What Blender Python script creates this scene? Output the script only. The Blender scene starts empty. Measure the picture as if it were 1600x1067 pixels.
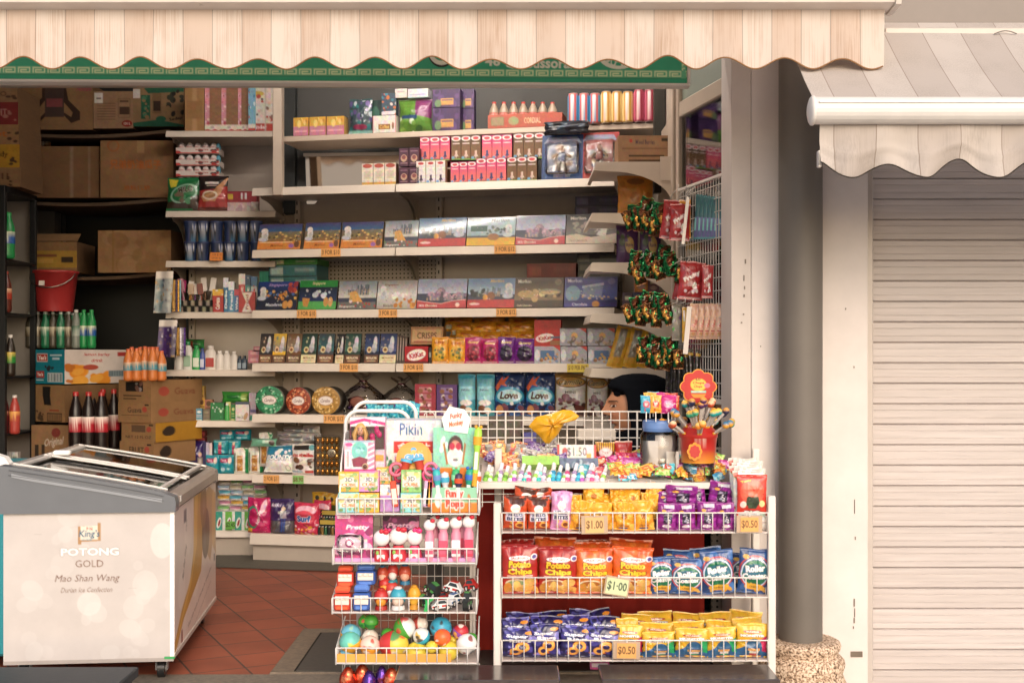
import bpy, math, random
import numpy as np
from mathutils import Vector, Matrix
R=math.radians; S=bpy.context.scene; COL=S.collection
# ---------------------------------------------------------------- camera, light, exposure
F=1905.0; EYE=1.10; HY=555.0            # focal length in photo pixels, eye height, horizon row
cd=bpy.data.cameras.new('camera'); cam=bpy.data.objects.new('camera',cd); COL.objects.link(cam)
cam.location=(0,0,EYE); cam.rotation_euler=(R(90),0,0)
cd.sensor_width=36; cd.lens=F/1600*36; cd.shift_y=(HY-533.5)/1600; cd.clip_end=500; cd.clip_start=.05
S.camera=cam
W=bpy.data.worlds.new('World'); S.world=W; W.use_nodes=True
nt=W.node_tree; bgn=nt.nodes['Background']; sk=nt.nodes.new('ShaderNodeTexSky'); sk.sky_type='NISHITA'
sk.sun_disc=False; sk.sun_elevation=R(27); sk.sun_rotation=R(166); sk.air_density=1.0; sk.dust_density=3.0; sk.ozone_density=.6
nt.links.new(sk.outputs[0],bgn.inputs[0]); bgn.inputs[1].default_value=.15
sd=bpy.data.lights.new('sun','SUN'); sd.energy=.62; sd.angle=R(45); sd.color=(1,.95,.95)
sun=bpy.data.objects.new('sun',sd); COL.objects.link(sun); sun.rotation_euler=(R(65),0,R(12))
S.view_settings.view_transform='Standard'; S.view_settings.look='None'; S.view_settings.gamma=1
S.view_settings.exposure=0.63
S.cycles.use_denoising=True; S.cycles.max_bounces=8; S.cycles.diffuse_bounces=5; S.cycles.transparent_max_bounces=12
S.cycles.caustics_reflective=False; S.cycles.caustics_refractive=False; S.cycles.sample_clamp_indirect=4

def lin(c):
    if isinstance(c,str):
        c=c.lstrip('#')
        if len(c)==3: c=''.join(k*2 for k in c)
        c=[int(c[i:i+2],16)/255 for i in (0,2,4)]
    c=np.asarray(c,float)
    return np.where(c<=.04045,c/12.92,((c+.055)/1.055)**2.4)
# ---------------------------------------------------------------- materials
MATS={}
def mat(name,rough=.5,spec=.5,metal=0,bump=None,var=.06,vscale=9,coat=0,col=None,trans=0,emit=0,stretch=None,sheen=0):
    m=bpy.data.materials.new(name); m.use_nodes=True; n=m.node_tree.nodes; l=m.node_tree.links
    b=n['Principled BSDF']
    if col is None:
        a=n.new('ShaderNodeAttribute'); a.attribute_name='Col'; src=a.outputs['Color']
    else:
        a=n.new('ShaderNodeRGB'); a.outputs[0].default_value=(*lin(col),1); src=a.outputs[0]
    tc=n.new('ShaderNodeTexCoord'); mp=n.new('ShaderNodeMapping'); l.new(tc.outputs['Object'],mp.inputs[0])
    if stretch: mp.inputs['Scale'].default_value=stretch
    if var:
        nz=n.new('ShaderNodeTexNoise'); nz.inputs['Scale'].default_value=vscale; nz.inputs['Detail'].default_value=6; nz.inputs['Roughness'].default_value=.62
        l.new(mp.outputs[0],nz.inputs[0])
        mr=n.new('ShaderNodeMapRange'); mr.inputs[1].default_value=.3; mr.inputs[2].default_value=.7; mr.inputs[3].default_value=1-var*2; mr.inputs[4].default_value=1+var*.4
        l.new(nz.outputs[0],mr.inputs[0])
        mx=n.new('ShaderNodeMix'); mx.data_type='RGBA'; mx.blend_type='MULTIPLY'; mx.inputs[0].default_value=1
        l.new(src,mx.inputs[6]); l.new(mr.outputs[0],mx.inputs[7]); src=mx.outputs[2]
        mr2=n.new('ShaderNodeMapRange'); mr2.inputs[3].default_value=max(.02,rough-.08); mr2.inputs[4].default_value=rough+.1
        l.new(nz.outputs[0],mr2.inputs[0]); l.new(mr2.outputs[0],b.inputs['Roughness'])
    else: b.inputs['Roughness'].default_value=rough
    l.new(src,b.inputs['Base Color'])
    b.inputs['Metallic'].default_value=metal; b.inputs['Specular IOR Level'].default_value=spec
    if coat: b.inputs['Coat Weight'].default_value=coat; b.inputs['Coat Roughness'].default_value=.06
    if trans: b.inputs['Transmission Weight'].default_value=trans
    if sheen: b.inputs['Sheen Weight'].default_value=sheen
    if bump:
        n2=n.new('ShaderNodeTexNoise'); n2.inputs['Scale'].default_value=bump[0]; n2.inputs['Detail'].default_value=5; l.new(mp.outputs[0],n2.inputs[0])
        bp=n.new('ShaderNodeBump'); bp.inputs['Strength'].default_value=bump[1]; bp.inputs['Distance'].default_value=bump[2] if len(bump)>2 else .003
        l.new(n2.outputs[0],bp.inputs['Height']); l.new(bp.outputs[0],b.inputs['Normal'])
    MATS[name]=m; return m
def clearmat(name,tint=(1,1,1),fac=.10,rough=.04,bump=None):
    m=bpy.data.materials.new(name); m.use_nodes=True; n=m.node_tree.nodes; l=m.node_tree.links; n.clear()
    o=n.new('ShaderNodeOutputMaterial'); mx=n.new('ShaderNodeMixShader'); t=n.new('ShaderNodeBsdfTransparent'); g=n.new('ShaderNodeBsdfGlossy')
    t.inputs[0].default_value=(*tint,1); g.inputs['Roughness'].default_value=rough
    fr=n.new('ShaderNodeFresnel'); fr.inputs[0].default_value=1.45; ad=n.new('ShaderNodeMath'); ad.operation='ADD'; ad.inputs[1].default_value=fac; ad.use_clamp=True
    l.new(fr.outputs[0],ad.inputs[0]); l.new(ad.outputs[0],mx.inputs[0]); l.new(t.outputs[0],mx.inputs[1]); l.new(g.outputs[0],mx.inputs[2]); l.new(mx.outputs[0],o.inputs[0])
    if bump:
        tc=n.new('ShaderNodeTexCoord'); nz=n.new('ShaderNodeTexNoise'); nz.inputs['Scale'].default_value=bump[0]; l.new(tc.outputs['Object'],nz.inputs[0])
        bp=n.new('ShaderNodeBump'); bp.inputs['Strength'].default_value=bump[1]; bp.inputs['Distance'].default_value=.01; l.new(nz.outputs[0],bp.inputs['Height'])
        l.new(bp.outputs[0],g.inputs['Normal']); l.new(bp.outputs[0],fr.inputs['Normal'])
    MATS[name]=m; return m
mat('card',.45,.4,var=.05,vscale=14)
mat('gloss',.42,.35,var=.04,vscale=16,coat=.22,bump=(7,.25,.006))
mat('film',.3,.45,var=.05,vscale=12,coat=.35,bump=(22,.55,.006))
mat('kraft',.8,.2,var=.12,vscale=7,bump=(60,.15,.002))
mat('plastic',.32,.5,var=.03,vscale=12)
mat('matte',.75,.2,var=.1,vscale=8)
mat('paint',.5,.35,var=.07,vscale=3.5,bump=(30,.12,.002))
mat('enamel',.3,.5,var=.05,vscale=7,bump=(12,.05,.002))
mat('shutterpaint',.42,.4,var=.08,vscale=3,stretch=(1.2,1,26),bump=(3,.25,.006))
mat('metal',.3,.5,metal=1,var=.08,vscale=10)
mat('foil',.22,.5,metal=.75,var=.05,vscale=14,bump=(40,.6,.004))
mat('cloth',.95,.05,var=.12,vscale=5,bump=(160,.3,.001))
mat('stone',.55,.4,var=.22,vscale=60,bump=(60,.3,.002))
mat('polished',.10,.6,var=.15,vscale=40)
mat('skin',.5,.4,var=.05,vscale=30)
mat('granite',.8,.2,var=.0)
_m=MATS['granite']; _n=_m.node_tree.nodes; _l=_m.node_tree.links; _b=_n['Principled BSDF']
_v=_n.new('ShaderNodeTexNoise'); _v.inputs['Scale'].default_value=130; _v.inputs['Detail'].default_value=3; _tc=_n.new('ShaderNodeTexCoord'); _l.new(_tc.outputs['Object'],_v.inputs[0])
_c=_n.new('ShaderNodeValToRGB'); _c.color_ramp.elements[0].position=.36; _c.color_ramp.elements[0].color=(*lin('5b4a3c'),1); _c.color_ramp.elements[1].position=.62; _c.color_ramp.elements[1].color=(*lin('e2cdb6'),1)
_e=_c.color_ramp.elements.new(.47); _e.color=(*lin('b0937a'),1); _l.new(_v.outputs[0],_c.inputs[0]); _l.new(_c.outputs[0],_b.inputs['Base Color'])
_bp=_n.new('ShaderNodeBump'); _bp.inputs['Strength'].default_value=.8; _bp.inputs['Distance'].default_value=.004; _l.new(_v.outputs[0],_bp.inputs['Height']); _l.new(_bp.outputs[0],_b.inputs['Normal'])
mat('mirror',.05,.5,metal=1,var=0)
mat('metalpaint',.3,.6,metal=.5,var=.12,vscale=4)
_m=bpy.data.materials.new('lamp'); _m.use_nodes=True; _b=_m.node_tree.nodes['Principled BSDF']; _b.inputs['Emission Color'].default_value=(1,.90,.80,1); _b.inputs['Emission Strength'].default_value=92; MATS['lamp']=_m
clearmat('clear',(.975,.98,.98),.02)
clearmat('wrap',(.96,.96,.96),.05,.07,(35,.8))
clearmat('glass',(.72,.75,.74),.10)
clearmat('greenpet',(.10,.42,.20),.06)
clearmat('colapet',(.30,.30,.30),.06)
# ---------------------------------------------------------------- text masks and printed artwork (baked to vertex colours)
_tx={}
def texttris(s,bold=0):
    k=(s,bold)
    if k in _tx: return _tx[k]
    c=bpy.data.curves.new('t','FONT'); c.body=s; c.offset=bold; c.resolution_u=2
    o=bpy.data.objects.new('t',c); COL.objects.link(o)
    dg=bpy.context.evaluated_depsgraph_get(); e=o.evaluated_get(dg); me=e.to_mesh()
    me.calc_loop_triangles(); v=np.array([p.co[:2] for p in me.vertices],float).reshape(-1,2)
    t=np.array([t.vertices[:] for t in me.loop_triangles],int).reshape(-1,3)
    e.to_mesh_clear(); bpy.data.objects.remove(o); bpy.data.curves.remove(c)
    if len(v): v-=v.min(0)
    _tx[k]=(v,t); return v,t
SS=3
class Art:
    """a little canvas, x right 0..1, y down 0..1"""
    def __init__(s,w,h,bg):
        s.w,s.h=w,h; s.W,s.H=w*SS,h*SS; s.a=np.empty((s.H,s.W,3)); s.a[:]=lin(bg)
        s.Y,s.X=np.mgrid[0:s.H,0:s.W]; s.X=(s.X+.5)/s.W; s.Y=(s.Y+.5)/s.H
    def m(s,k,c,al=1):
        c=lin(c) if not isinstance(c,np.ndarray) else c
        s.a[k]=s.a[k]*(1-al)+c*al; return s
    def r(s,x0,y0,x1,y1,c,al=1): return s.m((s.X>=x0)&(s.X<x1)&(s.Y>=y0)&(s.Y<y1),c,al)
    def e(s,x,y,rx,ry,c,rot=0,al=1,ring=0):
        dx=s.X-x; dy=s.Y-y
        if rot:
            q=s.h/s.w; a=R(rot); dyy=dy*q; dx,dyy=dx*math.cos(a)+dyy*math.sin(a),-dx*math.sin(a)+dyy*math.cos(a); dy=dyy/q
        d=(dx/rx)**2+(dy/ry)**2; return s.m((d<1)&(d>=ring),c,al)
    def p(s,pts,c,al=1):
        ins=np.zeros(s.X.shape,bool); n=len(pts)
        for i in range(n):
            x1,y1=pts[i]; x2,y2=pts[(i+1)%n]
            if y1==y2: continue
            k=((s.Y>y1)!=(s.Y>y2))&(s.X<(x2-x1)*(s.Y-y1)/(y2-y1)+x1); ins^=k
        return s.m(ins,c,al)
    def g(s,c0,c1,y0=0,y1=1):
        t=np.clip((s.Y-y0)/(y1-y0),0,1)[...,None]; k=(s.Y>=y0)&(s.Y<=y1); v=lin(c0)*(1-t)+lin(c1)*t; s.a[k]=v[k]; return s
    def n(s,cs,k,seed,r=.05,box=(0,0,1,1),al=1,asp=1):
        rg=random.Random(seed)
        for i in range(k):
            q=r*rg.uniform(.5,1.3)
            s.e(rg.uniform(box[0],box[2]),rg.uniform(box[1],box[3]),q,q*s.w/s.h*asp*rg.uniform(.7,1.3),rg.choice(cs),rg.uniform(0,180),al)
        return s
    def t(s,txt,x,y,h,c,w=None,o=None,ow=.012,bold=.02,rot=0,sl=0,al=1,arc=0):
        v,t=texttris(txt,bold)
        if not len(v): return s
        mx=v.max(0); q=s.h/s.w; sc=h/mx[1]; kx=sc*q
        if w and mx[0]*kx>w: kx=w/mx[0]
        if w and mx[0]*kx<w*.8: kx=w/mx[0]
        vx=(v[:,0]-mx[0]/2)*kx+sl*(v[:,1]-mx[1]/2)*sc*q; vy=-(v[:,1]-mx[1]/2)*sc
        if arc: vy=vy+arc*(vx/(w or .5))**2
        if rot:
            a=R(rot); vyy=vy*q; vx,vyy=vx*math.cos(a)-vyy*math.sin(a),vx*math.sin(a)+vyy*math.cos(a); vy=vyy/q
        P=np.stack([(vx+x)*s.W,(vy+y)*s.H],1); M=np.zeros((s.H,s.W),bool)
        for T in t:
            a,b,d=P[T]; x0=max(0,int(min(a[0],b[0],d[0]))); x1=min(s.W,int(max(a[0],b[0],d[0]))+2); y0=max(0,int(min(a[1],b[1],d[1]))); y1=min(s.H,int(max(a[1],b[1],d[1]))+2)
            if x1<=x0 or y1<=y0: continue
            gx=np.arange(x0,x1)+.5; gy=(np.arange(y0,y1)+.5)[:,None]
            f=lambda p,q_:(q_[0]-p[0])*(gy-p[1])-(q_[1]-p[1])*(gx-p[0])
            A,B,C=f(a,b),f(b,d),f(d,a)
            M[y0:y1,x0:x1]|=((A>=0)&(B>=0)&(C>=0))|((A<=0)&(B<=0)&(C<=0))
        if o is not None:
            k=max(1,int(ow*s.W)); O=M.copy()
            for i in range(k):
                N=O.copy(); N[1:]|=O[:-1]; N[:-1]|=O[1:]; N[:,1:]|=O[:,:-1]; N[:,:-1]|=O[:,1:]; O=N
            s.m(O,o)
        return s.m(M,c,al)
    def out(s,busy=0):
        q=s.a.reshape(s.h,SS,s.w,SS,3).mean((1,3))
        if busy:                                   # fine print and halftone unevenness of the packaging
            rg=np.random.RandomState((s.h*131+s.w*17+int(q.sum()*10))%9999); n=rg.uniform(-1,1,(s.h,s.w,1))*.6
            for k in (3,6):
                m=rg.uniform(-1,1,(s.h//k+2,s.w//k+2,3)); m=np.repeat(np.repeat(m,k,0),k,1)[:s.h,:s.w]; n=n+m*(.7 if k==3 else .5)
            q=q*np.clip(1+busy*n,.35,1.5)
        return q
# ---------------------------------------------------------------- mesh builder
class MB:
    def __init__(s): s.V=[];s.C=[];s.F=[];s.n=0
    def add(s,v,f,c,m=0,sm=False):
        v=np.array(v,float).reshape(-1,3)
        c=np.broadcast_to(lin(c) if isinstance(c,(str,tuple,list)) else c,(len(v),3))
        for q in (f if isinstance(f,list) else [f]):
            q=np.asarray(q,int); s.F.append((q+s.n,m,sm))
        s.V.append(v); s.C.append(c); s.n+=len(v); return s
    def grid(s,P,art=None,c=None,m=0,sm=True,flip=False,wrap=False):
        """P: (nv,nu,3), row 0 = top"""
        nv,nu=P.shape[:2]; i=np.arange(nv*nu).reshape(nv,nu)
        if wrap: i=np.concatenate([i,i[:,:1]],1)
        a,b,d,e=i[:-1,:-1],i[1:,:-1],i[1:,1:],i[:-1,1:]
        f=np.stack([a,b,d,e] if not flip else [e,d,b,a],-1).reshape(-1,4)
        if art is not None:
            A=art; 
            if A.shape[:2]!=(nv,nu):
                yy=np.linspace(0,A.shape[0]-1,nv).round().astype(int); xx=np.linspace(0,A.shape[1]-1,nu).round().astype(int); A=A[yy][:,xx]
            c=A.reshape(-1,3)
        return s.add(P.reshape(-1,3),f,c,m,sm)
    def box(s,x0,x1,y0,y1,z0,z1,c,m=0,b=0):
        if b<=0:
            v=[(x,y,z) for z in (z0,z1) for y in (y0,y1) for x in (x0,x1)]
            f=[[0,2,3,1],[4,5,7,6],[0,1,5,4],[2,6,7,3],[0,4,6,2],[1,3,7,5]]
            return s.add(v,np.array(f),c,m)
        b=min(b,(x1-x0)*.45,(y1-y0)*.45,(z1-z0)*.45)
        v=[];idx={}
        for i,(x,sx) in enumerate(((x0,1),(x1,-1))):
            for j,(y,sy) in enumerate(((y0,1),(y1,-1))):
                for k,(z,sz) in enumerate(((z0,1),(z1,-1))):
                    idx[i,j,k]=len(v); v+= [(x,y+sy*b,z+sz*b),(x+sx*b,y,z+sz*b),(x+sx*b,y+sy*b,z)]
        q=[];t=[]
        cyc=[(0,0),(0,1),(1,1),(1,0)]
        for a in (0,1):
            for ax in range(3):
                r=[]
                for (p,o) in cyc:
                    k=[p,o]; k.insert(ax,a); r.append(idx[tuple(k)]+ax)
                q.append(r)
        for ax in range(3):
            o1,o2=[w for w in range(3) if w!=ax]
            for p in (0,1):
                for o in (0,1):
                    k0=[0,0,0];k0[o1]=p;k0[o2]=o;k1=list(k0);k1[ax]=1
                    A,B=idx[tuple(k0)],idx[tuple(k1)]; q.append([A+o1,B+o1,B+o2,A+o2])
        for k in idx.values(): t.append([k,k+1,k+2])
        V=np.array(v); cen=V.mean(0)
        def fix(fs):
            out=[]
            for f in fs:
                p=V[f]; nn=np.cross(p[1]-p[0],p[2]-p[0]); out.append(f if nn@(p.mean(0)-cen)>0 else f[::-1])
            return np.array(out)
        return s.add(V,[fix(q),fix(t)],c,m)
    def tube(s,pts,r,c,n=6,m=0,closed=False,cap=True):
        P=np.array(pts,float); k=len(P); rr=np.broadcast_to(r,(k,))
        T=np.zeros_like(P)
        if closed: T=np.roll(P,-1,0)-np.roll(P,1,0)
        else: T[1:-1]=P[2:]-P[:-2]; T[0]=P[1]-P[0]; T[-1]=P[-1]-P[-2]
        T/=np.linalg.norm(T,axis=1)[:,None]+1e-12
        ref=np.array([0,0,1.]) if abs(T[0][2])<.9 else np.array([1.,0,0])
        N=np.zeros_like(P); nrm=np.cross(T[0],ref); nrm/=np.linalg.norm(nrm)
        for i in range(k):
            nrm=nrm-T[i]*(nrm@T[i]); nrm/=np.linalg.norm(nrm)+1e-12; N[i]=nrm
        B=np.cross(T,N); a=np.linspace(0,2*math.pi,n,endpoint=False)
        G=P[:,None]+rr[:,None,None]*(N[:,None]*np.cos(a)[None,:,None]+B[:,None]*np.sin(a)[None,:,None])
        if closed: G=np.concatenate([G,G[:1]],0)
        s.grid(G,c=c,m=m,wrap=True,flip=True)
        if cap and not closed:
            for g,fl in ((G[0],0),(G[-1],1)): s.add(g,np.array([list(range(n))[::(-1 if fl==0 else 1)]]),c,m)
        return s
    def lathe(s,prof,n=20,c='fff',m=0,art=None,a0=0,cx=0,cy=0,sm=True):
        p=np.array(prof,float); a=np.linspace(0,2*math.pi,n,endpoint=False)+a0-math.pi/2
        G=np.stack([cx+p[:,0:1]*np.cos(a),cy+p[:,0:1]*np.sin(a),np.broadcast_to(p[:,1:2],(len(p),n))],-1)
        if p[0,1]<p[-1,1]: G=G[::-1]
        if art is not None: return s.grid(G,art=art,m=m,wrap=True,sm=sm)
        return s.grid(G,c=c,m=m,wrap=True,sm=sm)
    def ball(s,x,y,z,rx,ry,rz,c,n=14,m=0,art=None):
        a=np.linspace(0,2*math.pi,n,endpoint=False)-math.pi/2; b=np.linspace(math.pi/2,-math.pi/2,max(5,n*2//3))[:,None]
        G=np.stack([x+rx*np.cos(b)*np.cos(a),y+ry*np.cos(b)*np.sin(a),z+rz*np.sin(b)+0*a],-1)
        return s.grid(G,c=c,m=m,wrap=True,art=art)
    def prism(s,poly,y0,y1,c,m=0,ax='y',side=None):
        """poly in (x,z), extruded along y (or in (y,z) along x when ax='x', (x,y) along z when ax='z')"""
        P=np.array(poly,float); n=len(P)
        mk={'y':lambda t:np.stack([P[:,0],np.full(n,t),P[:,1]],1),'x':lambda t:np.stack([np.full(n,t),P[:,0],P[:,1]],1),'z':lambda t:np.stack([P[:,0],P[:,1],np.full(n,t)],1)}[ax]
        A,B=mk(y0),mk(y1); i=np.arange(n); j=(i+1)%n
        area=np.sum(P[:,0]*np.roll(P[:,1],-1)-np.roll(P[:,0],-1)*P[:,1])
        f=(area>0)^(ax!='y')
        e0=i if f else i[::-1]; 
        s.add(np.concatenate([A,B]),[np.array([list(e0)]),np.array([list((e0+n)[::-1])])],c,m)
        q=np.stack([j,i,i+n,j+n],1) if f else np.stack([i,j,j+n,i+n],1)
        s.add(np.concatenate([A,B]),q,side or c,m); return s
    def xf(s,M,k0=0):
        M=np.array(M)
        for k in range(k0,len(s.V)): s.V[k]=s.V[k]@M[:3,:3].T+M[:3,3]
        return s
    def build(s,name,mats,parent=None,loc=None):
        if isinstance(mats,str): mats=[mats]
        me=bpy.data.meshes.new(name); V=np.concatenate(s.V).astype(np.float32); C=np.concatenate(s.C)
        me.vertices.add(len(V)); me.vertices.foreach_set('co',V.ravel())
        lp=np.concatenate([f.ravel() for f,_,_ in s.F]); tot=np.concatenate([np.full(len(f),f.shape[1]) for f,_,_ in s.F])
        mi=np.concatenate([np.full(len(f),m) for f,m,_ in s.F]); sm=np.concatenate([np.full(len(f),q) for f,_,q in s.F])
        me.loops.add(len(lp)); me.loops.foreach_set('vertex_index',lp.astype(np.int32))
        me.polygons.add(len(tot)); st=np.concatenate([[0],np.cumsum(tot)[:-1]])
        me.polygons.foreach_set('loop_start',st.astype(np.int32))
        me.polygons.foreach_set('material_index',mi.astype(np.int32)); me.polygons.foreach_set('use_smooth',sm.astype(bool))
        at=me.color_attributes.new('Col','FLOAT_COLOR','POINT'); at.data.foreach_set('color',np.concatenate([C,np.ones((len(C),1))],1).astype(np.float32).ravel())
        me.update(calc_edges=True); me.validate()
        for k in mats: me.materials.append(MATS[k] if isinstance(k,str) else k)
        o=bpy.data.objects.new(name,me); COL.objects.link(o)
        if parent: o.parent=parent
        if loc is not None: o.location=loc
        return o
def tag(o,label=None,cat=None,group=None,kind=None):
    if label: o['label']=label
    if cat: o['category']=cat
    if group: o['group']=group
    if kind: o['kind']=kind
    return o
def empty(name,loc=(0,0,0),rz=0): 
    o=bpy.data.objects.new(name,None); COL.objects.link(o); o.location=loc; o.rotation_euler=(0,0,rz); o.empty_display_size=.05; return o
def dup(root):
    r=root.copy(); COL.objects.link(r)
    for ch in list(root.children):
        c=ch.copy(); COL.objects.link(c); c.parent=r
        for g in list(ch.children): d=g.copy(); COL.objects.link(d); d.parent=c
    return r
def X(px,Y): return (px-800)*Y/F
def Z(py,Y): return EYE-(py-HY)*Y/F
ORD='first second third fourth fifth sixth seventh eighth ninth tenth eleventh twelfth thirteenth fourteenth fifteenth sixteenth seventeenth eighteenth nineteenth twentieth twenty-first twenty-second twenty-third twenty-fourth twenty-fifth'.split()
class Line:
    """front edge of a shelf, seen from above"""
    def __init__(s,x0,y0,x1,y1):
        s.a=(x0,y0); L=math.hypot(x1-x0,y1-y0); s.d=((x1-x0)/L,(y1-y0)/L); s.n=(-s.d[1],s.d[0]); s.rz=math.atan2(s.d[1],s.d[0]); s.L=L
    def at(s,px,back=0):
        k=(px-800)/F; ax,ay=s.a[0]+s.n[0]*back,s.a[1]+s.n[1]*back
        # ax+t dx = k (ay+t dy)
        t=(k*ay-ax)/(s.d[0]-k*s.d[1]); return ax+t*s.d[0],ay+t*s.d[1]
FR=lambda Y:Line(-5,Y,5,Y)
used={}
def it(pr,x0,x1,yt,L,z,label,cat,group=None,back=.02,tilt=0,rz=0,sd=1,yb=None,roll=0,lift=0):
    """place item pr=(object,w,d,h) so that it covers pixels x0..x1 and reaches row yt"""
    o0,w,d,h=pr; Xc,Yc=L.at((x0+x1)/2,back); s=F/Yc
    if yb is not None: z=Z(yb,Yc)
    ww=(x1-x0)/s/max(.5,math.cos(L.rz)); hh=max(.01,Z(yt,Yc)-z)/max(.3,math.cos(R(tilt)))
    if o0.name in used: o=dup(o0)
    else: o=o0; used[o0.name]=1
    o.scale=(ww/w,sd*(ww/w if sd==1 else 1),hh/h)
    o.location=(Xc,Yc,z+(d*o.scale[1]*math.sin(R(tilt)) if tilt>0 else 0)+lift)
    M=Matrix.Rotation(L.rz+R(rz),4,'Z')@Matrix.Rotation(-R(tilt),4,'X')@Matrix.Rotation(R(roll),4,'Y')
    o.rotation_euler=M.to_euler()
    for k in ('label','category','group','kind'):
        if k in o: del o[k]
    return tag(o,label,cat,group)
# ---------------------------------------------------------------- kinds of package (origin: bottom, front, centre; front looks to -y)
def mkbox(name,w,h,d,art,side='ddd',top=None,m='card',sart=None,tart=None,b=.0):
    mb=MB(); A=art.out(.15 if m!='kraft' else .07); n,k=A.shape[:2]
    xs=np.linspace(-w/2,w/2,k); zs=np.linspace(h,0,n)
    mb.grid(np.stack(np.broadcast_arrays(xs[None,:],0.0,zs[:,None]),-1),art=A,sm=False)
    for sx in (-1,1):
        if sart is not None:
            B=sart.out(); q,r=B.shape[:2]; ys=np.linspace(d,0,r) if sx<0 else np.linspace(0,d,r)
            mb.grid(np.stack(np.broadcast_arrays(sx*w/2,ys[None,:],np.linspace(h,0,q)[:,None]),-1),art=B,sm=False)
        else: mb.add([(sx*w/2,0,0),(sx*w/2,d,0),(sx*w/2,d,h),(sx*w/2,0,h)],np.array([[0,1,2,3][::sx]]),side)
    if tart is not None:
        B=tart.out(); q,r=B.shape[:2]
        mb.grid(np.stack(np.broadcast_arrays(np.linspace(-w/2,w/2,r)[None,:],np.linspace(d,0,q)[:,None],h),-1),art=B,sm=False)
    else: mb.add([(-w/2,0,h),(w/2,0,h),(w/2,d,h),(-w/2,d,h)],np.array([[0,1,2,3]]),top or side)
    mb.add([(-w/2,d,0),(w/2,d,0),(w/2,d,h),(-w/2,d,h),(-w/2,0,0),(w/2,0,0)],np.array([[1,0,3,2],[4,0,1,5]]),side)
    return (mb.build(name,m),w,d,h)
def mkbag(name,w,h,d,art,back=None,m='film',seed=1,crimp=.05,wr=1.0,stand=0,nu=None,nv=None,fin=.0,flop=.0,pinch=.05):
    """pillow bag with crimped ends; stand=1: flat full bottom (doypack)"""
    A=art.out(.12); nv,nu=A.shape[:2]; rg=np.random.RandomState(seed)
    u=np.linspace(-1,1,nu)[None,:]; v=np.linspace(0,1,nv)[:,None]       # v 0 top
    def prof(t):                                   # 0 at the seal -> 1
        return np.clip(t,0,1)**.55
    top=prof((v-crimp)/.30); bot=prof((1-v-(0 if stand else crimp))/(.06 if stand else .28))
    if stand: bot=np.clip(bot,.55,1)
    inf=(np.clip(1-np.abs(u)**2.6,0,1)**.62)*top*bot
    y=np.zeros((nv,nu)); 
    for i in range(7):
        k=rg.uniform(2,9); ph=rg.uniform(0,6.28); dr=rg.uniform(-2,2)
        y+=np.cos(k*u*1.6+ph+dr*v*4)*(np.exp(-v*7)+np.exp(-(1-v)*7)*(0 if stand else 1))*.09
        y+=np.cos(rg.uniform(1,5)*v*5+u*rg.uniform(-4,4)+ph)*.028
    for i in range(6):                              # sharp creases
        a=rg.uniform(0,3.14); q=(u-rg.uniform(-.8,.8))*math.cos(a)+(v*2-1-rg.uniform(-.8,.8))*math.sin(a)
        y+=np.exp(-(q/.07)**2)*rg.uniform(-.10,.09)
    depth=inf*(1+y*1.4*wr)+y*.06*wr*(1-inf)
    wx=(1-pinch*np.sin(np.clip((v-crimp)/(1-2*crimp),0,1)*math.pi)**.6*(0 if stand else 1))*(1+.012*wr*np.sin(v*17+seed)+.01*wr*np.sin(v*31+seed*3))
    Xp=u*w/2*wx+0*v
    Zp=h*(1-v)+0*u+ .012*h*wr*np.cos(u*rg.uniform(2,5)+seed)*np.exp(-v*12)
    bend=flop*h*np.clip(1-v/.22,0,1)**2
    Yp=d/2-depth*d/2+bend
    mb=MB(); mb.grid(np.stack(np.broadcast_arrays(Xp,Yp,Zp),-1),art=A)
    st=max(1,nu//14); ii=np.unique(np.r_[np.arange(0,nv,st),nv-1]); jj=np.unique(np.r_[np.arange(0,nu,st),nu-1])
    Yb=d/2+inf*d/2*.96+bend
    G=np.stack(np.broadcast_arrays(Xp,Yb,Zp),-1)[ii][:,jj]
    mb.grid(G,c=back if back else lin('888'),flip=True) if back is None or isinstance(back,str) else None
    if stand:
        yb=Yp[-1],Yb[-1]; n=nu; Bf=np.stack([Xp[-1]+0*yb[0],yb[0],np.zeros(n)],-1); Bb=np.stack([Xp[-1]+0*yb[0],yb[1],np.zeros(n)],-1)
        mb.grid(np.stack([Bf,Bb]),c=back or '888')
    return (mb.build(name,m),w,d,h)
# ================================================================ THE SETTING
WALLC='d0c6be'
def struct(mb,name,mats): return tag(mb.build(name,mats),kind='structure')
mb=MB(); mb.add([(-80,-60,-.16),(80,-60,-.16),(80,60,-.16),(-80,60,-.16)],np.array([[0,1,2,3]]),'b3aca4'); struct(mb,'street','matte')
# tiled shop floor : terracotta squares turned by 26 degrees
m=bpy.data.materials.new('terracotta tiles'); m.use_nodes=True; n=m.node_tree.nodes; l=m.node_tree.links; b=n['Principled BSDF']
tc=n.new('ShaderNodeTexCoord'); mp=n.new('ShaderNodeMapping'); mp.inputs['Rotation'].default_value=(0,0,R(-26.3)); mp.inputs['Location'].default_value=(.06,.03,0); l.new(tc.outputs['Object'],mp.inputs[0])
br=n.new('ShaderNodeTexBrick'); br.offset=0; br.squash=1; br.inputs['Scale'].default_value=1; br.inputs['Brick Width'].default_value=.187; br.inputs['Row Height'].default_value=.187; br.inputs['Mortar Size'].default_value=.0035; br.inputs['Mortar Smooth'].default_value=.15; br.inputs['Bias'].default_value=-.1
for k,c in (('Color1','9a533b'),('Color2','8a4935'),('Mortar','4a403a')): br.inputs[k].default_value=(*lin(c),1)
l.new(mp.outputs[0],br.inputs[0])
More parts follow.
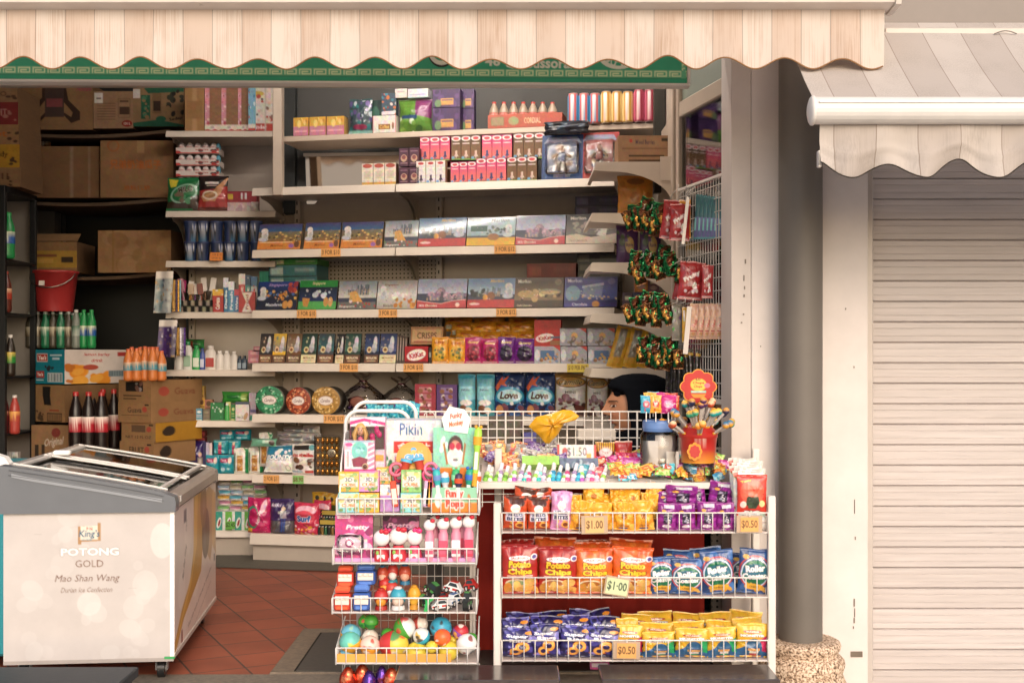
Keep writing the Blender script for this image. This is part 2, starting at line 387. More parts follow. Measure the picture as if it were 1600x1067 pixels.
nz=n.new('ShaderNodeTexNoise'); nz.inputs['Scale'].default_value=5; nz.inputs['Detail'].default_value=8; l.new(tc.outputs['Object'],nz.inputs[0])
mr=n.new('ShaderNodeMapRange'); mr.inputs[1].default_value=.3; mr.inputs[2].default_value=.7; mr.inputs[3].default_value=.72; mr.inputs[4].default_value=1.05; l.new(nz.outputs[0],mr.inputs[0])
mx=n.new('ShaderNodeMix'); mx.data_type='RGBA'; mx.blend_type='MULTIPLY'; mx.inputs[0].default_value=1; l.new(br.outputs[0],mx.inputs[6]); l.new(mr.outputs[0],mx.inputs[7]); l.new(mx.outputs[2],b.inputs['Base Color'])
b.inputs['Roughness'].default_value=.5
bp=n.new('ShaderNodeBump'); bp.inputs['Strength'].default_value=.6; bp.inputs['Distance'].default_value=.002; bp.invert=True; l.new(br.outputs['Fac'],bp.inputs['Height']); l.new(bp.outputs[0],b.inputs['Normal'])
MATS['tiles']=m
mb=MB(); mb.add([(-3.4,4.19,0),(.78,4.19,0),(.78,7.6,0),(-3.4,7.6,0)],np.array([[0,1,2,3]]),'fff'); struct(mb,'floor','tiles')
mb=MB(); mb.add([(-1.62,6.33,.004),(.75,5.88,.004),(.75,6.5,.004),(-1.62,7,.004)],np.array([[0,1,2,3]]),'5f5a50'); struct(mb,'floor_border','stone')
mb=MB(); mb.box(-3.4,.78,4.03,4.19,-.1,.006,'7c7164',b=.004)
mb.box(-.835,.78,4.191,4.87,-.01,.011,'7d6e5e',b=.004); struct(mb,'threshold','stone')
mb=MB(); mb.box(-.745,.70,4.20,4.78,.0,.0145,'4b4640',b=.001); struct(mb,'threshold_inset','stone')
mb=MB(); mb.box(-.753,.71,4.205,4.79,.0,.0125,'24211e'); struct(mb,'threshold_joint','matte')
# shell of the shop
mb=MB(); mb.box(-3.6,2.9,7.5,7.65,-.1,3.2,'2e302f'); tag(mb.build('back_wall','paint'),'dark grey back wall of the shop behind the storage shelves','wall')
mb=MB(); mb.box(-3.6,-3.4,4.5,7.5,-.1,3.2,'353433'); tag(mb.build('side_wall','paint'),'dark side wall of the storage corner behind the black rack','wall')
mb=MB(); mb.box(.76,.9,5.2,7.5,-.1,3.2,'bdb0a2'); tag(mb.build('side_wall','paint'),'cream side wall behind the shelves on the right of the shop','wall')
mb=MB(); mb.box(-3.6,2.9,4.46,7.65,3.2,3.3,'777068'); struct(mb,'ceiling','paint')
# facade: upper wall, wall right of the opening with the round pier
mb=MB(); mb.box(-6,6,4.46,4.62,2.35,5.2,WALLC); mb.box(-6,-2.7,4.46,4.62,-.1,2.35,WALLC)
tag(mb.build('front_wall','paint'),'pale upper house wall above the awnings and the green sign','wall')
mb=MB(); mb.box(.783,.8535,4.352,4.56,-.16,2.35,'cfc4bd',b=.002); mb.box(.8545,1.27,4.35,4.56,-.16,2.35,'d8cec9',b=.002)
# little chips and stains in the plaster
rg=random.Random(4)
for (px,py,w,h) in [(1164,405,3,7),(1162,430,2,9),(1163,447,2,5),(1162,460,3,4),(1161,490,3,2),(1158,503,3,2),(1334,935,3,12),(1335,950,2,14),(1334,965,3,8),(1333,978,2,4),(1336,838,2,5),(1335,780,1.5,22),(1321,481,2,3),(1334,572,2,3),(1188,540,2,2)]:
    mb.box(X(px,4.348),X(px+w*.6,4.348),4.347,4.352,Z(py+h,4.348),Z(py,4.348),'75695e')
tag(mb.build('wall_pier','paint'),'cream plastered wall strip between the shop opening and the roller shutter','wall')
root=empty('round_pillar',(1.011,4.272,-.16)); tag(root,'grey painted round pillar on a rough granite base','pillar')
mb=MB(); pr=[(.0752,.262+.16*0),(.0752,2.6)]; mb.lathe([(.0752,.255),(.0752,1.0),(.0757,1.6),(.0752,2.6)],40,'6b645d'); mb.build('shaft','paint',root)
mb=MB(); mb.lathe([(.185,-.02),(.185,.02),(.178,.06),(.166,.10),(.150,.135),(.143,.155),(.148,.17),(.152,.185),(.150,.2),(.138,.213),(.126,.218),(.124,.226),(.134,.236),(.138,.25),(.134,.262),(.122,.268),(.06,.268)],48,'b79c82'); mb.build('base','granite' if 'granite' in MATS else 'stone',root)
# roller shutter
root=empty('roller_shutter',(1.27,4.40,-.16)); tag(root,'closed beige metal roller shutter of the neighbouring shop','shutter')
mb=MB(); prof=[]; z=0.03; ph=.0751; rg=random.Random(2)
zz=[];yy=[]
while z<2.3:
    for dz,dy in ((0,.009),(.0025,.003),(.0045,0),(.022,0),(.023,.0016),(.0245,.0016),(.0255,0),(.050,0),(.051,.0016),(.0525,.0016),(.0535,0),(.0715,0),(.0735,.003),(.0751,.009)):
        zz.append(z+dz); yy.append(.075+dy)
    z+=ph
zz=np.array(zz)[::-1]; yy=np.array(yy)[::-1]
G=np.stack([np.broadcast_to(np.array([0.02,1.8])[None],(len(zz),2)),np.broadcast_to(yy[:,None],(len(zz),2)),np.broadcast_to(zz[:,None],(len(zz),2))],-1)
rg=np.random.RandomState(5); cc=lin('c2b8b4')[None]*(1+rg.uniform(-.05,.04,(len(zz)//14+2,1))*np.array([[1,1.1,1.2]])); A_=np.repeat(cc,14,0)[:len(zz)][:,None]*np.ones((1,2,1)); mb.grid(G,art=A_,sm=False); mb.build('slat_curtain','shutterpaint',root)
mb=MB(); mb.box(-.012,.038,0.012,.09,0,2.35,'b8aea7',b=.004); mb.build('guide_rail','enamel',root)
mb=MB(); mb.box(-.062,-.02,-.053,-.047,.185,.205,'8d8278'); mb.build('latch','metal',root)
# beam and awning housing at upper right
mb=MB(); mb.box(.95,4,4.06,4.45,Z(44,4.06),3.3,'877d76',b=.01); tag(mb.build('upper_beam','paint'),'grey underside beam of the upper storey above the beige awning','beam')
# ---- fabric
def fabric(name,c0,c1,stain,per,off,stain_amt,trans=.35):
    m=bpy.data.materials.new(name); m.use_nodes=True; n=m.node_tree.nodes; l=m.node_tree.links; b=n['Principled BSDF']; out=n['Material Output']
    tc=n.new('ShaderNodeTexCoord'); sx=n.new('ShaderNodeSeparateXYZ'); l.new(tc.outputs['Object'],sx.inputs[0])
    def math_(op,a,b_=None,c_=None):
        q=n.new('ShaderNodeMath'); q.operation=op
        for i,v in enumerate((a,b_,c_)):
            if v is None: continue
            if isinstance(v,(int,float)): q.inputs[i].default_value=v
            else: l.new(v,q.inputs[i])
        return q.outputs[0]
    u=math_('MULTIPLY_ADD',sx.outputs[0],1/per,off)
    fr=math_('FRACT',math_('MULTIPLY',u,.5)); st=math_('GREATER_THAN',fr,.5)
    seam=math_('LESS_THAN',math_('ABSOLUTE',math_('SUBTRACT',math_('FRACT',math_('ADD',u,.5)),.5)),.012)
    mp=n.new('ShaderNodeMapping'); mp.inputs['Scale'].default_value=(260,260,1.1); l.new(tc.outputs['Object'],mp.inputs[0])
    nz=n.new('ShaderNodeTexNoise'); nz.inputs['Scale'].default_value=1; nz.inputs['Detail'].default_value=4; l.new(mp.outputs[0],nz.inputs[0])
    mp2=n.new('ShaderNodeMapping'); mp2.inputs['Scale'].default_value=(9,9,5); l.new(tc.outputs['Object'],mp2.inputs[0])
    n2=n.new('ShaderNodeTexNoise'); n2.inputs['Scale'].default_value=1; n2.inputs['Detail'].default_value=5; l.new(mp2.outputs[0],n2.inputs[0])
    def rgb(c): q=n.new('ShaderNodeRGB'); q.outputs[0].default_value=(*lin(c),1); return q.outputs[0]
    def mix(f,a,c,bl='MIX'):
        q=n.new('ShaderNodeMix'); q.data_type='RGBA'; q.blend_type=bl
        (l.new(f,q.inputs[0]) if not isinstance(f,(int,float)) else setattr(q.inputs[0],'default_value',f)); l.new(a,q.inputs[6]); l.new(c,q.inputs[7]); return q.outputs[2]
    base=mix(st,rgb(c0),rgb(c1))
    k=math_('MULTIPLY',math_('MULTIPLY',n2.outputs[0],nz.outputs[0]),1.0)
    mr=n.new('ShaderNodeMapRange'); mr.inputs[1].default_value=.22; mr.inputs[2].default_value=.44; mr.inputs[3].default_value=0; mr.inputs[4].default_value=stain_amt; l.new(k,mr.inputs[0])
    base=mix(mr.outputs[0],base,rgb(stain)); base=mix(math_('MULTIPLY',seam,.5),base,rgb('6b5140'))
    l.new(base,b.inputs['Base Color']); b.inputs['Roughness'].default_value=.9; b.inputs['Specular IOR Level'].default_value=.15
    tr=n.new('ShaderNodeBsdfTranslucent'); l.new(base,tr.inputs[0]); ms=n.new('ShaderNodeMixShader'); ms.inputs[0].default_value=trans
    l.new(b.outputs[0],ms.inputs[1]); l.new(tr.outputs[0],ms.inputs[2]); l.new(ms.outputs[0],out.inputs[0])
    w=n.new('ShaderNodeTexNoise'); w.inputs['Scale'].default_value=9; l.new(tc.outputs['Object'],w.inputs[0])
    bp=n.new('ShaderNodeBump'); bp.inputs['Strength'].default_value=.35; bp.inputs['Distance'].default_value=.01; l.new(w.outputs[0],bp.inputs['Height']); l.new(bp.outputs[0],b.inputs['Normal'])
    MATS[name]=m
def valance(px0,px1,Y,yt,ylow,amp,crest,per,nx,wav,ox,seam=None):
    """front hanging strip with a scalloped hem; returned in coordinates relative to ox"""
    px=np.linspace(px0,px1,nx); rows=np.linspace(0,1,15)
    hem=ylow-amp*.5*(1+np.cos((px-crest)/per*2*np.pi))*(1+.12*np.sin(px*.013)+.1*np.sin(px*.031))
    G=np.zeros((15,nx,3))
    for i,t in enumerate(rows):
        y=yt+(hem-yt)*t; G[i,:,0]=X(px,Y)-ox; G[i,:,2]=Z(y,Y)
        G[i,:,1]=Y-(.005*t*np.sin((px-crest)/per*2*np.pi+.5)+.006*t*np.sin(px*.11)*wav+.012*wav*t*np.sin(px*.047+3*t))
        if seam: G[i,:,1]-= .006*np.exp(-((t-seam)/.05)**2)
    return G
# left awning: valance, front bar, sloping cloth
root=empty('striped_awning',(0,3.7,2.3)); tag(root,'cream striped awning with brown water stains over the shop opening','awning')
def rel(mb): 
    for v in mb.V: v-=np.array([0,3.7,2.3])
    return mb
fabric('awn_left','dccabc','e5d9cf','b38a66',X(46,3.7)-X(0,3.7),-(10-800)*3.7/F/(46*3.7/F),.5)
Yv=3.7; mb=MB(); G=valance(-340,1382,Yv,14,108,17,35,91.5,1100,.2,0); mb.grid(G,c='fff'); G2=G.copy(); G2[:,:,1]+=.0016; mb.grid(G2,c='fff',flip=True); rel(mb).build('valance','awn_left',root)
mb=MB(); h=G[-1]; mb.tube(h[::3]+np.array([0,0,0]),.0024,'8f6c4c',n=5); rel(mb).build('hem','cloth',root)
mb=MB(); zc=Z(-8,Yv); mb.prism([(3.64,zc+.035),(3.633,zc),(3.648,zc-.038),(3.70,zc-.046),(3.735,zc-.046),(3.745,zc+.01),(3.72,zc+.04)][::-1],X(-340,Yv),X(1390,Yv),'ddd3cb',ax='x'); rel(mb).build('front_bar','enamel',root)
mb=MB(); mb.prism([(3.645,zc+.045),(3.625,zc),(3.643,zc-.045),(3.70,zc-.052),(3.745,zc-.052),(3.757,zc+.01),(3.73,zc+.05)][::-1],X(1390,Yv)+.001,X(1397,Yv)+.004,'d5cbc2',ax='x'); rel(mb).build('end_cap','plastic',root)
mb=MB(); G=np.array([[(x,4.46,3.05) for x in np.linspace(X(-340,Yv),X(1382,Yv),40)],[(x,3.72,zc+.03) for x in np.linspace(X(-340,Yv),X(1382,Yv),40)]]); mb.grid(G,c='fff'); rel(mb).build('canopy','awn_left',root)
# right awning
Yb=3.56; root=empty('beige_awning',(0,Yb,2.0)); tag(root,'beige striped awning with a white round bar above the roller shutter','awning')
def rel(mb):
    for v in mb.V: v-=np.array([0,Yb,2.0])
    return mb
fabric('awn_right','bbb0a8','c6bcb4','94887e',X(66,3.55)-X(0,3.55),.33,.35,.2)
mb=MB(); G=valance(1281,2300,Yb+.01,188,279,27,1385,115,900,1.5,0,.62); mb.grid(G,c='fff'); G2=G.copy(); G2[:,:,1]+=.0016; mb.grid(G2,c='fff',flip=True); rel(mb).build('valance','awn_right',root)
mb=MB(); mb.tube(G[-1][::3],.0022,'4a443f',n=5); rel(mb).build('hem','cloth',root)
zc=Z(169,Yb-.04); a=np.linspace(0,2*np.pi,22,endpoint=False)
pts=[(Yb-.0+.040*math.cos(t),zc+.0395*math.sin(t)) for t in a]
mb=MB(); mb.prism(pts,X(1271,Yb),X(2300,Yb),'dad5d0',ax='x'); mb.box(X(1275,Yb),X(2300,Yb),Yb-.041,Yb-.036,zc+.016,zc+.021,'e4ded8'); rel(mb).build('front_bar','enamel',root)
mb=MB(); ex=X(1271,Yb)
mb.grid(np.stack([np.stack([np.full(22,ex-d),Yb+r*np.cos(a),zc+r*np.sin(a)],1) for d,r in ((0,.043),(.006,.043),(.010,.038),(.014,.026),(.016,.001))]),c='e6e0da',wrap=True); rel(mb).build('end_cap','plastic',root)
fx=np.linspace(X(1271,Yb),X(2300,Yb),60); rows=np.linspace(0,1,8)
G=np.stack([np.stack([fx,np.full(60,3.95-(3.95-Yb)*t)+0*fx,np.full(60,2.0+0*t)],1) for t in rows]); z0=zc+.035
for i,t in enumerate(rows): G[i,:,2]=z0+.84*(3.95-Yb)*(1-t)-.012*math.sin(math.pi*t)*(1+.3*np.sin(fx*9))
mb=MB(); mb.grid(G,c='fff'); G2=G.copy(); G2[:,:,2]-=.002; mb.grid(G2,c='fff',flip=True); rel(mb).build('canopy','awn_right',root)
mb=MB(); mb.box(X(1383,3.9),X(2300,3.9),3.90,4.06,Z(56,3.9),Z(43,3.9),'b9aea4',b=.004); rel(mb).build('housing','enamel',root)
mb=MB(); mb.tube([(X(1553+t*3.2,3.89),3.888,Z(54-5*math.sin(t/11*3.1),3.89)) for t in range(12)],.0018,'6d655d',n=5); rel(mb).build('cable','plastic',root)
mb=MB(); mb.box(X(1277,3.58),X(1283,3.58),3.57,3.59,Z(262,3.58),Z(236,3.58),'cfc8c1',b=.002); mb.tube([(X(1279,3.57),3.565,Z(248-10*math.cos(t),3.57)) for t in np.linspace(0,6.28,14)],.002,'d8d2cb',n=5); rel(mb).build('hook','plastic',root)
# green sign board and lintel
root=empty('shop_sign',(0,4.3,2.06),0); root.rotation_euler=(0,R(.37),0); tag(root,'green shop sign board with a pale key pattern border and lettering','sign')
L0,L1=X(-200,4.3),X(1072,4.3); zb=Z(131,4.3)+.007*0-2.06+.0
A=Art(1150,46,'2f9a74'); pw=L1-L0
pp=lambda px:(px+200)/1272
A.r(0,.60,1,.83,'5fae84'); 
cell=23
for i in range(0,int(1272/cell)+1):
    x=i*cell/1272; w=cell/1272
    for q in ((.08,.62,.16,.80),(.08,.62,.92,.66),(.84,.62,.92,.80),(.24,.76,.92,.80),(.24,.69,.32,.80),(.24,.69,.70,.73)): A.r(x+q[0]*w,q[1],x+q[2]*w,q[3],'d2e2b0')
A.r(0,.835,1,.86,'2c7d58')
A.r(.9925,0,.998,.85,'5fae84'); 
for k in range(5): A.r(.9935,.05+k*.12,.9972,.08+k*.12,'d2e2b0'); A.r(.9935,.05+k*.12,.9947,.13+k*.12,'d2e2b0')
A.e(pp(690),.12,.0165,.44,'15160f'); A.e(pp(690),.09,.0158,.40,'d9dbc9'); A.e(pp(690),.02,.0125,.34,'2f9a74')
A.t('46 @',pp(785),.40,.36,'d9dbc9',w=.043,bold=.03); A.t('Bussorah',pp(860),.41,.32,'d9dbc9',w=.062,bold=.03)
A.e(pp(965),.02,.028,.56,'d9dbc9'); A.e(pp(967),-.10,.0265,.58,'2f9a74')
A.t('بسورة',pp(962),.24,.55,'d9dbc9',w=.035,bold=.02)
a=A.out(); mb=MB(); Hs=(Z(80,4.3)-Z(131,4.3))
xs=np.linspace(L0,L1,a.shape[1]); zs=np.linspace(zb+Hs,zb,a.shape[0])
mb.grid(np.stack(np.broadcast_arrays(xs[None,:],-.0205,zs[:,None]),-1),art=a,sm=False); mb.box(L0,L1,-.02,.03,zb,zb+.28,'2f9a74'); mb.build('sign_panel','gloss',root)
mb=MB(); mb.box(L0,L1+.012,-.026,.03,zb-.0095,zb-.0005,'d9d2c8',b=.002); mb.box(L1+.001,L1+.012,-.026,.03,zb,zb+.28,'d2c9be',b=.002); mb.build('frame','enamel',root)
mb=MB(); mb.box(-2.7,X(1074,4.32),4.34,4.455,Z(138,4.455),2.345,'b5aaa0',b=.002); mb.box(-2.7,X(1040,4.32),4.335,4.36,Z(134,4.34),Z(127,4.34),'c4b8ac',b=.003)
tag(mb.build('lintel','metalpaint' if 'metalpaint' in MATS else 'enamel'),'worn aluminium lintel under the green sign board','lintel')
# folding glass door leaf on the right and post
ax,ay,bx,by=.822,4.56,.703,5.10; rz=math.atan2(by-ay,bx-ax); Ld=math.hypot(bx-ax,by-ay)
root=empty('glass_door',(ax,ay,0),rz); tag(root,'folded beige framed glass door leaf beside the shop opening','door')
mb=MB(); 
mb.box(0,.035,-.02,.02,0,2.5,'c9b9a8',b=.004); mb.box(Ld-.035,Ld,-.02,.02,0,2.5,'bfae9d',b=.004)
for z0,z1 in ((0,.09),(2.085,2.15),(2.46,2.5)): mb.box(.0355,Ld-.0355,-.018,.018,z0,z1,'c4b4a2',b=.004)
mb.build('door_frame','enamel',root)
mb=MB(); mb.box(.035,Ld-.035,-.003,.003,.09,2.085,'fff'); mb.build('pane','glass',root)
mb=MB(); mb.box(.035,Ld-.035,-.003,.003,2.15,2.46,'8f988d'); mb.build('fanlight','gloss',root)
mb=MB(); mb.box(.14,.20,-.008,-.0045,1.72,1.86,'e6d9c6',b=.001); mb.box(.15,.185,-.0095,-.0082,1.80,1.845,'c99'); mb.build('paper_tag','card',root)
mb=MB(); mb.prism([(.06,1.72),(.125,1.74),(.115,1.87),(.075,1.85)],-.009,-.005,'c9a63c'); mb.build('yellow_tag','card',root)
mb=MB(); mb.box(X(1050,5.16),X(1074,5.16),5.14,5.20,0,2.9,'b7a797',b=.004); mb.box(X(1074,5.16)+.001,.76,5.13,5.19,0,2.9,'c9bcaf',b=.003); tag(mb.build('door_post','enamel'),'beige aluminium post between the glass door and the shelves','post')
mb=MB(); mb.box(X(1143,4.42),X(1143,4.42)+.03,4.36,4.50,2.0,2.35,'b5a799'); mb.box(.70,.84,4.5,5.1,2.5,2.56,'b5a799'); mb.build('head_rail','enamel',bpy.data.objects['glass_door']).matrix_parent_inverse=Matrix.Rotation(-rz,4,'Z')@Matrix.Translation((-ax,-ay,0))
# ================================================================ SHELVING
UC='cdc0b3'
MID=Line(-1.393,6.55,.517,6.16); LEFT=Line(-1.9,6.70,-1.25,6.70)
MZ=dict(s0=2.287,s1=1.996,s2=1.663,s3=1.340,s4=1.056,s5=.784,s6=.460,b=.1475)
LZ=dict(t=2.331,a=1.891,b=1.617,c=1.336,d=1.019,e=.741,f=.449,g=.140)
# perforated back panel
m=bpy.data.materials.new('pegboard'); m.use_nodes=True; n=m.node_tree.nodes; l=m.node_tree.links; b=n['Principled BSDF']; b.inputs['Roughness'].default_value=.5
tc=n.new('ShaderNodeTexCoord'); sx=n.new('ShaderNodeSeparateXYZ'); l.new(tc.outputs['Object'],sx.inputs[0])
def mth(op,a,b_=None):
    q=n.new('ShaderNodeMath'); q.operation=op
    for i,v in enumerate((a,b_)):
        if v is None: continue
        if isinstance(v,(int,float)): q.inputs[i].default_value=v
        else: l.new(v,q.inputs[i])
    return q.outputs[0]
ad=mth('ADD',sx.outputs[0],sx.outputs[1])
h=[mth('POWER',mth('SUBTRACT',mth('FRACT',mth('MULTIPLY',s_,44)),.5),2) for s_ in (ad,sx.outputs[2])]
k=mth('LESS_THAN',mth('ADD',h[0],h[1]),.045); mx=n.new('ShaderNodeMix'); mx.data_type='RGBA'; l.new(k,mx.inputs[0]); mx.inputs[6].default_value=(*lin('b3a698'),1); mx.inputs[7].default_value=(*lin('2c2722'),1); l.new(mx.outputs[2],b.inputs['Base Color']); MATS['peg']=m
def shelfpart(root,x0,x1,y0,y1,z,lip=.042,name='shelf',slant=.012):
    mb=MB(); mb.box(x0,x1,y0+.004,y1,z-.022,z,UC,b=.002)
    mb.prism([(y0+.003,z+.001),(y0-.004,z-.004),(y0-slant,z-lip),(y0+.006,z-lip),(y0+.006,z-.022)],x0,x1,'d6cabd',ax='x'); return mb.build(name,'enamel',root)
def bracket(root,x,y0,y1,z,t=.004,h=.17,c='b4a898',name='bracket'):
    n_=12; pts=[(y0+.02,z-.022),(y1,z-.022),(y1,z-h)]
    pts+=[(y0+.05+(y1-y0-.08)*math.sin(a),z-h+(h-.045)*math.cos(a)) for a in np.linspace(math.pi/2,0,n_)]
    mb=MB(); mb.prism(pts,x-t/2,x+t/2,c,ax='x'); return mb.build(name,'enamel',root)
root=empty('display_shelves',(*MID.a,0),MID.rz); tag(root,'long beige metal shelf unit full of chocolates along the shop back','shelves')
Lm=MID.L; xs1=.80
for k,(z) in MZ.items():
    if k=='s0':
        a0=.12
        mb=MB(); mb.box(a0,Lm+.27,.10,.40,z-.03,z,'c8b7a6',b=.003); mb.build('top_shelf','enamel',root); continue
    for (p,q) in ((0,xs1-.003),(xs1+.003,Lm)):
        shelfpart(root,p,q,0 if k!='b' else -.03,.40,z,.042 if k!='b' else .055)
        if k not in('b',):
            for xx in (p+.006,q-.006): bracket(root,xx+(.12 if xx>p+.1 and p==0 else 0)*0,.05,.40,z)
for xx in (.10,xs1+.13,Lm-.02):
    mb=MB(); mb.box(xx-.018,xx+.018,.385,.43,0,2.03,'b7ab9d',b=.003)
    for zq in np.arange(.2,2.0,.05): mb.box(xx-.004,xx+.004,.3835,.386,zq,zq+.02,'2b2724')
    mb.build('upright','enamel',root)
mb=MB(); mb.box(.0,Lm+.2,.43,.45,0,1.09,'b9ac9e'); mb.box(xs1+.15,Lm+.2,.43,.45,1.0901,2.03,'b2a597'); mb.box(0,xs1+.15,.43,.45,1.63,2.03,'b2a597'); mb.build('back_panel','enamel',root)
mb=MB(); mb.box(0,xs1+.149,.43,.45,1.0902,1.6299,'b9ac9e'); mb.build('perforated_panel','peg',root)
mb=MB(); mb.box(0,Lm,-.0,.38,0.0,.09,'c2b5a8',b=.003); mb.build('base_plinth','enamel',root)
# dark panel and mirror above the unit
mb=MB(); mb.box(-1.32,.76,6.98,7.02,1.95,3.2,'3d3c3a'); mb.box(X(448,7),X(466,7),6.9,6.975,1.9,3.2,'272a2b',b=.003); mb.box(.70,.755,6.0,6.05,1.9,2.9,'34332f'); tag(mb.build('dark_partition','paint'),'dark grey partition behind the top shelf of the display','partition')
mb=MB(); mb.box(X(427,6.5),X(441,6.5),6.48,6.56,1.95,3.2,'b5a697',b=.003); tag(mb.build('shelf_post','enamel'),'beige post rising above the shelves beside the dark partition','post')
root=empty('wall_mirror',(-.75,6.90,2.06),R(-5)); root.rotation_euler=(R(6.3),0,R(-5)); tag(root,'long mirror strip behind the strawberry biscuit boxes','mirror')
mb=MB(); mb.box(-.42,.9,-.01,.0,-.1,.165,'d8c8b4'); mb.build('mirror_glass','mirror' if 'mirror' in MATS else 'metal',root); mb=MB(); mb.box(-.43,.91,-.02,-.0105,.166,.185,'d9d0c4',b=.002); mb.build('frame','enamel',root)
# left unit
root=empty('side_shelves',(-1.9,6.70,0)); tag(root,'narrow beige metal shelf unit with toiletries left of the chocolates','shelves')
Wl=.60
for k,z in LZ.items():
    w=Wl if k!='t' else .60
    shelfpart(root,0,w,0 if k!='g' else -.02,.36,z,.034,slant=.014)
    if k!='g': bracket(root,.012,.05,.36,z,h=.2)
mb=MB(); mb.box(0.03,Wl,.37,.39,0,2.75,'bcb0a4'); mb.build('back_panel','enamel',root)
for xx in (.05,.58):
    mb=MB(); mb.box(xx-.018,xx+.018,.34,.37,0,2.7,'b3a799',b=.003)
    for zq in np.arange(.2,2.6,.05): mb.box(xx-.004,xx+.004,.3385,.341,zq,zq+.02,'2b2724')
    mb.build('upright','enamel',root)
mb=MB(); mb.box(0,Wl,0,.35,0,.10,'b9ada0',b=.003); mb.build('base_plinth','enamel',root)
# right unit, turned toward the shop, its near end showing the curved brackets
RU=.367; RZ=[1.988,1.753,1.526,1.291,1.040,.79]
root=empty('end_shelves',(.55,5.6,0)); tag(root,'beige shelf unit on the right wall seen from its end','shelves')
for i,z in enumerate(RZ):
    x0=RU-.55+(.02 if i==0 else 0); mb=MB(); mb.box(x0+.004,.205,0.002,.5,z-.02,z,UC,b=.002); mb.prism([(x0+.004,z),(x0,z-.002),(x0-.012,z-.04),(x0+.006,z-.04)],0,.5,'cfc1b2'); mb.build('shelf','enamel',root)
    pts=[(x0,z-.001),(.205,z-.001),(.205,z-.20)]+[(x0+.06+(.19-x0-.065)*math.sin(a),z-.2+.155*math.cos(a)) for a in np.linspace(math.pi/2,0,12)]+[(x0-.012,z-.04)]
    mb=MB(); mb.prism(pts[::-1],-.004,.001,'cbbdae'); mb.build('bracket','enamel',root)
mb=MB(); mb.box(.185,.2,.002,.55,0,2.2,'b9aa9a'); mb.box(.13,.21,-.012,-.006,1.9,2.01,'cfc1b2'); mb.build('back_panel','enamel',root)
# storage boards and black rack
for i,(zp,lab) in enumerate(((206,'topmost wooden storage shelf with big printed cartons'),(312,'middle wooden storage shelf under two tall brown cartons'),(427,'lowest wooden storage shelf above the red bucket'))):
    z=Z(zp,6.9); mb=MB(); xx=np.linspace(-2.8,-1.93,16); sag=.022*np.sin((xx+2.8)/.87*math.pi)-(xx+2.37)*.02
    top=np.stack([xx,z-sag],1); mb.prism([tuple(p) for p in top]+[(x,zz-.018) for x,zz in top[::-1]],6.88,7.38,'5c4a3a'); 
    tag(mb.build('storage_shelf','kraft'),lab,'shelf','wooden storage shelves')
mb=MB(); mb.box(X(98,7.4),X(101,7.4),7.38,7.42,0,2.9,'55534f'); tag(mb.build('shelf_rail','enamel'),'thin steel rail on the dark storage wall','rail')
mb=MB(); mb.box(-2.85,-2.70,7.2,7.3,1.5,2.0,'6b665f'); tag(mb.build('white_board','paint'),'pale board leaning in the dark storage corner','board')
root=empty('black_rack',(-2.75,6.3,0)); tag(root,'black metal rack of bottled drinks at the far left','rack')
for i,(a,b_) in enumerate(((.115,-.04),(.115,.36),(-.55,-.04),(-.55,.36))):
    mb=MB(); mb.box(a,a+.03,b_,b_+.03,0,Z(291,6.3),'1b1c1d',b=.002); mb.build('post','paint',root)
RK=[Z(291,6.3),Z(404,6.3),Z(488,6.3),Z(588,6.3),Z(678,6.3)]
for z in RK: mb=MB(); mb.box(-.55,.145,-.035,.39,z-.03 if z==RK[0] else z-.012,z,'202122',b=.002); mb.build('shelf','paint',root)
mb=MB(); mb.box(-.5,.10,.40,.41,.1,2.0,'8d867e'); mb.build('back_sheet','paint',root)

# the shop's two fluorescent battens on the ceiling behind the sign
for lx,ly in ((-.75,5.05),(-.1,5.75)):
    root=empty('ceiling_light',(lx,ly,2.95)); tag(root,'fluorescent batten on the shop ceiling, '+('nearer the street' if ly<5.4 else 'deeper inside above the shelves'),'ceiling light','fluorescent battens')
    mb=MB(); mb.box(-.62,.62,-.03,.03,.0,.05,'d8d4cc',b=.004); mb.build('housing','enamel',root)
    mb=MB(); mb.tube([(-.6,0,-.018),(.6,0,-.018)],.014,'fff',n=10); mb.build('tube','lamp',root)
# ================================================================ FREEZER
Fz=empty('chest_freezer',(-1.138,4.10,0),R(5.7)); tag(Fz,'white ice cream chest freezer with grey sliding lid frame and gold lettering','freezer')
fw,fl,z0,z1=.552,.99,.085,.575
A=Art(200,176,'c0b8b4')
A.n(['cac4c0','c8c1bd','cec8c4'],26,5,.055,(.0,.0,1,1),.45); A.e(.83,.5,.075,.10,'cac4c0',al=.7); A.e(.76,.65,.06,.08,'cac4c0',al=.6); A.e(.93,.2,.07,.12,'d8d2ce',al=.6); A.e(.5,.62,.07,.08,'d8d2ce',al=.5)
A.p([(.435,.095),(.55,.09),(.55,.072),(.568,.072),(.568,.195),(.455,.20),(.455,.218),(.435,.218)],'a9825a'); A.p([(.45,.095),(.55,.09),(.552,.185),(.448,.188)],'d9cfc0')
A.t('F·N',.502,.112,.022,'b0453a',w=.035); A.t("King's",.502,.15,.06,'1c5674',w=.12,bold=.015,sl=.15); A.t('ICE CREAM',.485,.186,.011,'4d8aa0',w=.055)
A.t('POTONG',.505,.268,.052,'eeeae8',w=.34,bold=.03,o='aca39f',ow=.006); A.t('GOLD',.502,.348,.048,'6f4a30',w=.20,bold=0)
A.t('Mao Shan Wang',.49,.452,.060,'66402a',w=.385,bold=0,sl=.25); A.t('Durian Ice Confection',.488,.525,.034,'6f503c',w=.30,bold=0,sl=.25)
A.r(.18,.145,.225,.148,'9a918d'); A.r(.73,.52,.78,.522,'a59c98')
B=Art(150,90,'d8c8bf')       # right side panel: left = front
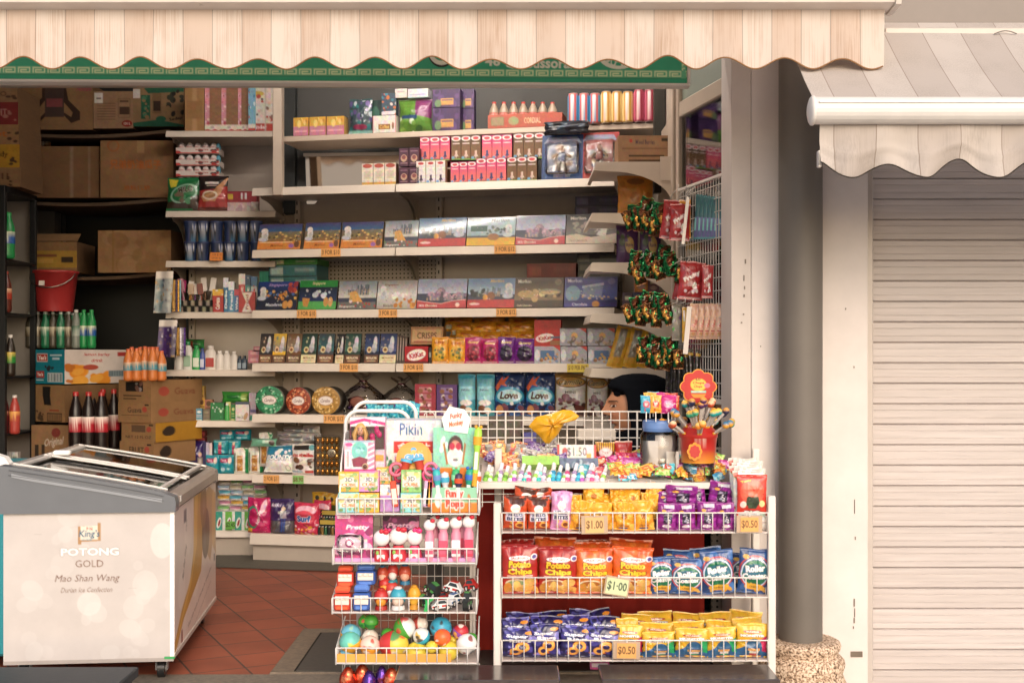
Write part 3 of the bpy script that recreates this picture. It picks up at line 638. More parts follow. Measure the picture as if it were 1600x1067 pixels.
B.n(['e0d2c8','e4d8cf'],12,8,.09,(.0,.0,1,1),.5)
B.p([(.42,-.05),(.62,-.05),(.66,.35),(.60,.62),(.40,.72),(.20,.82),(0,1.02),(0,.93),(.16,.74),(.34,.6),(.42,.4)],'b98b3c')
B.p([(.45,-.05),(.52,-.05),(.5,.38),(.36,.64),(.12,.86),(0,.98),(.2,.74),(.40,.52)],'d9b060',.7)
B.p([(.70,.05),(.80,.0),(.99,.1),(1,.62),(.9,.5),(.84,.62),(.72,.50)],'b58e50',.8); B.e(.72,.36,.10,.2,'5b4632',al=.9); B.e(.66,.12,.08,.18,'8a6a44',al=.9); B.e(.93,.3,.05,.25,'d9b878',al=.6)
B.t('POTONG GOLD',.26,.17,.05,'8f8580',w=.05,rot=-80); B.r(.2,.05,.26,.14,'6d6a70')
B.t('Mao Shan Wang',.22,.42,.07,'6b5a50',w=.15,rot=-62,sl=.2)
B.t('The rich taste of durian in every bite',.58,.80,.035,'5d4c46',w=.6,rot=-14); B.t('smooth and creamy frozen dessert',.64,.88,.024,'8d7a72',w=.45,rot=-14); B.r(.15,.88,.18,.99,'7a3f38'); B.r(.94,.6,.97,.66,'4b4340')
mb=MB(); a=A.out(); mb.grid(np.stack(np.broadcast_arrays(np.linspace(-fw,-.0,200)[None],-.0005,np.linspace(z1,z0,176)[:,None]),-1),art=a,sm=False)
a=B.out(); mb.grid(np.stack(np.broadcast_arrays(.0005,np.linspace(0.004,fl,150)[None],np.linspace(z1,z0,90)[:,None]),-1),art=a,sm=False)
mb.box(-fw,0,0,fl,z0,z1,'c8c0bb',b=.002); mb.box(-.012,.003,-.002,.004,z0,z1,'ece8e4',b=.001); mb.box(-.03,.004,-.004,.01,z0-.004,z0+.004,'3f9a5a'); mb.build('body','enamel',Fz)
mb=MB(); mb.box(-.006,.004,.01,fl,z0-.004,z0+.012,'b9aea6',b=.001); mb.box(-fw,0,-.002,.0,z0-.012,z0,'a39a94'); mb.build('bottom_rail','enamel',Fz)
zt=lambda x:.632+(.735-.632)*(min(1,max(0,-x/fw))**.85)       # height of the lid, high at the left
xs=np.linspace(0,-fw,14)
def wedge(y0,y1,c,up=0,lo=z1,inset=0,over=.010):
    mb=MB(); P=[(x*(1)+(.0 if x<0 else over),zt(x)+up) for x in xs]; P[0]=(over-.004,zt(0)+up-.008); P.insert(0,(over,zt(0)-.03)); P[-1]=(-fw-over,zt(-fw)+up)
    mb.prism([(over-.002,lo)]+P+[(-fw-over,lo)],y0,y1,c); return mb
mb=wedge(-.014,.05,'64676c'); mb.build('front_frame','plastic',Fz)
mb=MB(); 
G=np.stack([np.stack([[x,-.017,zt(x)-.016-.01*(1-abs(-x/fw*2-1)**6)-k] for x in np.linspace(-.035,-fw+.03,30)]) for k in (0,.012)]); mb.grid(G,c='8b8e93'); mb.tube([(x,-.0165,zt(x)-.028) for x in np.linspace(-.03,-fw+.02,30)],.0012,'4b4e53',n=5); mb.tube([(x,-.0165,zt(x)-.012) for x in np.linspace(-.03,-fw+.02,30)],.0012,'4b4e53',n=5); mb.build('handle_groove','plastic',Fz)
mb=wedge(fl-.05,fl+.01,'8f8780'); mb.build('back_frame','plastic',Fz)
mb=MB(); mb.box(-.045,.010,.0505,fl-.0505,z1,zt(0)-.002,'94877e',b=.012); mb.box(.0095,.0112,.07,.09,.60,.62,'ece8e4'); mb.build('side_frame','plastic',Fz)
mb=MB(); mb.box(-fw-.01,-fw+.03,.0505,fl-.0505,z1,zt(-fw)-.001,'a39a93',b=.008); mb.build('side_frame','plastic',Fz)
mb=MB()
for (y0,y1,dz) in ((.05,.53,-.012),(.50,fl-.05,-.004)):
    G=np.stack([np.stack([[x,y,zt(x)+dz] for x in xs*.9-.035]) for y in (y1,y0)]); mb.grid(G,c='fff',flip=True)
    pass
mb.build('sliding_glass','glass',Fz)
mb=MB()
for y in (.06,.43,.485,fl-.06):
    mb.tube([(x,y,zt(x)+.002) for x in xs*.92-.03],.0045,'d6d0ca',n=6)
for y in (.45,.51): mb.prism([(x,zt(x)+.004) for x in xs*.92-.03]+[(x,zt(x)-.004) for x in (xs*.92-.03)[::-1]],y-.008,y+.008,'d0cac4')
for x in (-.055,-fw+.035): mb.box(x-.006,x+.006,.055,fl-.055,zt(x)-.006,zt(x)+.006,'d5cec8',b=.002)
mb.box(-fw+.04,-fw+.10,.44,.475,zt(-fw)-.004,zt(-fw)+.014,'efebe7',b=.005); mb.build('slide_rail','enamel',Fz)
mb=MB(); mb.box(-fw+.03,-.045,.05,fl-.05,z1+.0005,z1+.002,'4a4d4f'); 
rg=random.Random(3)
for i in range(16):
    x=rg.uniform(-fw+.08,-.12); y=rg.uniform(.1,fl-.15); mb.box(x-.03,x+.03,y-.05,y+.05,z1+.002,z1+rg.uniform(.02,.045),rg.choice(['8f6a2c','5a5b5c','7e8183','2e5f4f','6d3b34','9a9690']),b=.003)
mb.build('tub','plastic',Fz)
for x in (-.05,-fw+.05):
    for y in (.07,fl-.07):
        mb=MB(); mb.tube([(x-.012,y,.035),(x+.012,y,.035)],.034,'1d1d1e',n=18); mb.tube([(x-.014,y,.035),(x+.014,y,.035)],.014,'8b8b8b',n=10); mb.box(x-.022,x+.022,y-.02,y+.02,.068,z0-.001,'6b6b6b',b=.003); mb.box(x-.02,x-.016,y-.015,y+.015,.03,.075,'7b7b7b'); mb.box(x+.016,x+.02,y-.015,y+.015,.03,.075,'7b7b7b'); mb.build('caster','plastic',Fz)
# teal cloth-topped neighbour cart edge at far left
root=empty('teal_cooler',(-1.80,4.25,0)); tag(root,'edge of a teal cooler with a white lid, at the left of the chest freezer','cooler')
mb=MB(); mb.box(-.3,.068,0,.5,.05,.70,'2b8a95',b=.01); mb.build('body','enamel',root)
mb=MB(); G=[(.05,.70),(.048,.72),(.03,.745),(-.01,.758),(-.06,.765),(-.3,.765),(-.3,.70)]; mb.prism(G[::-1],0,.04,'e6e2de'); mb.build('lid','plastic',root)
# low stone tables in front
def bench(px0,px1,py0,py1,Yf,lab,col,pxn=None,h=.0):
    z=Z(py0,Yf); t=(EYE-z)*F/(py1-HY); w0,w1=X(px0,Yf),X(px1,Yf)
    root=empty('low_table',((w0+w1)/2,(Yf+t)/2,-.16)); tag(root,lab,'table'); hw=(w1-w0)/2; hd=(Yf-t)/2
    mb=MB(); mb.box(-hw,hw,-hd,hd,z+.13,z+.16,col,b=.004); mb.build('tabletop','polished' if col!='35383b' else 'stone',root)
    for sx in (-1,1):
        for sy in (-1,1): mb=MB(); mb.box(sx*(hw-.03)-.015,sx*(hw-.03)+.015,sy*(hd-.03)-.015,sy*(hd-.03)+.015,0,z+.13,'3a3836',b=.002); mb.build('leg','paint',root)
bench(-60,217,1041,1075,3.62,'dark grey stone slab table in front of the white freezer','35383b')
bench(624,872,1038,1062,3.66,'low polished stone table in front of the toy stand','4b413d')
bench(934,1200,1037,1061,3.66,'low polished stone table in front of the snack rack','4b413d')

# ================================================================ WIRE STANDS
def ln(a,b,k=2): return [tuple(np.array(a)+(np.array(b)-np.array(a))*t) for t in np.linspace(0,1,k)]
def basket(root,x0,x1,yf,yb,zr,zb,step=.0357,c='e2dbd4',back=0,rear=True,name='basket'):
    mb=MB(); r=.0019
    for z in (zr,zb): mb.tube([(x0,yb,z+(.0 if z==zb else back)),(x0,yf,z),(x1,yf,z),(x1,yb,z+(0 if z==zb else back))],.0026 if z==zr else .0021,c,n=6)
    mb.tube(ln((x0,yb,zb),(x1,yb,zb)),r,c,n=5)
    n_=int(round((x1-x0)/step))
    for i in range(n_+1):
        x=x0+(x1-x0)*i/n_; mb.tube([(x,yf-.001,zr),(x,yf-.001,zb-.002),(x,yb,zb-.002)],r if 0<i<n_ else .003,c,n=5)
    m_=max(1,int(round((yb-yf)/step)))
    for i in range(1,m_):
        y=yf+(yb-yf)*i/m_
        for x in (x0,x1): mb.tube(ln((x,y,zb),(x,y,zr+back*i/m_)),r,c,n=5)
    for y in np.arange(yf+.05,yb,.05): mb.tube(ln((x0,y,zb-.001),(x1,y,zb-.001)),r,c,n=4)
    mb.box(x0+.002,x1-.002,yf+.003,yb,zb+.001,zb+.003,'cbb9b0'); return mb.build(name,'enamel',root)
def card(txt,px,py,w,h,Y,lab,c='d9ad72',ink='6d4a2c',rot=0,lines=None,group=None,L=None,frame='b79c84',name='price_card',yb=None,ex=0,cat='price card'):
    L=L or FR(Y); xx,yy=L.at(px,0); s=F/yy; root=empty(name,(xx,yy,Z(py,yy)),0); root.rotation_euler=(0,R(rot),L.rz); tag(root,lab,cat,group)
    a=Art(max(24,int(w*1.3)),max(12,int(h*1.3)),c); w/=s; h/=s
    if lines:
        for (t,x,y,hh,ww) in lines: a.t(t,x,y,hh,ink,w=ww,bold=.0)
    else: a.t(txt,.5,.5,.6,ink,w=.88,bold=.02)
    mb=MB(); A_=a.out()
    mb.grid(np.stack(np.broadcast_arrays(np.linspace(-w/2,w/2,A_.shape[1])[None],-.0022,np.linspace(h/2,-h/2,A_.shape[0])[:,None]),-1),art=A_,sm=False)
    mb.box(-w/2,w/2,-.002,0,-h/2,h/2,c); mb.build('card','card',root)
    if frame: mb=MB(); e=.004+ex; mb.box(-w/2-e,w/2+e,.0002,.0016,-h/2-.004,h/2+.006,frame,b=.0005); mb.tube([(0,-.001,h/2+.004),(0,-.004,h/2+.012)],.003,'e8e2dc',n=8); mb.build('holder','plastic',root)
    return root
YR=4.0; XR=lambda p:X(p,YR)
rack=empty('snack_rack',(XR(992),YR+.14,-.16)); tag(rack,'white wire snack rack with three baskets of crisps','rack')
def rel(mb,o=rack):
    for v in mb.V: v-=np.array(o.location)
    return mb
for i,(px,d) in enumerate(((777,0),(1207,0),(777,.26),(1207,.26))):
    mb=MB(); mb.box(XR(px)-.0125,XR(px)+.0125,YR+.005+d,YR+.03+d,-.15,Z(786 if px<900 else 775,YR) if d==0 else Z(700,YR+.3),'ddd5cd',b=.003); rel(mb).build('post','enamel',rack)
def bas(y0,y1,x0=784,x1=1200):
    mb=MB(); o=basket(rack,XR(x0)-rack.location[0],XR(x1)-rack.location[0],-.14,.14,Z(y0,YR)+.16,Z(y1,YR)+.16); return o
bas(801,832); bas(902,933); bas(1000,1032)
mb=MB(); YRT=YR+.10; ZT=Z(757,YRT); x0,x1=X(750,YRT)-rack.location[0],X(1130,YRT)-rack.location[0]
sl=.13; TRAY=lambda y:ZT+sl*max(0,y-YRT)        # sloping top tray
mb.add([(x0,-.04,ZT+.16),(x1,-.04,ZT+.16),(x1,.50,ZT+.16+sl*.54),(x0,.50,ZT+.16+sl*.54)],np.array([[0,1,2,3]]),'cfc6bd'); mb.box(x0,x1,-.045,-.04,ZT+.146,ZT+.168,'d5cdc6',b=.002); mb.build('top_tray','enamel',rack)
mb=MB()
for z in (765,779,792): mb.tube(ln((XR(750),YR+.14,Z(z,YR)),(XR(1200),YR+.14,Z(z,YR))),.0018,'d9d2cb',n=5)
for p in range(752,1200,34): mb.tube(ln((XR(p),YR+.14,Z(757,YR)),(XR(p),YR+.14,Z(800,YR))),.0018,'d9d2cb',n=5)
rel(mb).build('back_wires','enamel',rack)
# wire grid behind the sweets
Yg=4.56; root=empty('wire_grid',(X(830,Yg),Yg,Z(735,Yg))); tag(root,'white wire grid panel standing behind the counter of sweets','grid panel')
mb=MB()
for p in np.arange(653,1003,13.7): mb.tube(ln((X(p,Yg),Yg,Z(643,Yg)),(X(p,Yg),Yg,Z(735,Yg))),.0021 if int(p)%5 else .0036,'ded7d0',n=5)
for q in np.arange(643,735,13.6): mb.tube(ln((X(650,Yg),Yg+.003,Z(q,Yg)),(X(1003,Yg),Yg+.003,Z(q,Yg))),.0021 if q>644 else .0030,'ded7d0',n=5)
mb.tube([(X(679+8*math.cos(t)-8,Yg),Yg-.004,Z(649-6*math.sin(t),Yg)) for t in np.linspace(0,3.14,9)],.002,'ded7d0',n=5); rel(mb,root).build('wires','enamel',root)
# red cloth on the counter table
root=empty('counter_table',(.28,4.7,-.0)); tag(root,'counter table draped with a dark red cloth behind the snack rack','table')
mb=MB(); mb.box(-.62,.40,-.18,.30,.60,.62,'9b8b7c'); mb.build('tabletop','matte',root)
for x in (-.58,.36):
    for y in (-.12,.26): mb=MB(); mb.box(x-.02,x+.02,y-.02,y+.02,0,.60,'55504b'); mb.build('leg','matte',root)
mb=MB(); xx=np.linspace(X(745,4.5),X(1100,4.5),120); zz=np.linspace(.64,.01,12)
G=np.stack(np.broadcast_arrays(xx[None],4.50-.010*np.sin(xx*38)[None]*np.linspace(.1,1,12)[:,None]-.006*np.sin(xx*91+1)[None]*np.linspace(0,1,12)[:,None],zz[:,None]),-1)
mb.grid(G,c='a4362d'); G2=G.copy(); G2[:,:,1]+=.003; mb.grid(G2,c='a4362d',flip=True); o=rel(mb,root).build('table_cloth','cloth',root)
mb=MB(); mb.box(X(1112,4.62),X(1152,4.62),4.62,4.64,.0,.75,'b5a594'); tag(mb.build('perforated_board','peg'),'perforated metal board under the glass door beside the red cloth','board')
# toy stand
YT=3.93; XT=lambda p:X(p,YT); st=empty('toy_stand',(XT(634),YT+.12,-.16)); tag(st,'white wire toy stand with a hooped top and five baskets','stand')
def relT(mb): return rel(mb,st)
tiers=[(779,803,526,748),(857,880,520,744),(934,957,519,744),(1012,1036,525,746),(1090,1112,525,746)]
for k,(y0,y1,a,b) in enumerate(tiers): basket(st,XT(a)-st.location[0],XT(b)-st.location[0],-.12,.10,Z(y0,YT)+.16,Z(y1,YT)+.16,step=.0315,back=.055,c='e8e2de')
for px in (548,735):
    for d in (.105,): mb=MB(); mb.box(XT(px)-.010,XT(px)+.010,YT+.22,YT+.235,-.15,Z(700,YT+.2),'d3ccc6',b=.002); relT(mb).build('upright','enamel',st)
mb=MB()
for (a,b,t,base,yy) in ((540,640,642,745,YT+.20),(553,650,628,745,YT+.225)):
    s_=[(a,base)]+[(a,t+26)]+[(a+20-20*math.cos(q),t+20-20*math.sin(q)) for q in np.linspace(.2,1.57,7)]+[(b-20+20*math.sin(q),t+20-20*math.cos(q)) for q in np.linspace(0,1.4,7)]+[(b,t+26),(b,base)]
    mb.tube([(X(p,yy),yy,Z(q,yy)) for p,q in s_],.0065,'e6e0db',n=10)
relT(mb).build('hoop','enamel',st)
for a,sx in ((531,-1),(746,1)):
    mb=MB(); yy=YT+.06; pts=[(YT+.20,Z(672,YT+.2)),(YT+.12,Z(680,YT)),(YT+.03,Z(725,YT)),(YT,Z(770,YT)),(YT+.20,Z(770,YT))]; mb.prism(pts,XT(a)-.002,XT(a)+.002,'dedad7',ax='x'); relT(mb).build('side_plate','enamel',st)
mb=MB()
for px in np.arange(535,745,12): mb.tube(ln((X(px,YT+.215),YT+.215,Z(700,YT+.2)),(X(px,YT+.215),YT+.215,-.1)),.0014,'cfc8c2',n=4)
for zz in np.arange(-.1,.72,.05): mb.tube(ln((X(535,YT+.215),YT+.214,zz),(X(745,YT+.215),YT+.214,zz)),.0014,'cfc8c2',n=4)
relT(mb).build('back_wires','enamel',st)
# ================================================================ GOODS ON THE LONG SHELF UNIT
def nth(i): return ORD[i]
def leafy(A,cs,y0,y1,n,seed,r=.04): return A.n(cs,n,seed,r,(0,y0,1,y1))
def skyline(A,c,y,seed,h=.25,x0=.05,x1=.95,n=14):
    rg=random.Random(seed)
    for i in range(n):
        x=x0+(x1-x0)*i/n; q=rg.uniform(.3,1)*h; A.r(x,y-q,x+(x1-x0)/n*.8,y,c if rg.random()<.6 else '8d8791')
        if rg.random()<.5: A.r(x,y-q*.6,x+.02,y,'d8b98a',.6)
    return A
def statue(A,x,y,s=.12):        # a white fountain statue printed on the gift boxes: tall curved body
    A.e(x,y-s*1.6,s*.55,s*.75,'e8e4e2'); A.e(x+s*.1,y-s*.5,s*.55,s*1.3,'dcd9da'); A.e(x-s*.1,y+s*.7,s*.8,s*.6,'c8ccd4'); A.e(x+s*.15,y-s*.2,s*.3,s*.7,'b7b8c0'); return A
def gift(k):
    A=Art(62,42,'3a4052')
    if k==0: A.g('4a3a66','2f5c86',0,.3).g('6f6a5c','8d6a3c',.3,.68); A.n(['d7b06a','4b3d30','7b7b6a'],26,3,.03,(.15,.3,1,.65)); A.r(0,.68,1,1,'d98a45'); A.r(.05,.7,.8,.74,'f0c79a'); A.t('Merlion',.45,.84,.1,'7b3d1e',w=.3,sl=.2); A.e(.78,.86,.06,.08,'9b6bb0'); A.e(.9,.8,.06,.13,'6b4a35'); statue(A,.14,.5,.14)
    if k==1: A.g('7e8794','cfcac6',0,.6); skyline(A,'4d5866',.5,4,.4,.25,.8); A.p([(.3,.75),(.3,.4),(.45,.35),(.65,.75)],'d9a35c'); A.r(0,.75,1,1,'6f6d6a'); A.n(['a84a48','e7dfd8','6a7f4a'],16,6,.03,(0,.7,1,.95)); A.t('Singapore',.25,.9,.09,'e9e4de',w=.4,sl=.2)
    if k==2: A.g('5e7fa8','a9bccd',0,.55); skyline(A,'5b6670',.62,7,.38,.2,.7); A.n(['2b2e2c','38403a'],16,2,.04,(.0,.4,.35,.6)); A.e(.5,.6,.08,.14,'8a5a3a'); A.e(.38,.65,.05,.1,'e0a44a'); A.r(0,.72,1,1,'b8413f'); A.e(.16,.86,.11,.04,'e8cfc6'); statue(A,.86,.5,.14); A.t('Merlion',.62,.1,.1,'ddb368',w=.35,sl=.25)
    if k==3: A.g('b9cdd6','9ab0b8',0,.65); A.r(.08,.3,.42,.5,'2d5349'); A.n(['33423a','5d6d5c'],12,8,.035,(.4,.3,.85,.6)); A.r(0,.72,1,1,'d9a832'); A.e(.55,.7,.12,.12,'8f5f33'); A.t('Merlion',.68,.12,.13,'2f3b42',w=.42,sl=.2); statue(A,.85,.55,.12); A.e(.2,.12,.1,.07,'6e8a96')
    if k==4: A.g('8d97b0','b9bccb',0,.5); A.n(['a08093','8e6f86','c59aa8'],26,5,.06,(.15,.4,1,.66)); skyline(A,'55505a',.74,3,.34,.2,.95,11); A.p([(0,.74),(.3,.82),(.5,.84),(.7,.76),(1,.72),(1,1),(0,1)],'b8474a'); A.p([(0,.72),(.3,.80),(.5,.83),(.7,.74),(1,.70),(1,.72),(.7,.765),(.5,.85),(.3,.825),(0,.745)],'e9b7a8'); A.t('Milk Chocolate',.24,.9,.08,'f0d5cb',w=.36); A.e(.82,.88,.04,.07,'f2d8c8')
    if k==5: A.r(0,0,1,1,'2c2a2b'); A.g('2c2a2b','6b6660',.15,.7); A.n(['8d8478','4d4a48','a2998a'],26,9,.04,(.1,.25,.9,.6)); A.p([(.6,.7),(.75,.35),(.82,.4),(.78,.8)],'d8cfc4'); A.p([(0,.72),(.2,.66),(.5,.78),(.8,.72),(1,.66),(1,1),(0,1)],'cdbca6'); A.t('Merlion',.24,.14,.11,'e4ddd2',w=.3); A.t('Dark Chocolate',.25,.88,.07,'6b5a4a',w=.35)
    if k==6: A.g('1f3f86','24324e',0,.4); A.r(.0,.4,1,1,'262b3d'); A.n(['e0b25e','4b6ea8','c98a3c'],26,12,.03,(.2,.35,1,.62)); A.n(['a03a3a','c8503c'],5,2,.06,(.75,.1,.95,.35)); A.t('Singapore',.5,.14,.12,'b8a6d8',w=.45,sl=.3); A.t('Macadamia',.45,.82,.1,'e8e4ee',w=.4,sl=.15); statue(A,.14,.5,.13); A.e(.72,.82,.07,.14,'c98e4e'); A.e(.84,.8,.06,.14,'d39a58')
    if k==7: A.r(0,0,1,.24,'2c8a3f'); A.t('Singapore',.5,.12,.12,'e9d9a8',w=.4,sl=.2); A.g('1a2436','22305a',.24,.72); A.n(['dfe3e8','c9ced8'],9,3,.05,(.1,.3,.9,.55)); A.r(0,.72,1,1,'58a85a'); A.p([(.1,.6),(.3,.62),(.25,.9),(.14,.88)],'c98a4a'); A.e(.72,.74,.06,.16,'cf9558'); A.e(.84,.74,.06,.16,'d9a367')
    if k==8: A.g('8b8583','dedad6',0,.5); A.g('dedad6','a19a90',.5,1); statue(A,.15,.5,.13); A.n(['d49a48','c07a35'],12,4,.05,(.45,.6,1,.9)); A.n(['f2efec'],6,3,.06,(.2,.4,.8,.6)); A.t('Singapore',.35,.17,.09,'8a4a3a',w=.35,sl=.2); A.t('Biscuits',.3,.88,.09,'5b4a3e',w=.3,sl=.2)
    if k==9: A.r(0,0,1,1,'4f4438'); A.g('5a4d3f','8b755a',.2,.75); A.n(['c2a374','3b3026','e0c99a'],24,10,.05,(.05,.45,.9,.75)); A.e(.72,.48,.22,.1,'8f9276'); A.e(.72,.5,.2,.06,'c9b07c'); A.e(.27,.55,.2,.12,'b59a68'); A.t('Merlion',.2,.13,.11,'e6ddcc',w=.26); A.e(.88,.16,.07,.1,'8b7a62'); A.t('Dark Chocolate',.22,.92,.07,'d8c7a8',w=.3)
    if k==10: A.r(0,0,1,1,'4b4a78'); A.g('5b5c94','34407c',.1,.75); A.p([(.34,.7),(.36,.3),(.72,.24),(.73,.32),(.7,.7)],'77809c'); A.p([(.34,.3),(.74,.2),(.74,.28),(.34,.38)],'b9bccb'); A.e(.17,.55,.14,.26,'8fb0b8',al=.7); A.n(['c9a56b','e3d2a6','8d8fb8'],22,6,.02,(.05,.6,1,.75)); A.g('3b3a6b','4a4288',.78,1); A.t('Merlion',.2,.13,.11,'d9d6e6',w=.26); A.e(.88,.16,.07,.1,'8583a8'); A.t('Chocolate',.3,.9,.09,'d9d6e6',w=.28); A.e(.6,.9,.07,.1,'c98e4e')
    return A
GD={0:'a merlion statue above an orange band',1:'a grey skyline picture',2:'a skyline and red lower band',3:'pale blue picture and yellow lower band',4:'pink grey clouds over a wavy red band',5:'black top and cream lower wave',6:'dark blue night picture',7:'green top and bottom bands',8:'silvery picture with orange biscuits',9:'brown picture of domed halls',10:'violet blue picture of three towers'}
gp={}
def gift_box(k):
    if k not in gp:
        Sd=Art(10,20,'4a4038'); Sd.n(['6b5a48','2b2724','8d7a60'],8,k,.25)
        G_=gift(k); G_.a*=.78; G_.n(['2a2a30','d8d0c4','6a6058'],26,k+40,.014,(.12,.3,.9,.72),.5); gp[k]=mkbox('gift_box',.25,.165,.022,G_,'4a443f',m='gloss',sart=Sd)
    return gp[k]
cnt={}
def row(L,z,items,grp,shelf,tilt=16,back=.03,cat='gift box'):
    for i,(k,x0,x1,yt) in enumerate(items):
        it(gift_box(k),x0,x1,yt,L,z,f'gift box with {GD[k]}, {nth(i)} in the {shelf} row',cat,grp,back=back,tilt=tilt)
row(MID,MZ['s2'],[(0,400,470,351),(0,473,530,348),(0,531,597,347),(1,599,652,345),(2,652,727,341),(3,728,804,340),(4,805,882,337),(5,884,962,335)],'souvenir chocolate boxes on the upper row','upper')
row(MID,MZ['s3'],[(6,398,463,441),(7,464,525,439),(1,526,587,440),(8,587,650,439),(4,650,728,437),(2,729,803,436),(9,803,879,435),(10,881,963,434)],'souvenir chocolate boxes on the lower row','lower')
def pricel(txt,px,shelf,w,lab,c='e2a866',h=13):
    z=MZ[shelf]-.021; xx,yy=MID.at(px,-.014); card(txt,px,HY-(z-EYE)*F/yy,w,h,0,lab,c=c,L=Line(MID.a[0]-.2*-.06,MID.a[1]-.02,.517,6.14),frame=None,name='price_label')
pricel('3 FOR $10',517,'s2',32,'orange 3 for $10 shelf label below the second gift box of the upper row')
pricel('3 FOR $12',789,'s2',34,'orange 3 for $12 shelf label below the upper row, under the yellow banded box')
pricel('3 FOR $10',479,'s3',32,'orange 3 for $10 shelf label below the green banded gift box')
pricel('3 FOR $10',606,'s3',30,'orange 3 for $10 shelf label below the silvery biscuit gift box')
pricel('3 FOR $12',791,'s3',32,'orange 3 for $12 shelf label below the domed halls gift box')
pricel('3 FOR $10',545,'s4',30,'orange 3 for $10 shelf label below the small chocolate bars')
pricel('3 FOR $10',646,'s4',32,'orange 3 for $10 shelf label below the small red chocolate box')
pricel('$10 PER PKT',903,'s4',34,'yellow $10 shelf label under the small square gift packs',c='d9c24e')
pricel('3 FOR $12',522,'s5',34,'orange 3 for $12 shelf label below the golden sweet tub')
pricel('2 FOR $11',424,'s6',26,'orange two-line shelf label below the blue paper towel pack')
pricel('$8.90',466,'s6',18,'green $8.90 shelf label below the white hazelnut biscuit bag',c='86bd6c')
def thin(name,c1,c2,h=.02):
    A=Art(50,8,c1); A.r(.05,.2,.3,.8,c2); A.r(.55,.3,.95,.55,c2,.5); A.r(0,.9,1,1,'2a2624'); return mkbox(name,.25,h,.17,A,c1,m='gloss')
def stack(pr,L,z,x0,x1,yt,n,lab,cat,grp,back):
    Y=L.at((x0+x1)/2,back)[1]; zt=Z(yt,Y); h=(zt-z)/n
    for i in range(n):
        j=random.Random(i*7+x0).uniform(-2,2)
        o=it(pr,x0+j,x1+j,yt,L,z+h*i,lab.format(nth(i)+' from the bottom' if i else 'bottom one'),cat,grp,back=back); o.scale[2]=h/pr[3]*.97
stack(thin('teal_box','3c7f86','c9dfe2'),MID,MZ['s3'],420,497,414,4,'flat teal biscuit box, {} in its stack','box','stacked teal boxes',.2)
it(thin('green_box','4a9a46','d9e6b8'),420,497,405,MID,MZ['s3'],'flat bright green biscuit box on top of the teal stack','box',back=.2,yb=414)
it(thin('teal_pack','3fa083','56b598'),405,420,424,MID,MZ['s3'],'small green pack standing left of the teal box stack','box',back=.22)
stack(thin('red_box','8f3730','b35a48'),MID,MZ['s3'],823,899,411,3,'flat red chocolate box, {} in its stack','box','stacked red boxes',.2)
stack(thin('dark_box','3b3630','6e6558'),MID,MZ['s3'],902,966,396,6,'flat dark chocolate box, {} in the stack beside the red one','box','stacked dark boxes',.2)
stack(thin('violet_box','39354c','6a6480'),MID,MZ['s2'],897,965,306,5,'flat dark violet chocolate box, {} in the upper right stack','box','stacked violet boxes',.2)
# row s4: small bars
def bar(c0,c1,band,txt='MERLION'):
    A=Art(26,40,c0); A.g(c0,c1,0,.6); A.e(.70,.30,.12,.2,'d5d3d8'); A.e(.66,.48,.16,.16,'c0bec6'); A.e(.5,.55,.34,.08,'8a8792',al=.6); A.n([c1,'8a8078','d8c9a4'],9,len(txt)+int(c0,16)%9,.07,(.05,.1,.5,.65),.7); A.e(.32,.55,.15,.1,'e6cfa0'); A.e(.32,.55,.10,.06,'7b5232'); A.r(0,.72,1,1,band); A.t(txt,.5,.82,.08,'ead6b8' if band!='d8c9a4' else '7d5a3a',w=.85); A.r(.2,.9,.8,.93,'b9a080'); return A
bs=[('2b2a2e','4a4038','6b4430'),('e0b23a','5f6e7a','5e3f2e'),('6b4a2c','8a7d6b','5c4232'),('20332a','30524a','d8c9a4'),('3a3f45','2f6068','6b4430'),('15181c','33363b','d8c9a4'),('1d3a34','4a6a5a','5e3f2e'),('17223a','3b4e7a','5e3f2e'),('22305c','4a5478','d8c9a4')]
bn=['black and brown','yellow topped','brown','dark green','teal','black','forest green','navy','blue and cream']
for i,(x0,x1) in enumerate([(403,424),(424,445),(446,469),(469,493),(495,520),(523,536),(537,562),(568,591),(592,618)]):
    it(mkbox('chocolate_bar',.085,.14,.014,bar(*bs[i]),'3b3028',m='gloss'),x0,x1,522,MID,MZ['s4'],f'small {bn[i]} souvenir chocolate bar box, {nth(i)} in the row of bars','chocolate bar','small chocolate bars in a row',tilt=14)
eb=mkbox('chocolate_bar',.02,.14,.06,Art(6,30,'4a3f36').r(.3,.1,.7,.9,'8d8478'),'3b3028',m='gloss')
for i in range(4): it(eb,619+i*4.2,622.4+i*4.2,524+i,MID,MZ['s4'],'dark chocolate bar standing edge on between the blue bar and the red box','chocolate bar','edge-on dark bars',tilt=8)
A=Art(46,26,'a77a50'); A.r(.06,.15,.94,.85,'c9a478'); A.t('CRISPS',.5,.5,.35,'5b3a22',w=.6); A.r(.1,.8,.9,.86,'8a3b2a')
it(mkbox('biscuit_box',.16,.09,.06,A,'8f6a45'),641,692,513,MID,MZ['s4'],'light brown biscuit box lying above the small red chocolate box','box',back=.06,yb=541,tilt=8)
A=Art(40,28,'a51a22'); A.e(.5,.5,.4,.3,'f0e6e0',rot=-12); A.t('KitKat',.5,.5,.3,'b5202a',w=.6,rot=-12,bold=.04); A.r(0,.85,1,1,'5b1a1a')
kk=mkbox('wafer_box',.13,.09,.04,A,'8a1c22',m='gloss'); it(kk,632,669,541,MID,MZ['s4'],'small red chocolate wafer box at the left of the yellow snack bags','box')
it(mkbox('wafer_box',.04,.09,.04,Art(10,28,'2a2422').r(.1,.3,.9,.6,'8d8a86'),'2a2422',m='gloss'),670,674,543,MID,MZ['s4'],'narrow black wafer box beside the small red chocolate wafer box','box')
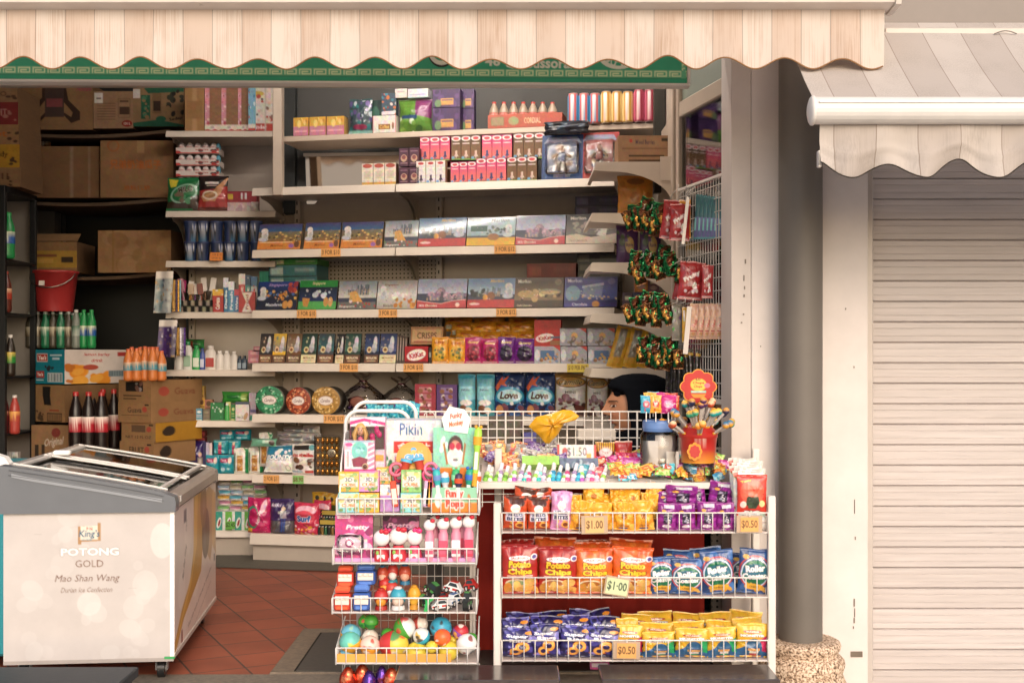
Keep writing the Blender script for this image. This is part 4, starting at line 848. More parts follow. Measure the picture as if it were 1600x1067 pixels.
A=Art(48,44,'b3302e'); A.t('KitKat',.42,.68,.22,'b5202a',w=.6,rot=-8,bold=.04); A=Art(48,44,'b5332f'); A.e(.4,.68,.34,.16,'f0e6e0',rot=-8); A.t('KitKat',.4,.68,.15,'b5202a',w=.5,rot=-8,bold=.04); A.r(.62,.62,1,.7,'5a5f78'); A.r(.6,.78,1,.95,'9a6a4a')
it(mkbox('wafer_box',.13,.13,.05,A,'9a2a26',m='gloss'),835,876,500,MID,MZ['s4'],'tall plain-topped red wafer box stacked on a small gift pack','box',back=.04,yb=541)
A=Art(42,28,'a8a6ae'); A.p([(.72,0),(1,0),(1,.3)],'b8403c'); A.e(.12,.5,.1,.3,'d9d8dc'); A.r(.25,.25,.78,.75,'4b6c92'); A.n(['c79a58','8d5a3c','6d86a0'],18,3,.05,(.25,.4,.9,.9))
A2=Art(42,28,'a3a1a9'); A2.p([(.72,0),(1,0),(1,.3)],'b8403c'); A2.e(.12,.5,.1,.3,'d9d8dc'); A2.e(.55,.42,.12,.17,'d9a96b'); A2.n(['8d7a6c','6a5a52','b39a88'],20,5,.06,(.25,.55,.95,.95)); A2.r(.2,0,.6,.08,'6d6f80')
g1=mkbox('small_gift_pack',.13,.085,.06,A,'8f8d93',m='gloss'); g2=mkbox('small_gift_pack',.13,.085,.06,A2,'8f8d93',m='gloss')
for i,(x0,x1,yt,yb,q) in enumerate([(835,875,541,None,g1),(876,917,541,None,g2),(919,960,541,None,g1),(875,916,513,540,g2),(918,960,513,540,g2)]):
    it(q,x0,x1,yt,MID,MZ['s4'],f'small square pale gift pack, {"upper" if i>2 else "lower"} layer, {nth(i if i<3 else i-3)} from the red wafer box side' ,'gift pack','small square gift packs',back=.03,yb=yb)
def window_bag(c,fruit,seed,c2='e9a'):
    A=Art(30,46,c); A.e(.5,.62,.36,.30,fruit[0]); A.n(fruit,22,seed,.09,(.25,.42,.75,.85)); A.t('Gummy',.5,.22,.12,'f0d070' if c!='d9942c' else 'a5402a',w=.62,bold=.03,sl=.2); A.r(.1,.92,.9,.97,'e8d8c8',.5); return A
wb=[('mango',mkbag('gummy_bag',.1,.145,.035,window_bag('d9942c',['e0b040','9a7a2c','5b6a3a'],1),'d9942c',seed=3)),('mango',None),('strawberry',mkbag('gummy_bag',.1,.145,.035,window_bag('b02a66',['8e2238','c04a58','5b1a2a'],2),'b02a66',seed=5)),('strawberry',None),('grape',mkbag('gummy_bag',.1,.145,.035,window_bag('6b2480',['2a1a38','4a2a5a','171020'],4),'6b2480',seed=8)),('grape',None)]
cur=None
for i,((nm,q),(x0,x1)) in enumerate(zip(wb,[(672,699),(698,726),(724,752),(751,778),(776,804),(802,836)])):
    cur=q or cur; it(cur,x0,x1,527+2*(i%2),MID,MZ['s4'],f'{dict(mango="yellow mango",strawberry="magenta strawberry",grape="purple grape")[nm]} gummy bag with a window, {nth(i)} in the front row','gummy bag','gummy bags in front row',back=.02,tilt=6)
A=Art(34,26,'d8922a'); A.t('Mango',.5,.35,.25,'b5502a',w=.5,sl=.2); A.r(.1,.6,.4,.85,'e8dcc8'); A.n(['b5702a','e8b048'],8,3,.08)
yb_=mkbag('mango_bag',.12,.09,.05,A,'d8922a',seed=11)
for i,(x0,x1,yt,yb,bk) in enumerate([(700,742,505,530,.2),(735,775,506,529,.16),(766,802,504,528,.2),(795,836,505,530,.16),(705,750,518,542,.09),(748,782,520,543,.09),(780,808,519,541,.09),(806,837,518,542,.09),(690,735,497,520,.25),(740,790,496,520,.25),(790,835,498,522,.25)]):
    it(yb_,x0,x1,yt,MID,MZ['s4'],f'yellow mango sweet bag piled behind the gummy bags, {nth(i)} in the pile','bag','piled yellow mango bags',back=bk,yb=yb,tilt=12,roll=[4,-6,3,-4,7,-3,5,-5,2,-8,3][i])
# row s5
def tub(col,seed):
    """round clear sweet tub lying with its lid to the front"""
    mb=MB(); r=.075; n=36; A=Art(44,44,'3a2f2a'); rg=random.Random(seed)
    A.e(.5,.5,.5,.5,col[0])
    for i in range(150):
        a=rg.uniform(0,6.28); q=math.sqrt(rg.uniform(.25,1))*.46; A.e(.5+q*math.cos(a),.5+q*math.sin(a),.035,.025,rg.choice(col),rg.uniform(0,180))
    A.e(.5,.5,.25,.16,'e8ded8'); A.e(.5,.5,.25,.16,'c9b0a8',ring=.8); A.t('Candies',.5,.5,.12,'7b5a5a',w=.34,sl=.3); A.e(.5,.72,.16,.05,col[1])
    a_=A.out(); k=a_.shape[0]; rr=np.linspace(0,1,14); th=np.linspace(0,2*np.pi,n,endpoint=False)
    P=np.zeros((14,n,3)); C=np.zeros((14,n,3))
    for i,q in enumerate(rr):
        P[i,:,0]=q*r*np.cos(th); P[i,:,2]=r+q*r*np.sin(th); P[i,:,1]=.004*(q**4)-.004
        ix=((.5+.5*q*np.cos(th)*.98)*k).astype(int).clip(0,k-1); iy=((.5-.5*q*np.sin(th)*.98)*k).astype(int).clip(0,k-1); C[i]=a_[iy,ix]
    # finer front disc
    R_=30; rr=np.linspace(0,1,R_); th=np.linspace(0,2*np.pi,72,endpoint=False); 
    Q,T=np.meshgrid(rr,th,indexing='ij'); P=np.stack([Q*r*np.cos(T),.004*Q**4-.004,r+Q*r*np.sin(T)],-1)
    ix=((.5+.49*Q*np.cos(T))*k).astype(int).clip(0,k-1); iy=((.5-.49*Q*np.sin(T))*k).astype(int).clip(0,k-1)
    mb.grid(P,art=a_[iy,ix],wrap=True,flip=True)
    for (q,y0,y1,c) in ((1.0,0,.02,'8d8a80'),(.98,.02,.10,'4b4540'),(1.0,.10,.105,'6b6860')):
        mb.grid(np.stack([np.stack([q*r*np.cos(th),np.full(72,y),r+q*r*np.sin(th)],1) for y in (y0,y1)]),c=c,wrap=True,flip=True)
    return (mb.build('sweet_tub','gloss'),2*r,.105,2*r)
for i,(x0,x1,yt,c,lab) in enumerate([(398,444,603,['2f7a52','4ba878','b8e0c0','1c4a34'],'green foiled'),(446,486,605,['8f3a22','c0603a','e8a878','5b2418'],'copper red foiled'),(486,532,604,['a07838','c89a50','ecd090','6b4c22'],'golden foiled')]):
    it(tub(c,i+2),x0,x1,yt,MID,MZ['s5'],f'round clear tub of {lab} sweets lying on its side','sweet tub','round tubs of foiled sweets',back=.03)
def cello(seed,c):
    mb=MB(); rg=random.Random(seed)
    for i in range(26):
        a,b_=rg.uniform(0,6.28),rg.uniform(0,1); mb.ball(.07*math.cos(a)*b_**.5,.07+.05*math.sin(a)*b_**.5,.02+rg.uniform(0,.05),.014,.014,.012,rg.choice(c),8)
    o=mb.build('gift_basket','foil'); mb=MB(); nr=np.random.RandomState(seed)
    pr=[(.088,0),(.092,.05),(.085,.09),(.05,.125),(.022,.145),(.012,.155),(.02,.165),(.05,.19)]; G=np.array([[(r_*math.cos(t)*(1+.08*math.sin(t*5+j)),.07+.75*r_*math.sin(t),z_+.006*math.sin(t*7)*(j>3)) for t in np.linspace(0,6.28,40)] for j,(r_,z_) in enumerate(pr)])[::-1]
    mb.grid(G,c='fff'); mb.build('wrapper','wrap',o); mb=MB(); mb.ball(0,-.005,.06,.035,.004,.028,'4b2626',20); mb.ball(0,-.0075,.06,.030,.003,.023,'7b4a3a',20); mb.build('label_disc','card',o)
    mb=MB(); mb.tube([(.014*math.cos(t),.07+.012*math.sin(t),.155) for t in np.linspace(0,6.28,10)],.004,'6b3a4a'); mb.build('ribbon','foil',o); return (o,.18,.14,.19)
it(cello(3,['5a2a3a','8a4a5a','6a4a30','b08a50','4a2a5a']),526,592,584,MID,MZ['s5'],'clear wrapped sweet basket with an oval brown label beside the golden tub','gift basket',back=.05)
it(cello(7,['5a3a2a','8a5a3a','6a4a30','b08a50','3a2a2a']),588,652,590,MID,MZ['s5'],'clear wrapped brown sweet basket beside the tall red box','gift basket',back=.08)
def tall(c,c2):
    A=Art(28,42,c)
    for k in range(4): A.r(.22,.1+k*.22,.78,.27+k*.22,c2); A.n(['e8d8d0','8a5a40','5a3020'],6,k+3,.08,(.25,.12+k*.22,.75,.25+k*.22))
    return A
it(mkbox('praline_box',.12,.16,.04,tall('9a3440','b5747a'),'7a2a34',m='gloss'),648,681,600,MID,MZ['s5'],'tall rose red praline box, next to the purple one','box')
it(mkbox('praline_box',.12,.16,.04,tall('5a3a6e','8a749a'),'4a2e5c',m='gloss'),682,714,601,MID,MZ['s5'],'tall purple praline box, next to the rose red one','box')
A=Art(28,60,'4f9fb0'); A.g('3f8a9e','8ccad4',0,.6); A.r(0,.0,1,.12,'3a8fa5'); A.r(.12,.3,.88,.62,'93d0dc'); A.t('Milk',.5,.38,.05,'5b7a84',w=.5,sl=.3); A.e(.5,.68,.34,.07,'e6ddd6'); A.e(.35,.82,.22,.09,'7a4a30'); A.e(.65,.86,.18,.08,'e8dccb'); A.e(.4,.9,.2,.05,'4a2a1c')
tg=mkbag('truffle_bag',.1,.2,.06,A,'4f9fb0',seed=6,stand=1,wr=.6)
for i,(x0,x1) in enumerate([(714,741),(743,771)]): it(tg,x0,x1,584,MID,MZ['s5'],f'tall sky blue chocolate truffle pack, {["left","right"][i]} one of the pair','truffle pack','sky blue truffle packs')
A=Art(56,78,'1d2f58'); A.n(['2c5c98','284a80','16223f'],26,5,.10); A.n(['e6e9f0','9ab4d8'],40,2,.012); A.e(.52,.55,.46,.2,'2f8aa8'); A.e(.52,.55,.40,.14,'a8d4dc'); A.t('Love',.52,.54,.17,'3a1f18',w=.62,bold=.05,sl=.15,o='e8e2da',ow=.01); A.p([(.05,.35),(.3,.1),(.28,.2),(.5,.08),(.36,.26),(.45,.34),(.25,.3),(.12,.45)],'c25a38'); A.n(['5b3226','7a4a58','3f241c'],16,7,.09,(.1,.76,.95,.97)); A.e(.2,.86,.12,.1,'c98a5a'); A.e(.6,.72,.06,.04,'efe6e0')
lv=mkbag('sweets_bag',.15,.21,.05,A,'1d2f58',seed=9,m='film',wr=.8)
for i,(x0,x1) in enumerate([(769,819),(818,866)]): it(lv,x0,x1,582,MID,MZ['s5'],f'dark blue chocolate bag reading Love, {["left","right"][i]} one of the pair','chocolate bag','dark blue love chocolate bags',tilt=5)
A=Art(48,78,'c9c0b6'); A.g('5a4020','b08a48',0,.12); A.e(.5,.22,.46,.13,'4a3418'); A.e(.5,.22,.43,.11,'a57c3c'); A.t('Camille',.5,.22,.13,'2f2010',w=.74,sl=.3,o='e6cf98',ow=.01,bold=.02); A.r(0,.36,1,1,'b9b4ae'); A.t('MINI',.5,.45,.06,'4b4540',w=.34); A.n(['5b3028','6e3c34','7d4a58','3c211b'],30,4,.11,(.12,.55,.92,.95)); A.p([(.35,.8),(.6,.75),(.65,1),(.5,1)],'ded6cc'); A.r(0,0,.05,1,'8a6c3a'); A.r(.95,0,1,1,'8a6c3a')
cm=mkbag('sweets_bag',.15,.21,.05,A,'8a6c3a',seed=14,wr=.8)
it(cm,865,916,583,MID,MZ['s5'],'gold and silver mini chocolate bag, between the blue bags and its twin','chocolate bag','gold mini chocolate bags',tilt=4)
it(cm,915,950,585,MID,MZ['s5'],'gold and silver mini chocolate bag, right by the face in the black headscarf','chocolate bag','gold mini chocolate bags',tilt=4)
# row s6 and base
A=Art(50,44,'e4e0dc'); A.p([(.05,.05),(.95,.0),(.95,.5),(.0,.55)],'2f7f9e'); A.g('e8e4e0','dcd8d4',.62,1); A.t('BOUNTY',.5,.5,.2,'f6f6f6',w=.85,bold=.05,o='27586e',ow=.015,sl=.15); A.n(['f2f0ee'],6,3,.07,(.1,.1,.9,.4)); A.e(.8,.85,.08,.09,'8a8680'); A.e(.8,.85,.06,.07,'e8e4e0')
it(mkbag('towel_pack',.16,.13,.06,A,'e4e0dc',seed=4),408,458,700,MID,MZ['s6'],'white and blue paper towel pack in front of the stacked wipes','towel pack',tilt=18)
A=Art(40,52,'d8d2cc'); A.r(.1,.05,.7,.2,'2b2320'); A.t('nutella',.5,.35,.14,'b53a30',w=.8,bold=.05); A.n(['4a2c1e','7a5038','e8dccb'],14,8,.12,(.15,.5,.85,.78)); A.e(.82,.12,.12,.09,'5a9aa0'); A.r(.05,.86,.5,.9,'7a90a0'); A.r(.6,.84,.9,.92,'b5443a')
it(mkbag('biscuit_bag',.13,.165,.05,A,'d8d2cc',seed=5,stand=1),453,493,694,MID,MZ['s6'],'white hazelnut biscuit bag between the paper towels and the golden sweets box','biscuit bag')
mb=MB(); mb.box(-.075,.075,0.004,.04,0,.14,'8a7a5c',b=.004)
for i in range(5):
    for j in range(5):
        if (i,j)!=(2,3) or True: mb.ball(-.06+.03*i,.004,.014+.028*j,.0135,.012,.0135,['b8863c','a87430','c89a50'][(i*3+j)%3],10)
mb.ball(.03,-.008,.082,.028,.003,.016,'b9a890',16); o=mb.build('golden_box','foil'); m2=MB(); m2.box(-.079,.079,-.014,.042,0,.146,'fff',b=.003); m2.build('clear_lid','clear',o)
it((o,.158,.042,.146),491,531,680,MID,MZ['s6'],'clear box of round gold foil chocolates beside the toy stand','chocolate box')
A=Art(44,14,'d5d0cb'); A.r(.1,.3,.45,.7,'b8b2b8'); A.r(.55,.2,.75,.8,'9aa0a8'); A.r(.3,.4,.5,.6,'6d6a70')
wp=mkbag('wipes_pack',.16,.04,.12,A,'cdc8c4',seed=2)
for i,(x0,x1,yt,yb) in enumerate([(428,478,690,702),(430,482,682,692),(426,476,675,684),(432,484,668,677),(470,500,678,692),(466,496,666,678)]): it(wp,x0,x1,yt,MID,MZ['s6'],f'white wet wipes pack, {nth(i)} in the pile behind the paper towels','wipes','piled wet wipes packs',back=.16,yb=yb,rz=[-4,6,3,-7,12,-9][i])
A=Art(30,44,'e2dcd2'); A.r(.28,.3,.66,.9,'b5803a'); A.n(['d9a860','8a5a28'],10,5,.06,(.3,.4,.62,.85)); A.r(.8,0,1,1,'23804a'); A.r(.08,.2,.16,.9,'4a7a58'); A.p([(.6,0),(1,0),(1,.25)],'23804a')
nb=mkbag('noodle_bag',.1,.16,.05,A,'d8d2c8',seed=12,stand=1)
for i,(x0,x1,yt,bk) in enumerate([(364,387,700,0.02),(387,410,699,.02),(402,424,676,.15)]): it(nb,x0,x1,yt,LEFT if i<2 else MID,LZ['f'] if i<2 else MZ['s6']+.03,f'white bag with green edge and brown biscuits, {["left of the pair","right of the pair","behind, above the other two"][i]}','biscuit bag','white and green biscuit bags',back=bk)
it(mkbag('wipes_pouch',.16,.06,.05,Art(40,16,'7ab89a').r(.5,.3,.9,.7,'cfe6da').e(.85,.6,.1,.3,'4a3430'),'7ab89a',seed=3),388,430,688,MID,MZ['s6'],'mint green soft pouch lying on the white and green biscuit bags','pouch',back=.06,yb=700,tilt=20)
# base shelf
A=Art(40,60,'b5255e'); A.e(.3,.55,.28,.32,'2f8a6a'); A.e(.34,.55,.22,.26,'b5255e'); A.e(.75,.25,.1,.2,'e8c0d0',rot=15); A.t('Action Day',.58,.55,.12,'f0dce4',w=.6,rot=-78,sl=.1); A.r(.02,.85,.28,.97,'d9a33a'); A.n(['e8a8c0'],20,4,.015)
it(mkbag('powder_bag',.15,.22,.07,A,'b5255e',seed=22,stand=1),383,420,778,MID,MZ['b'],'magenta washing powder bag at the left end of the bottom shelf','bag',back=-.01)
A=Art(40,60,'3b2a58'); A.t('kiki',.32,.18,.1,'e0d8e8',w=.4,sl=.3); A.e(.62,.28,.08,.06,'d9b8a0'); A.r(.5,.34,.74,.55,'b9b4b8'); A.r(.54,.55,.60,.95,'2f4a88'); A.r(.63,.55,.69,.95,'2f4a88'); A.r(0,.62,.5,1,'5a5658'); A.r(.7,.62,1,1,'5a5658'); A.r(.4,.35,.5,.42,'b9b4b8')
it(mkbag('pad_pack',.15,.2,.08,A,'3b2a58',seed=24,stand=1),418,457,780,MID,MZ['b'],'dark purple sanitary pad pack with a standing woman on the bottom shelf','pad pack',back=-.01)
A=Art(46,60,'c0304e'); A.e(.5,.25,.4,.15,'e8b0c0'); A.e(.45,.45,.42,.2,'d94a5e'); A.t('Surf',.45,.5,.2,'2a5a9a',w=.62,bold=.06,o='f0e8e8',ow=.02); A.n(['e0a03a','d9683a','f0d0d8','a02040'],26,7,.05,(.05,.68,.95,.98))
it(mkbag('powder_bag',.16,.21,.07,A,'c0304e',seed=27,stand=1),456,496,786,MID,MZ['b'],'pink red washing powder bag reading Surf on the bottom shelf','bag',back=-.01)
A.e(.5,.5,.1,.1,'c0304e'); it(mkbag('powder_bag',.16,.21,.07,A,'a82844',seed=28,stand=1),488,516,782,MID,MZ['b'],'second pink red powder bag, half behind the one reading Surf','bag',back=.08)
A=Art(40,30,'c99a2e'); A.e(.35,.3,.14,.12,'3a3a2a'); A.r(0,.6,1,1,'4a5a2e'); 
gl_=mkbag('glove_pack',.12,.1,.03,A,'c99a2e',seed=31)
for k in range(3): it(gl_,486+k*12,512+k*10,768+k*2,MID,MZ['b'],f'yellow and green glove pack, {nth(k)} behind the batteries','glove pack','yellow glove packs',back=.16,yb=800)
mb=MB()
for i in range(6):
    for j in range(2): mb.tube([(-.06+.024*i,.01+.012*j,.0),(-.06+.024*i,.01+.012*j,.045)],.0085,['2a2c2b','8a6a3a','3a6a4a'][(i+j)%3],n=10); mb.tube([(-.06+.024*i,.01+.012*j,.045),(-.06+.024*i,.01+.012*j,.05)],.004,'c9c4bc',n=8)
mb.box(-.075,.075,.03,.033,0,.09,'1e2423'); mb.box(-.06,.06,.027,.0295,.06,.085,'b9a14a')
bt=(mb.build('battery_pack','gloss'),.15,.05,.09)
for i,(x0,x1,yt,yb,bk) in enumerate([(494,528,812,None,0),(498,526,797,820,.06)]): it(bt,x0,x1,yt,MID,MZ['b'],f'card of black and gold batteries, {["front","rear"][i]} one at the right of the bottom shelf','battery pack','battery packs',back=bk,yb=yb)
# top shelf s0
TS=Line(*MID.at(430,.10),*MID.at(1030,.10)); z0_=MZ['s0']
A=Art(30,18,'d0a042'); A.r(0,.5,1,1,'c07a90'); A.n(['e8c880','b58a38'],6,3,.1,(0,0,1,.45)); A.r(.1,.7,.9,.78,'e0b0bc')
tp=mkbox('tissue_pack',.1,.07,.07,A,'c9a05a')
for i,(x0,x1) in enumerate([(458,482),(483,509),(510,538)]): it(tp,x0,x1,184-i,TS,z0_,f'yellow and pink small carton on the top shelf, {nth(i)} from the left','carton','yellow and pink cartons',back=0)
A=Art(40,46,'3a4a50'); A.n(['5a4a7a','2a6a6a','b9bcc4','7a6a9a','1f3a40'],44,7,.07); A.e(.5,.8,.3,.07,'8a2a4a'); A.r(0,.9,1,1,'8abab0')
it(mkbag('toy_pouch',.13,.17,.04,A,'2a4a4a',seed=41),543,581,154,TS,z0_,'dark teal and violet shiny pouch on the top shelf','pouch',back=0)
it(mkbox('carton',.06,.12,.05,Art(10,20,'24403c').e(.4,.4,.3,.2,'3a6a5a'),'1d3431'),581,597,157,TS,z0_,'dark green carton beside the shiny teal pouch','carton',back=.05)
A=Art(36,20,'ddd4cc'); A.r(.25,.5,.75,.8,'8a5a32'); A.t('Coffee',.5,.65,.22,'d9b060',w=.4); A.r(0,0,.04,1,'b04a4a'); A.r(.96,0,1,1,'b04a4a'); A.e(.86,.6,.05,.2,'8a5a3a')
it(mkbox('coffee_box',.12,.065,.06,A,'cfc4bb'),582,619,181,TS,z0_,'white coffee box with a brown cup on the top shelf','coffee box',back=0)
A=Art(26,38,'3a4a5a'); A.n(['c06a3a','7a3a3a','3a7a8a','c9c4c0'],26,4,.11); A.r(.1,.82,.9,.97,'d9c8cc')
it(mkbox('toy_box',.09,.12,.05,A,'2a3a4a'),596,619,146,TS,z0_,'orange and blue toy box stacked on the white coffee box','box',back=0.01,yb=180)
A=Art(44,44,'5f8a3a'); A.p([(.5,0),(1,0),(1,.6),(.55,.5)],'7a3a68'); A.n(['7aa048','3a6a30','c9d8b8'],12,9,.08,(0,.5,.7,1)); A.r(.1,.5,.6,.6,'34507a')
it(mkbag('sweets_pack',.15,.13,.06,A,'5f8a3a',seed=44,wr=.6),620,673,154,TS,z0_,'green and plum snack bag on the top shelf','snack bag',back=0)
it(mkbox('carton',.07,.05,.06,Art(18,14,'d0c4bb').r(.2,.3,.8,.4,'a0948c'),'c4b8af'),617,636,139,TS,z0_,'plain cream carton on top of the green snack bag','carton',back=.01,yb=153)
it(mkbox('carton',.09,.05,.06,Art(26,14,'c9c8cc').r(.1,.6,.9,.7,'8a90b0').r(0,.9,1,1,'5a9a9a'),'c0bfc4'),637,669,139,TS,z0_,'pale blue printed carton on top of the green snack bag','carton',back=.01,yb=153)
A=Art(36,24,'38204a'); A.n(['4e3264','2a183c'],10,5,.12); A.r(.3,.5,.75,.85,'b98a4a'); A.r(.33,.55,.72,.62,'5b3a5e'); A.e(.2,.75,.12,.2,'5a7a50')
pb=mkbox('purple_box',.12,.085,.08,A,'2c1a40',m='card')
for i,(x0,x1,yt,yb,bk) in enumerate([(676,719,169,None,0),(676,719,140,168,0),(721,741,170,None,.06),(721,741,140,169,.06)]): it(pb,x0,x1,yt,TS,z0_,f'purple wrapped raisin box, {["lower front","upper front","lower rear","upper rear"][i]} one of the block of four','raisin box','block of purple raisin boxes',back=bk,yb=yb)
def bottle(cols,name='drink_bottle',h=.23,r=.031,liquid=None,lab=True,pet='greenpet',n=20,shape=0):
    """bottle with a cap and a printed sleeve as parts"""
    body,cap,lb,ink=cols; mb=MB()
    pr=[(r*.7,0),(r*.96,.006),(r,.02),(r*.97,h*.18),(r,h*.3),(r,h*.58),(r*.93,h*.68),(r*.62,h*.82),(r*.42,h*.90),(r*.40,h*.955)]
    mb.lathe(pr,n,body); mb.lathe([(0.0005,0.001),(r*.7,0)],n,body); o=mb.build(name,'gloss' if pet is None else 'plastic')
    m2=MB(); m2.lathe([(r*.44,h*.93),(r*.45,h*.99),(r*.38,h),(.0005,h)],n,cap); m2.build('cap','plastic',o)
    if lab:
        A=Art(64,20,lb); A.t(ink[1],.5,.5,.42,ink[0],w=.2,bold=.01,sl=.1); A.r(0,0,1,.06,ink[0]); A.e(.5,.5,.12,.46,ink[0],al=.06)
        A.t(ink[1],.0+.02,.5,.4,ink[0],w=.2); m3=MB(); m3.lathe([(r*1.015,h*.32),(r*1.02,h*.45),(r*1.015,h*.58)],64,art=A.out(),a0=math.pi); m3.build('sleeve','gloss',o)
    return (o,2*r,2*r,h)
rb=bottle(('9a8a78','b03028','d8cfc0',('b03a30','SODA')),h=.12,r=.028)
A=Art(90,16,'a04a38'); A.r(.05,.2,.22,.8,'6b6a50'); A.r(.06,.25,.21,.75,'8a7a58'); A.e(.35,.5,.07,.3,'8a8a60'); A.t('CORDIAL',.6,.5,.4,'d8b090',w=.22)
crt=mkbox('bottle_tray',.36,.045,.13,A,'8f4232'); it(crt,762,878,178,TS,z0_,'red brown carton tray holding the small white drink bottles','tray',back=0)
for i in range(7):
    x=772+i*15.2; it(rb,x-7.5,x+7.5,160,TS,z0_+.004,f'small white bottle with red cap in the red carton tray, {nth(i)} from the left','bottle','small bottles in the tray',back=.045)
def can(c0,c1,c2,txt='POP'):
    A=Art(66,44,c0); A.g(c0,c1,.05,.95)
    for k in (0,.34,.67): A.e(.5+k-.5 if k else .5,.5,.07,.16,c2); A.e(.16+k,.35,.05,.1,'e0d8d4'); A.n([c2,'d0a8a0'],5,int(k*10),.03,(k,.2,k+.3,.9))
    A.t(txt,.5,.3,.12,'f0e8e0',w=.14,bold=.04); A.r(0,0,1,.05,'b9b4b0'); A.r(0,.95,1,1,'a8a4a0'); mb=MB(); mb.lathe([(.02,.0),(.0285,.006),(.029,.012),(.029,.129),(.024,.1405),(.023,.143)][::1],66,art=A.out(),a0=math.pi); mb.lathe([(.0005,.139),(.022,.139),(.0235,.143),(.0245,.142)],24,'c0bcb8')
    return (mb.build('drink_can','gloss' if c0=='b07a30' else 'card'),.058,.058,.143)
cc=[can('c0605a','b0403c','4a8ab0'),can('b07a30','c09038','e0c890','TEA'),can('8a2a3c','983044','c0607a')]
for g in range(3):
    for i in range(3):
        x=887+g*51.5+i*17; it(cc[g],x,x+17.5,[147,144,141][g],TS,z0_,f'{["salmon red","golden","crimson"][g]} slim drink can, {["left","middle","right"][i]} of its three on the top shelf','drink can','slim drink cans on the top shelf',back=0.0)
# s1: strawberry stick cartons
def pocky(c0,c1,fig='3a3a6a',top='e8dcd8'):
    A=Art(18,40,c0); A.g(c0,c1,.15,.9); A.e(.5,.12,.46,.1,top); A.e(.5,.12,.3,.06,'c0484a'); A.r(.15,.3,.85,.34,'e8e0dc',.7); A.p([(.4,.62),(.6,.6),(.62,.75),(.75,.86),(.6,.84),(.5,.95),(.42,.84),(.3,.86),(.42,.74)],fig); A.e(.2,.9,.15,.06,'6a9ac8'); A.r(0,.93,1,1,'7a9a4a' if c0!='d5ccc6' else 'a8c0a0'); return A
PK=dict(white=mkbox('stick_carton',.055,.125,.05,pocky('d5ccc6','e0d8d2','3a3048'),'b98a70'),pink=mkbox('stick_carton',.055,.125,.05,pocky('c03a72','e07868'),'a8345c'),brown=mkbox('stick_carton',.055,.125,.05,pocky('5e4230','7a5a3c','c9b8a8'),'3e2c22'),
 gold=mkbox('stick_carton',.055,.125,.05,Art(18,40,'dccfc2').e(.5,.12,.4,.1,'a85040').r(.2,.35,.8,.7,'cbbba8').r(0,.85,1,1,'d0a050'),'6b4a34'),plum=mkbox('stick_carton',.055,.125,.05,Art(18,40,'4a2c3c').e(.5,.55,.3,.2,'c09a80').e(.5,.5,.2,.12,'7b4a48').r(.15,.8,.85,.84,'a08088').r(.15,.15,.85,.2,'8a6a78'),'3a2230'))
def sticks(kind,x0,x1,yt,yb,n,bk,where):
    w=(x1-x0)/n
    for i in range(n): it(PK[kind],x0+w*i+.3,x0+w*(i+1)-.3,yt-i*.6,MID,MZ['s1'],f'{dict(white="white",pink="pink",brown="brown",gold="cream and gold",plum="plum")[kind]} biscuit stick carton, {["left","middle","right"][i] if n==3 else ["left","right"][i]} of {n}, {where}','stick carton','biscuit stick cartons',back=bk,yb=yb)
sticks('gold',565,619,256,None,3,.02,'standing alone at the left end'); sticks('plum',623,655,232,260,2,.03,'upper pair by the whites'); sticks('plum',623,655,262,None,2,.02,'lower pair by the whites')
sticks('white',650,696,252,None,3,.02,'in front of the pink ones'); sticks('pink',656,703,215,251,3,.09,'upper left block'); sticks('brown',705,751,213,250,3,.09,'upper second block'); sticks('pink',753,800,212,249,3,.09,'upper third block'); sticks('brown',802,851,209,248,3,.09,'upper right block')
sticks('pink',704,744,254,None,3,.03,'front left of the lower row'); sticks('pink',744,791,248,None,3,.02,'front middle of the lower row'); sticks('brown',792,839,246,None,3,.02,'front right of the lower row')
mb=MB()
def blister(c,c2,seed,lab,x0,x1,yt):
    A=Art(50,56,c); A.e(.5,.5,.42,.38,c2,al=.6); A.p([(.15,.06),(.85,.06),(.95,.2),(.8,.16),(.2,.16),(.05,.2)],'8a90a8'); A.n(['b98a5a','d8a878','6a4030','2a3458','c9ccd4'],24,seed,.07,(.3,.25,.72,.8)); A.r(.1,.86,.9,.96,c2); A.t('HERO SET',.5,.9,.06,'d0c8c8',w=.5)
    pr=mkbox('toy_card',.17,.19,.012,A,c,m='card'); m2=MB(); m2.box(-.07,.07,-.028,-.001,.02,.16,'fff',b=.012); m2.build('blister','wrap',pr[0]); 
    f=MB(); f.ball(0,-.012,.125,.012,.01,.014,'c89070',10); f.box(-.015,.015,-.018,-.006,.075,.112,c2,b=.005); f.tube([(-.018,-.012,.105),(-.035,-.014,.085)],.005,'a87a4a'); f.tube([(.018,-.012,.105),(.036,-.014,.09)],.005,'a87a4a'); f.tube([(-.008,-.012,.075),(-.014,-.012,.035)],.006,'5a4a3a'); f.tube([(.008,-.012,.075),(.016,-.012,.035)],.006,'5a4a3a'); f.build('toy_figure','plastic',pr[0])
    it(pr,x0,x1,yt,MID,MZ['s1'],lab,'toy pack',back=.04,tilt=8)
blister('24406e','3a5a94',3,'blue carded action toy leaning on the second shelf',846,910,210); blister('9a3430','b04a44',6,'red carded action toy leaning on the second shelf',907,966,206)
it(mkbag('black_bag',.2,.05,.05,Art(50,14,'1d1f26').n(['2c3040','3a4a58'],10,3,.1),'1a1c22',seed=50,wr=2.5),849,919,188,MID,MZ['s1'],'crumpled black plastic bag on top of the carded toys','plastic bag',back=.0,yb=208)
RB=FR(5.64)
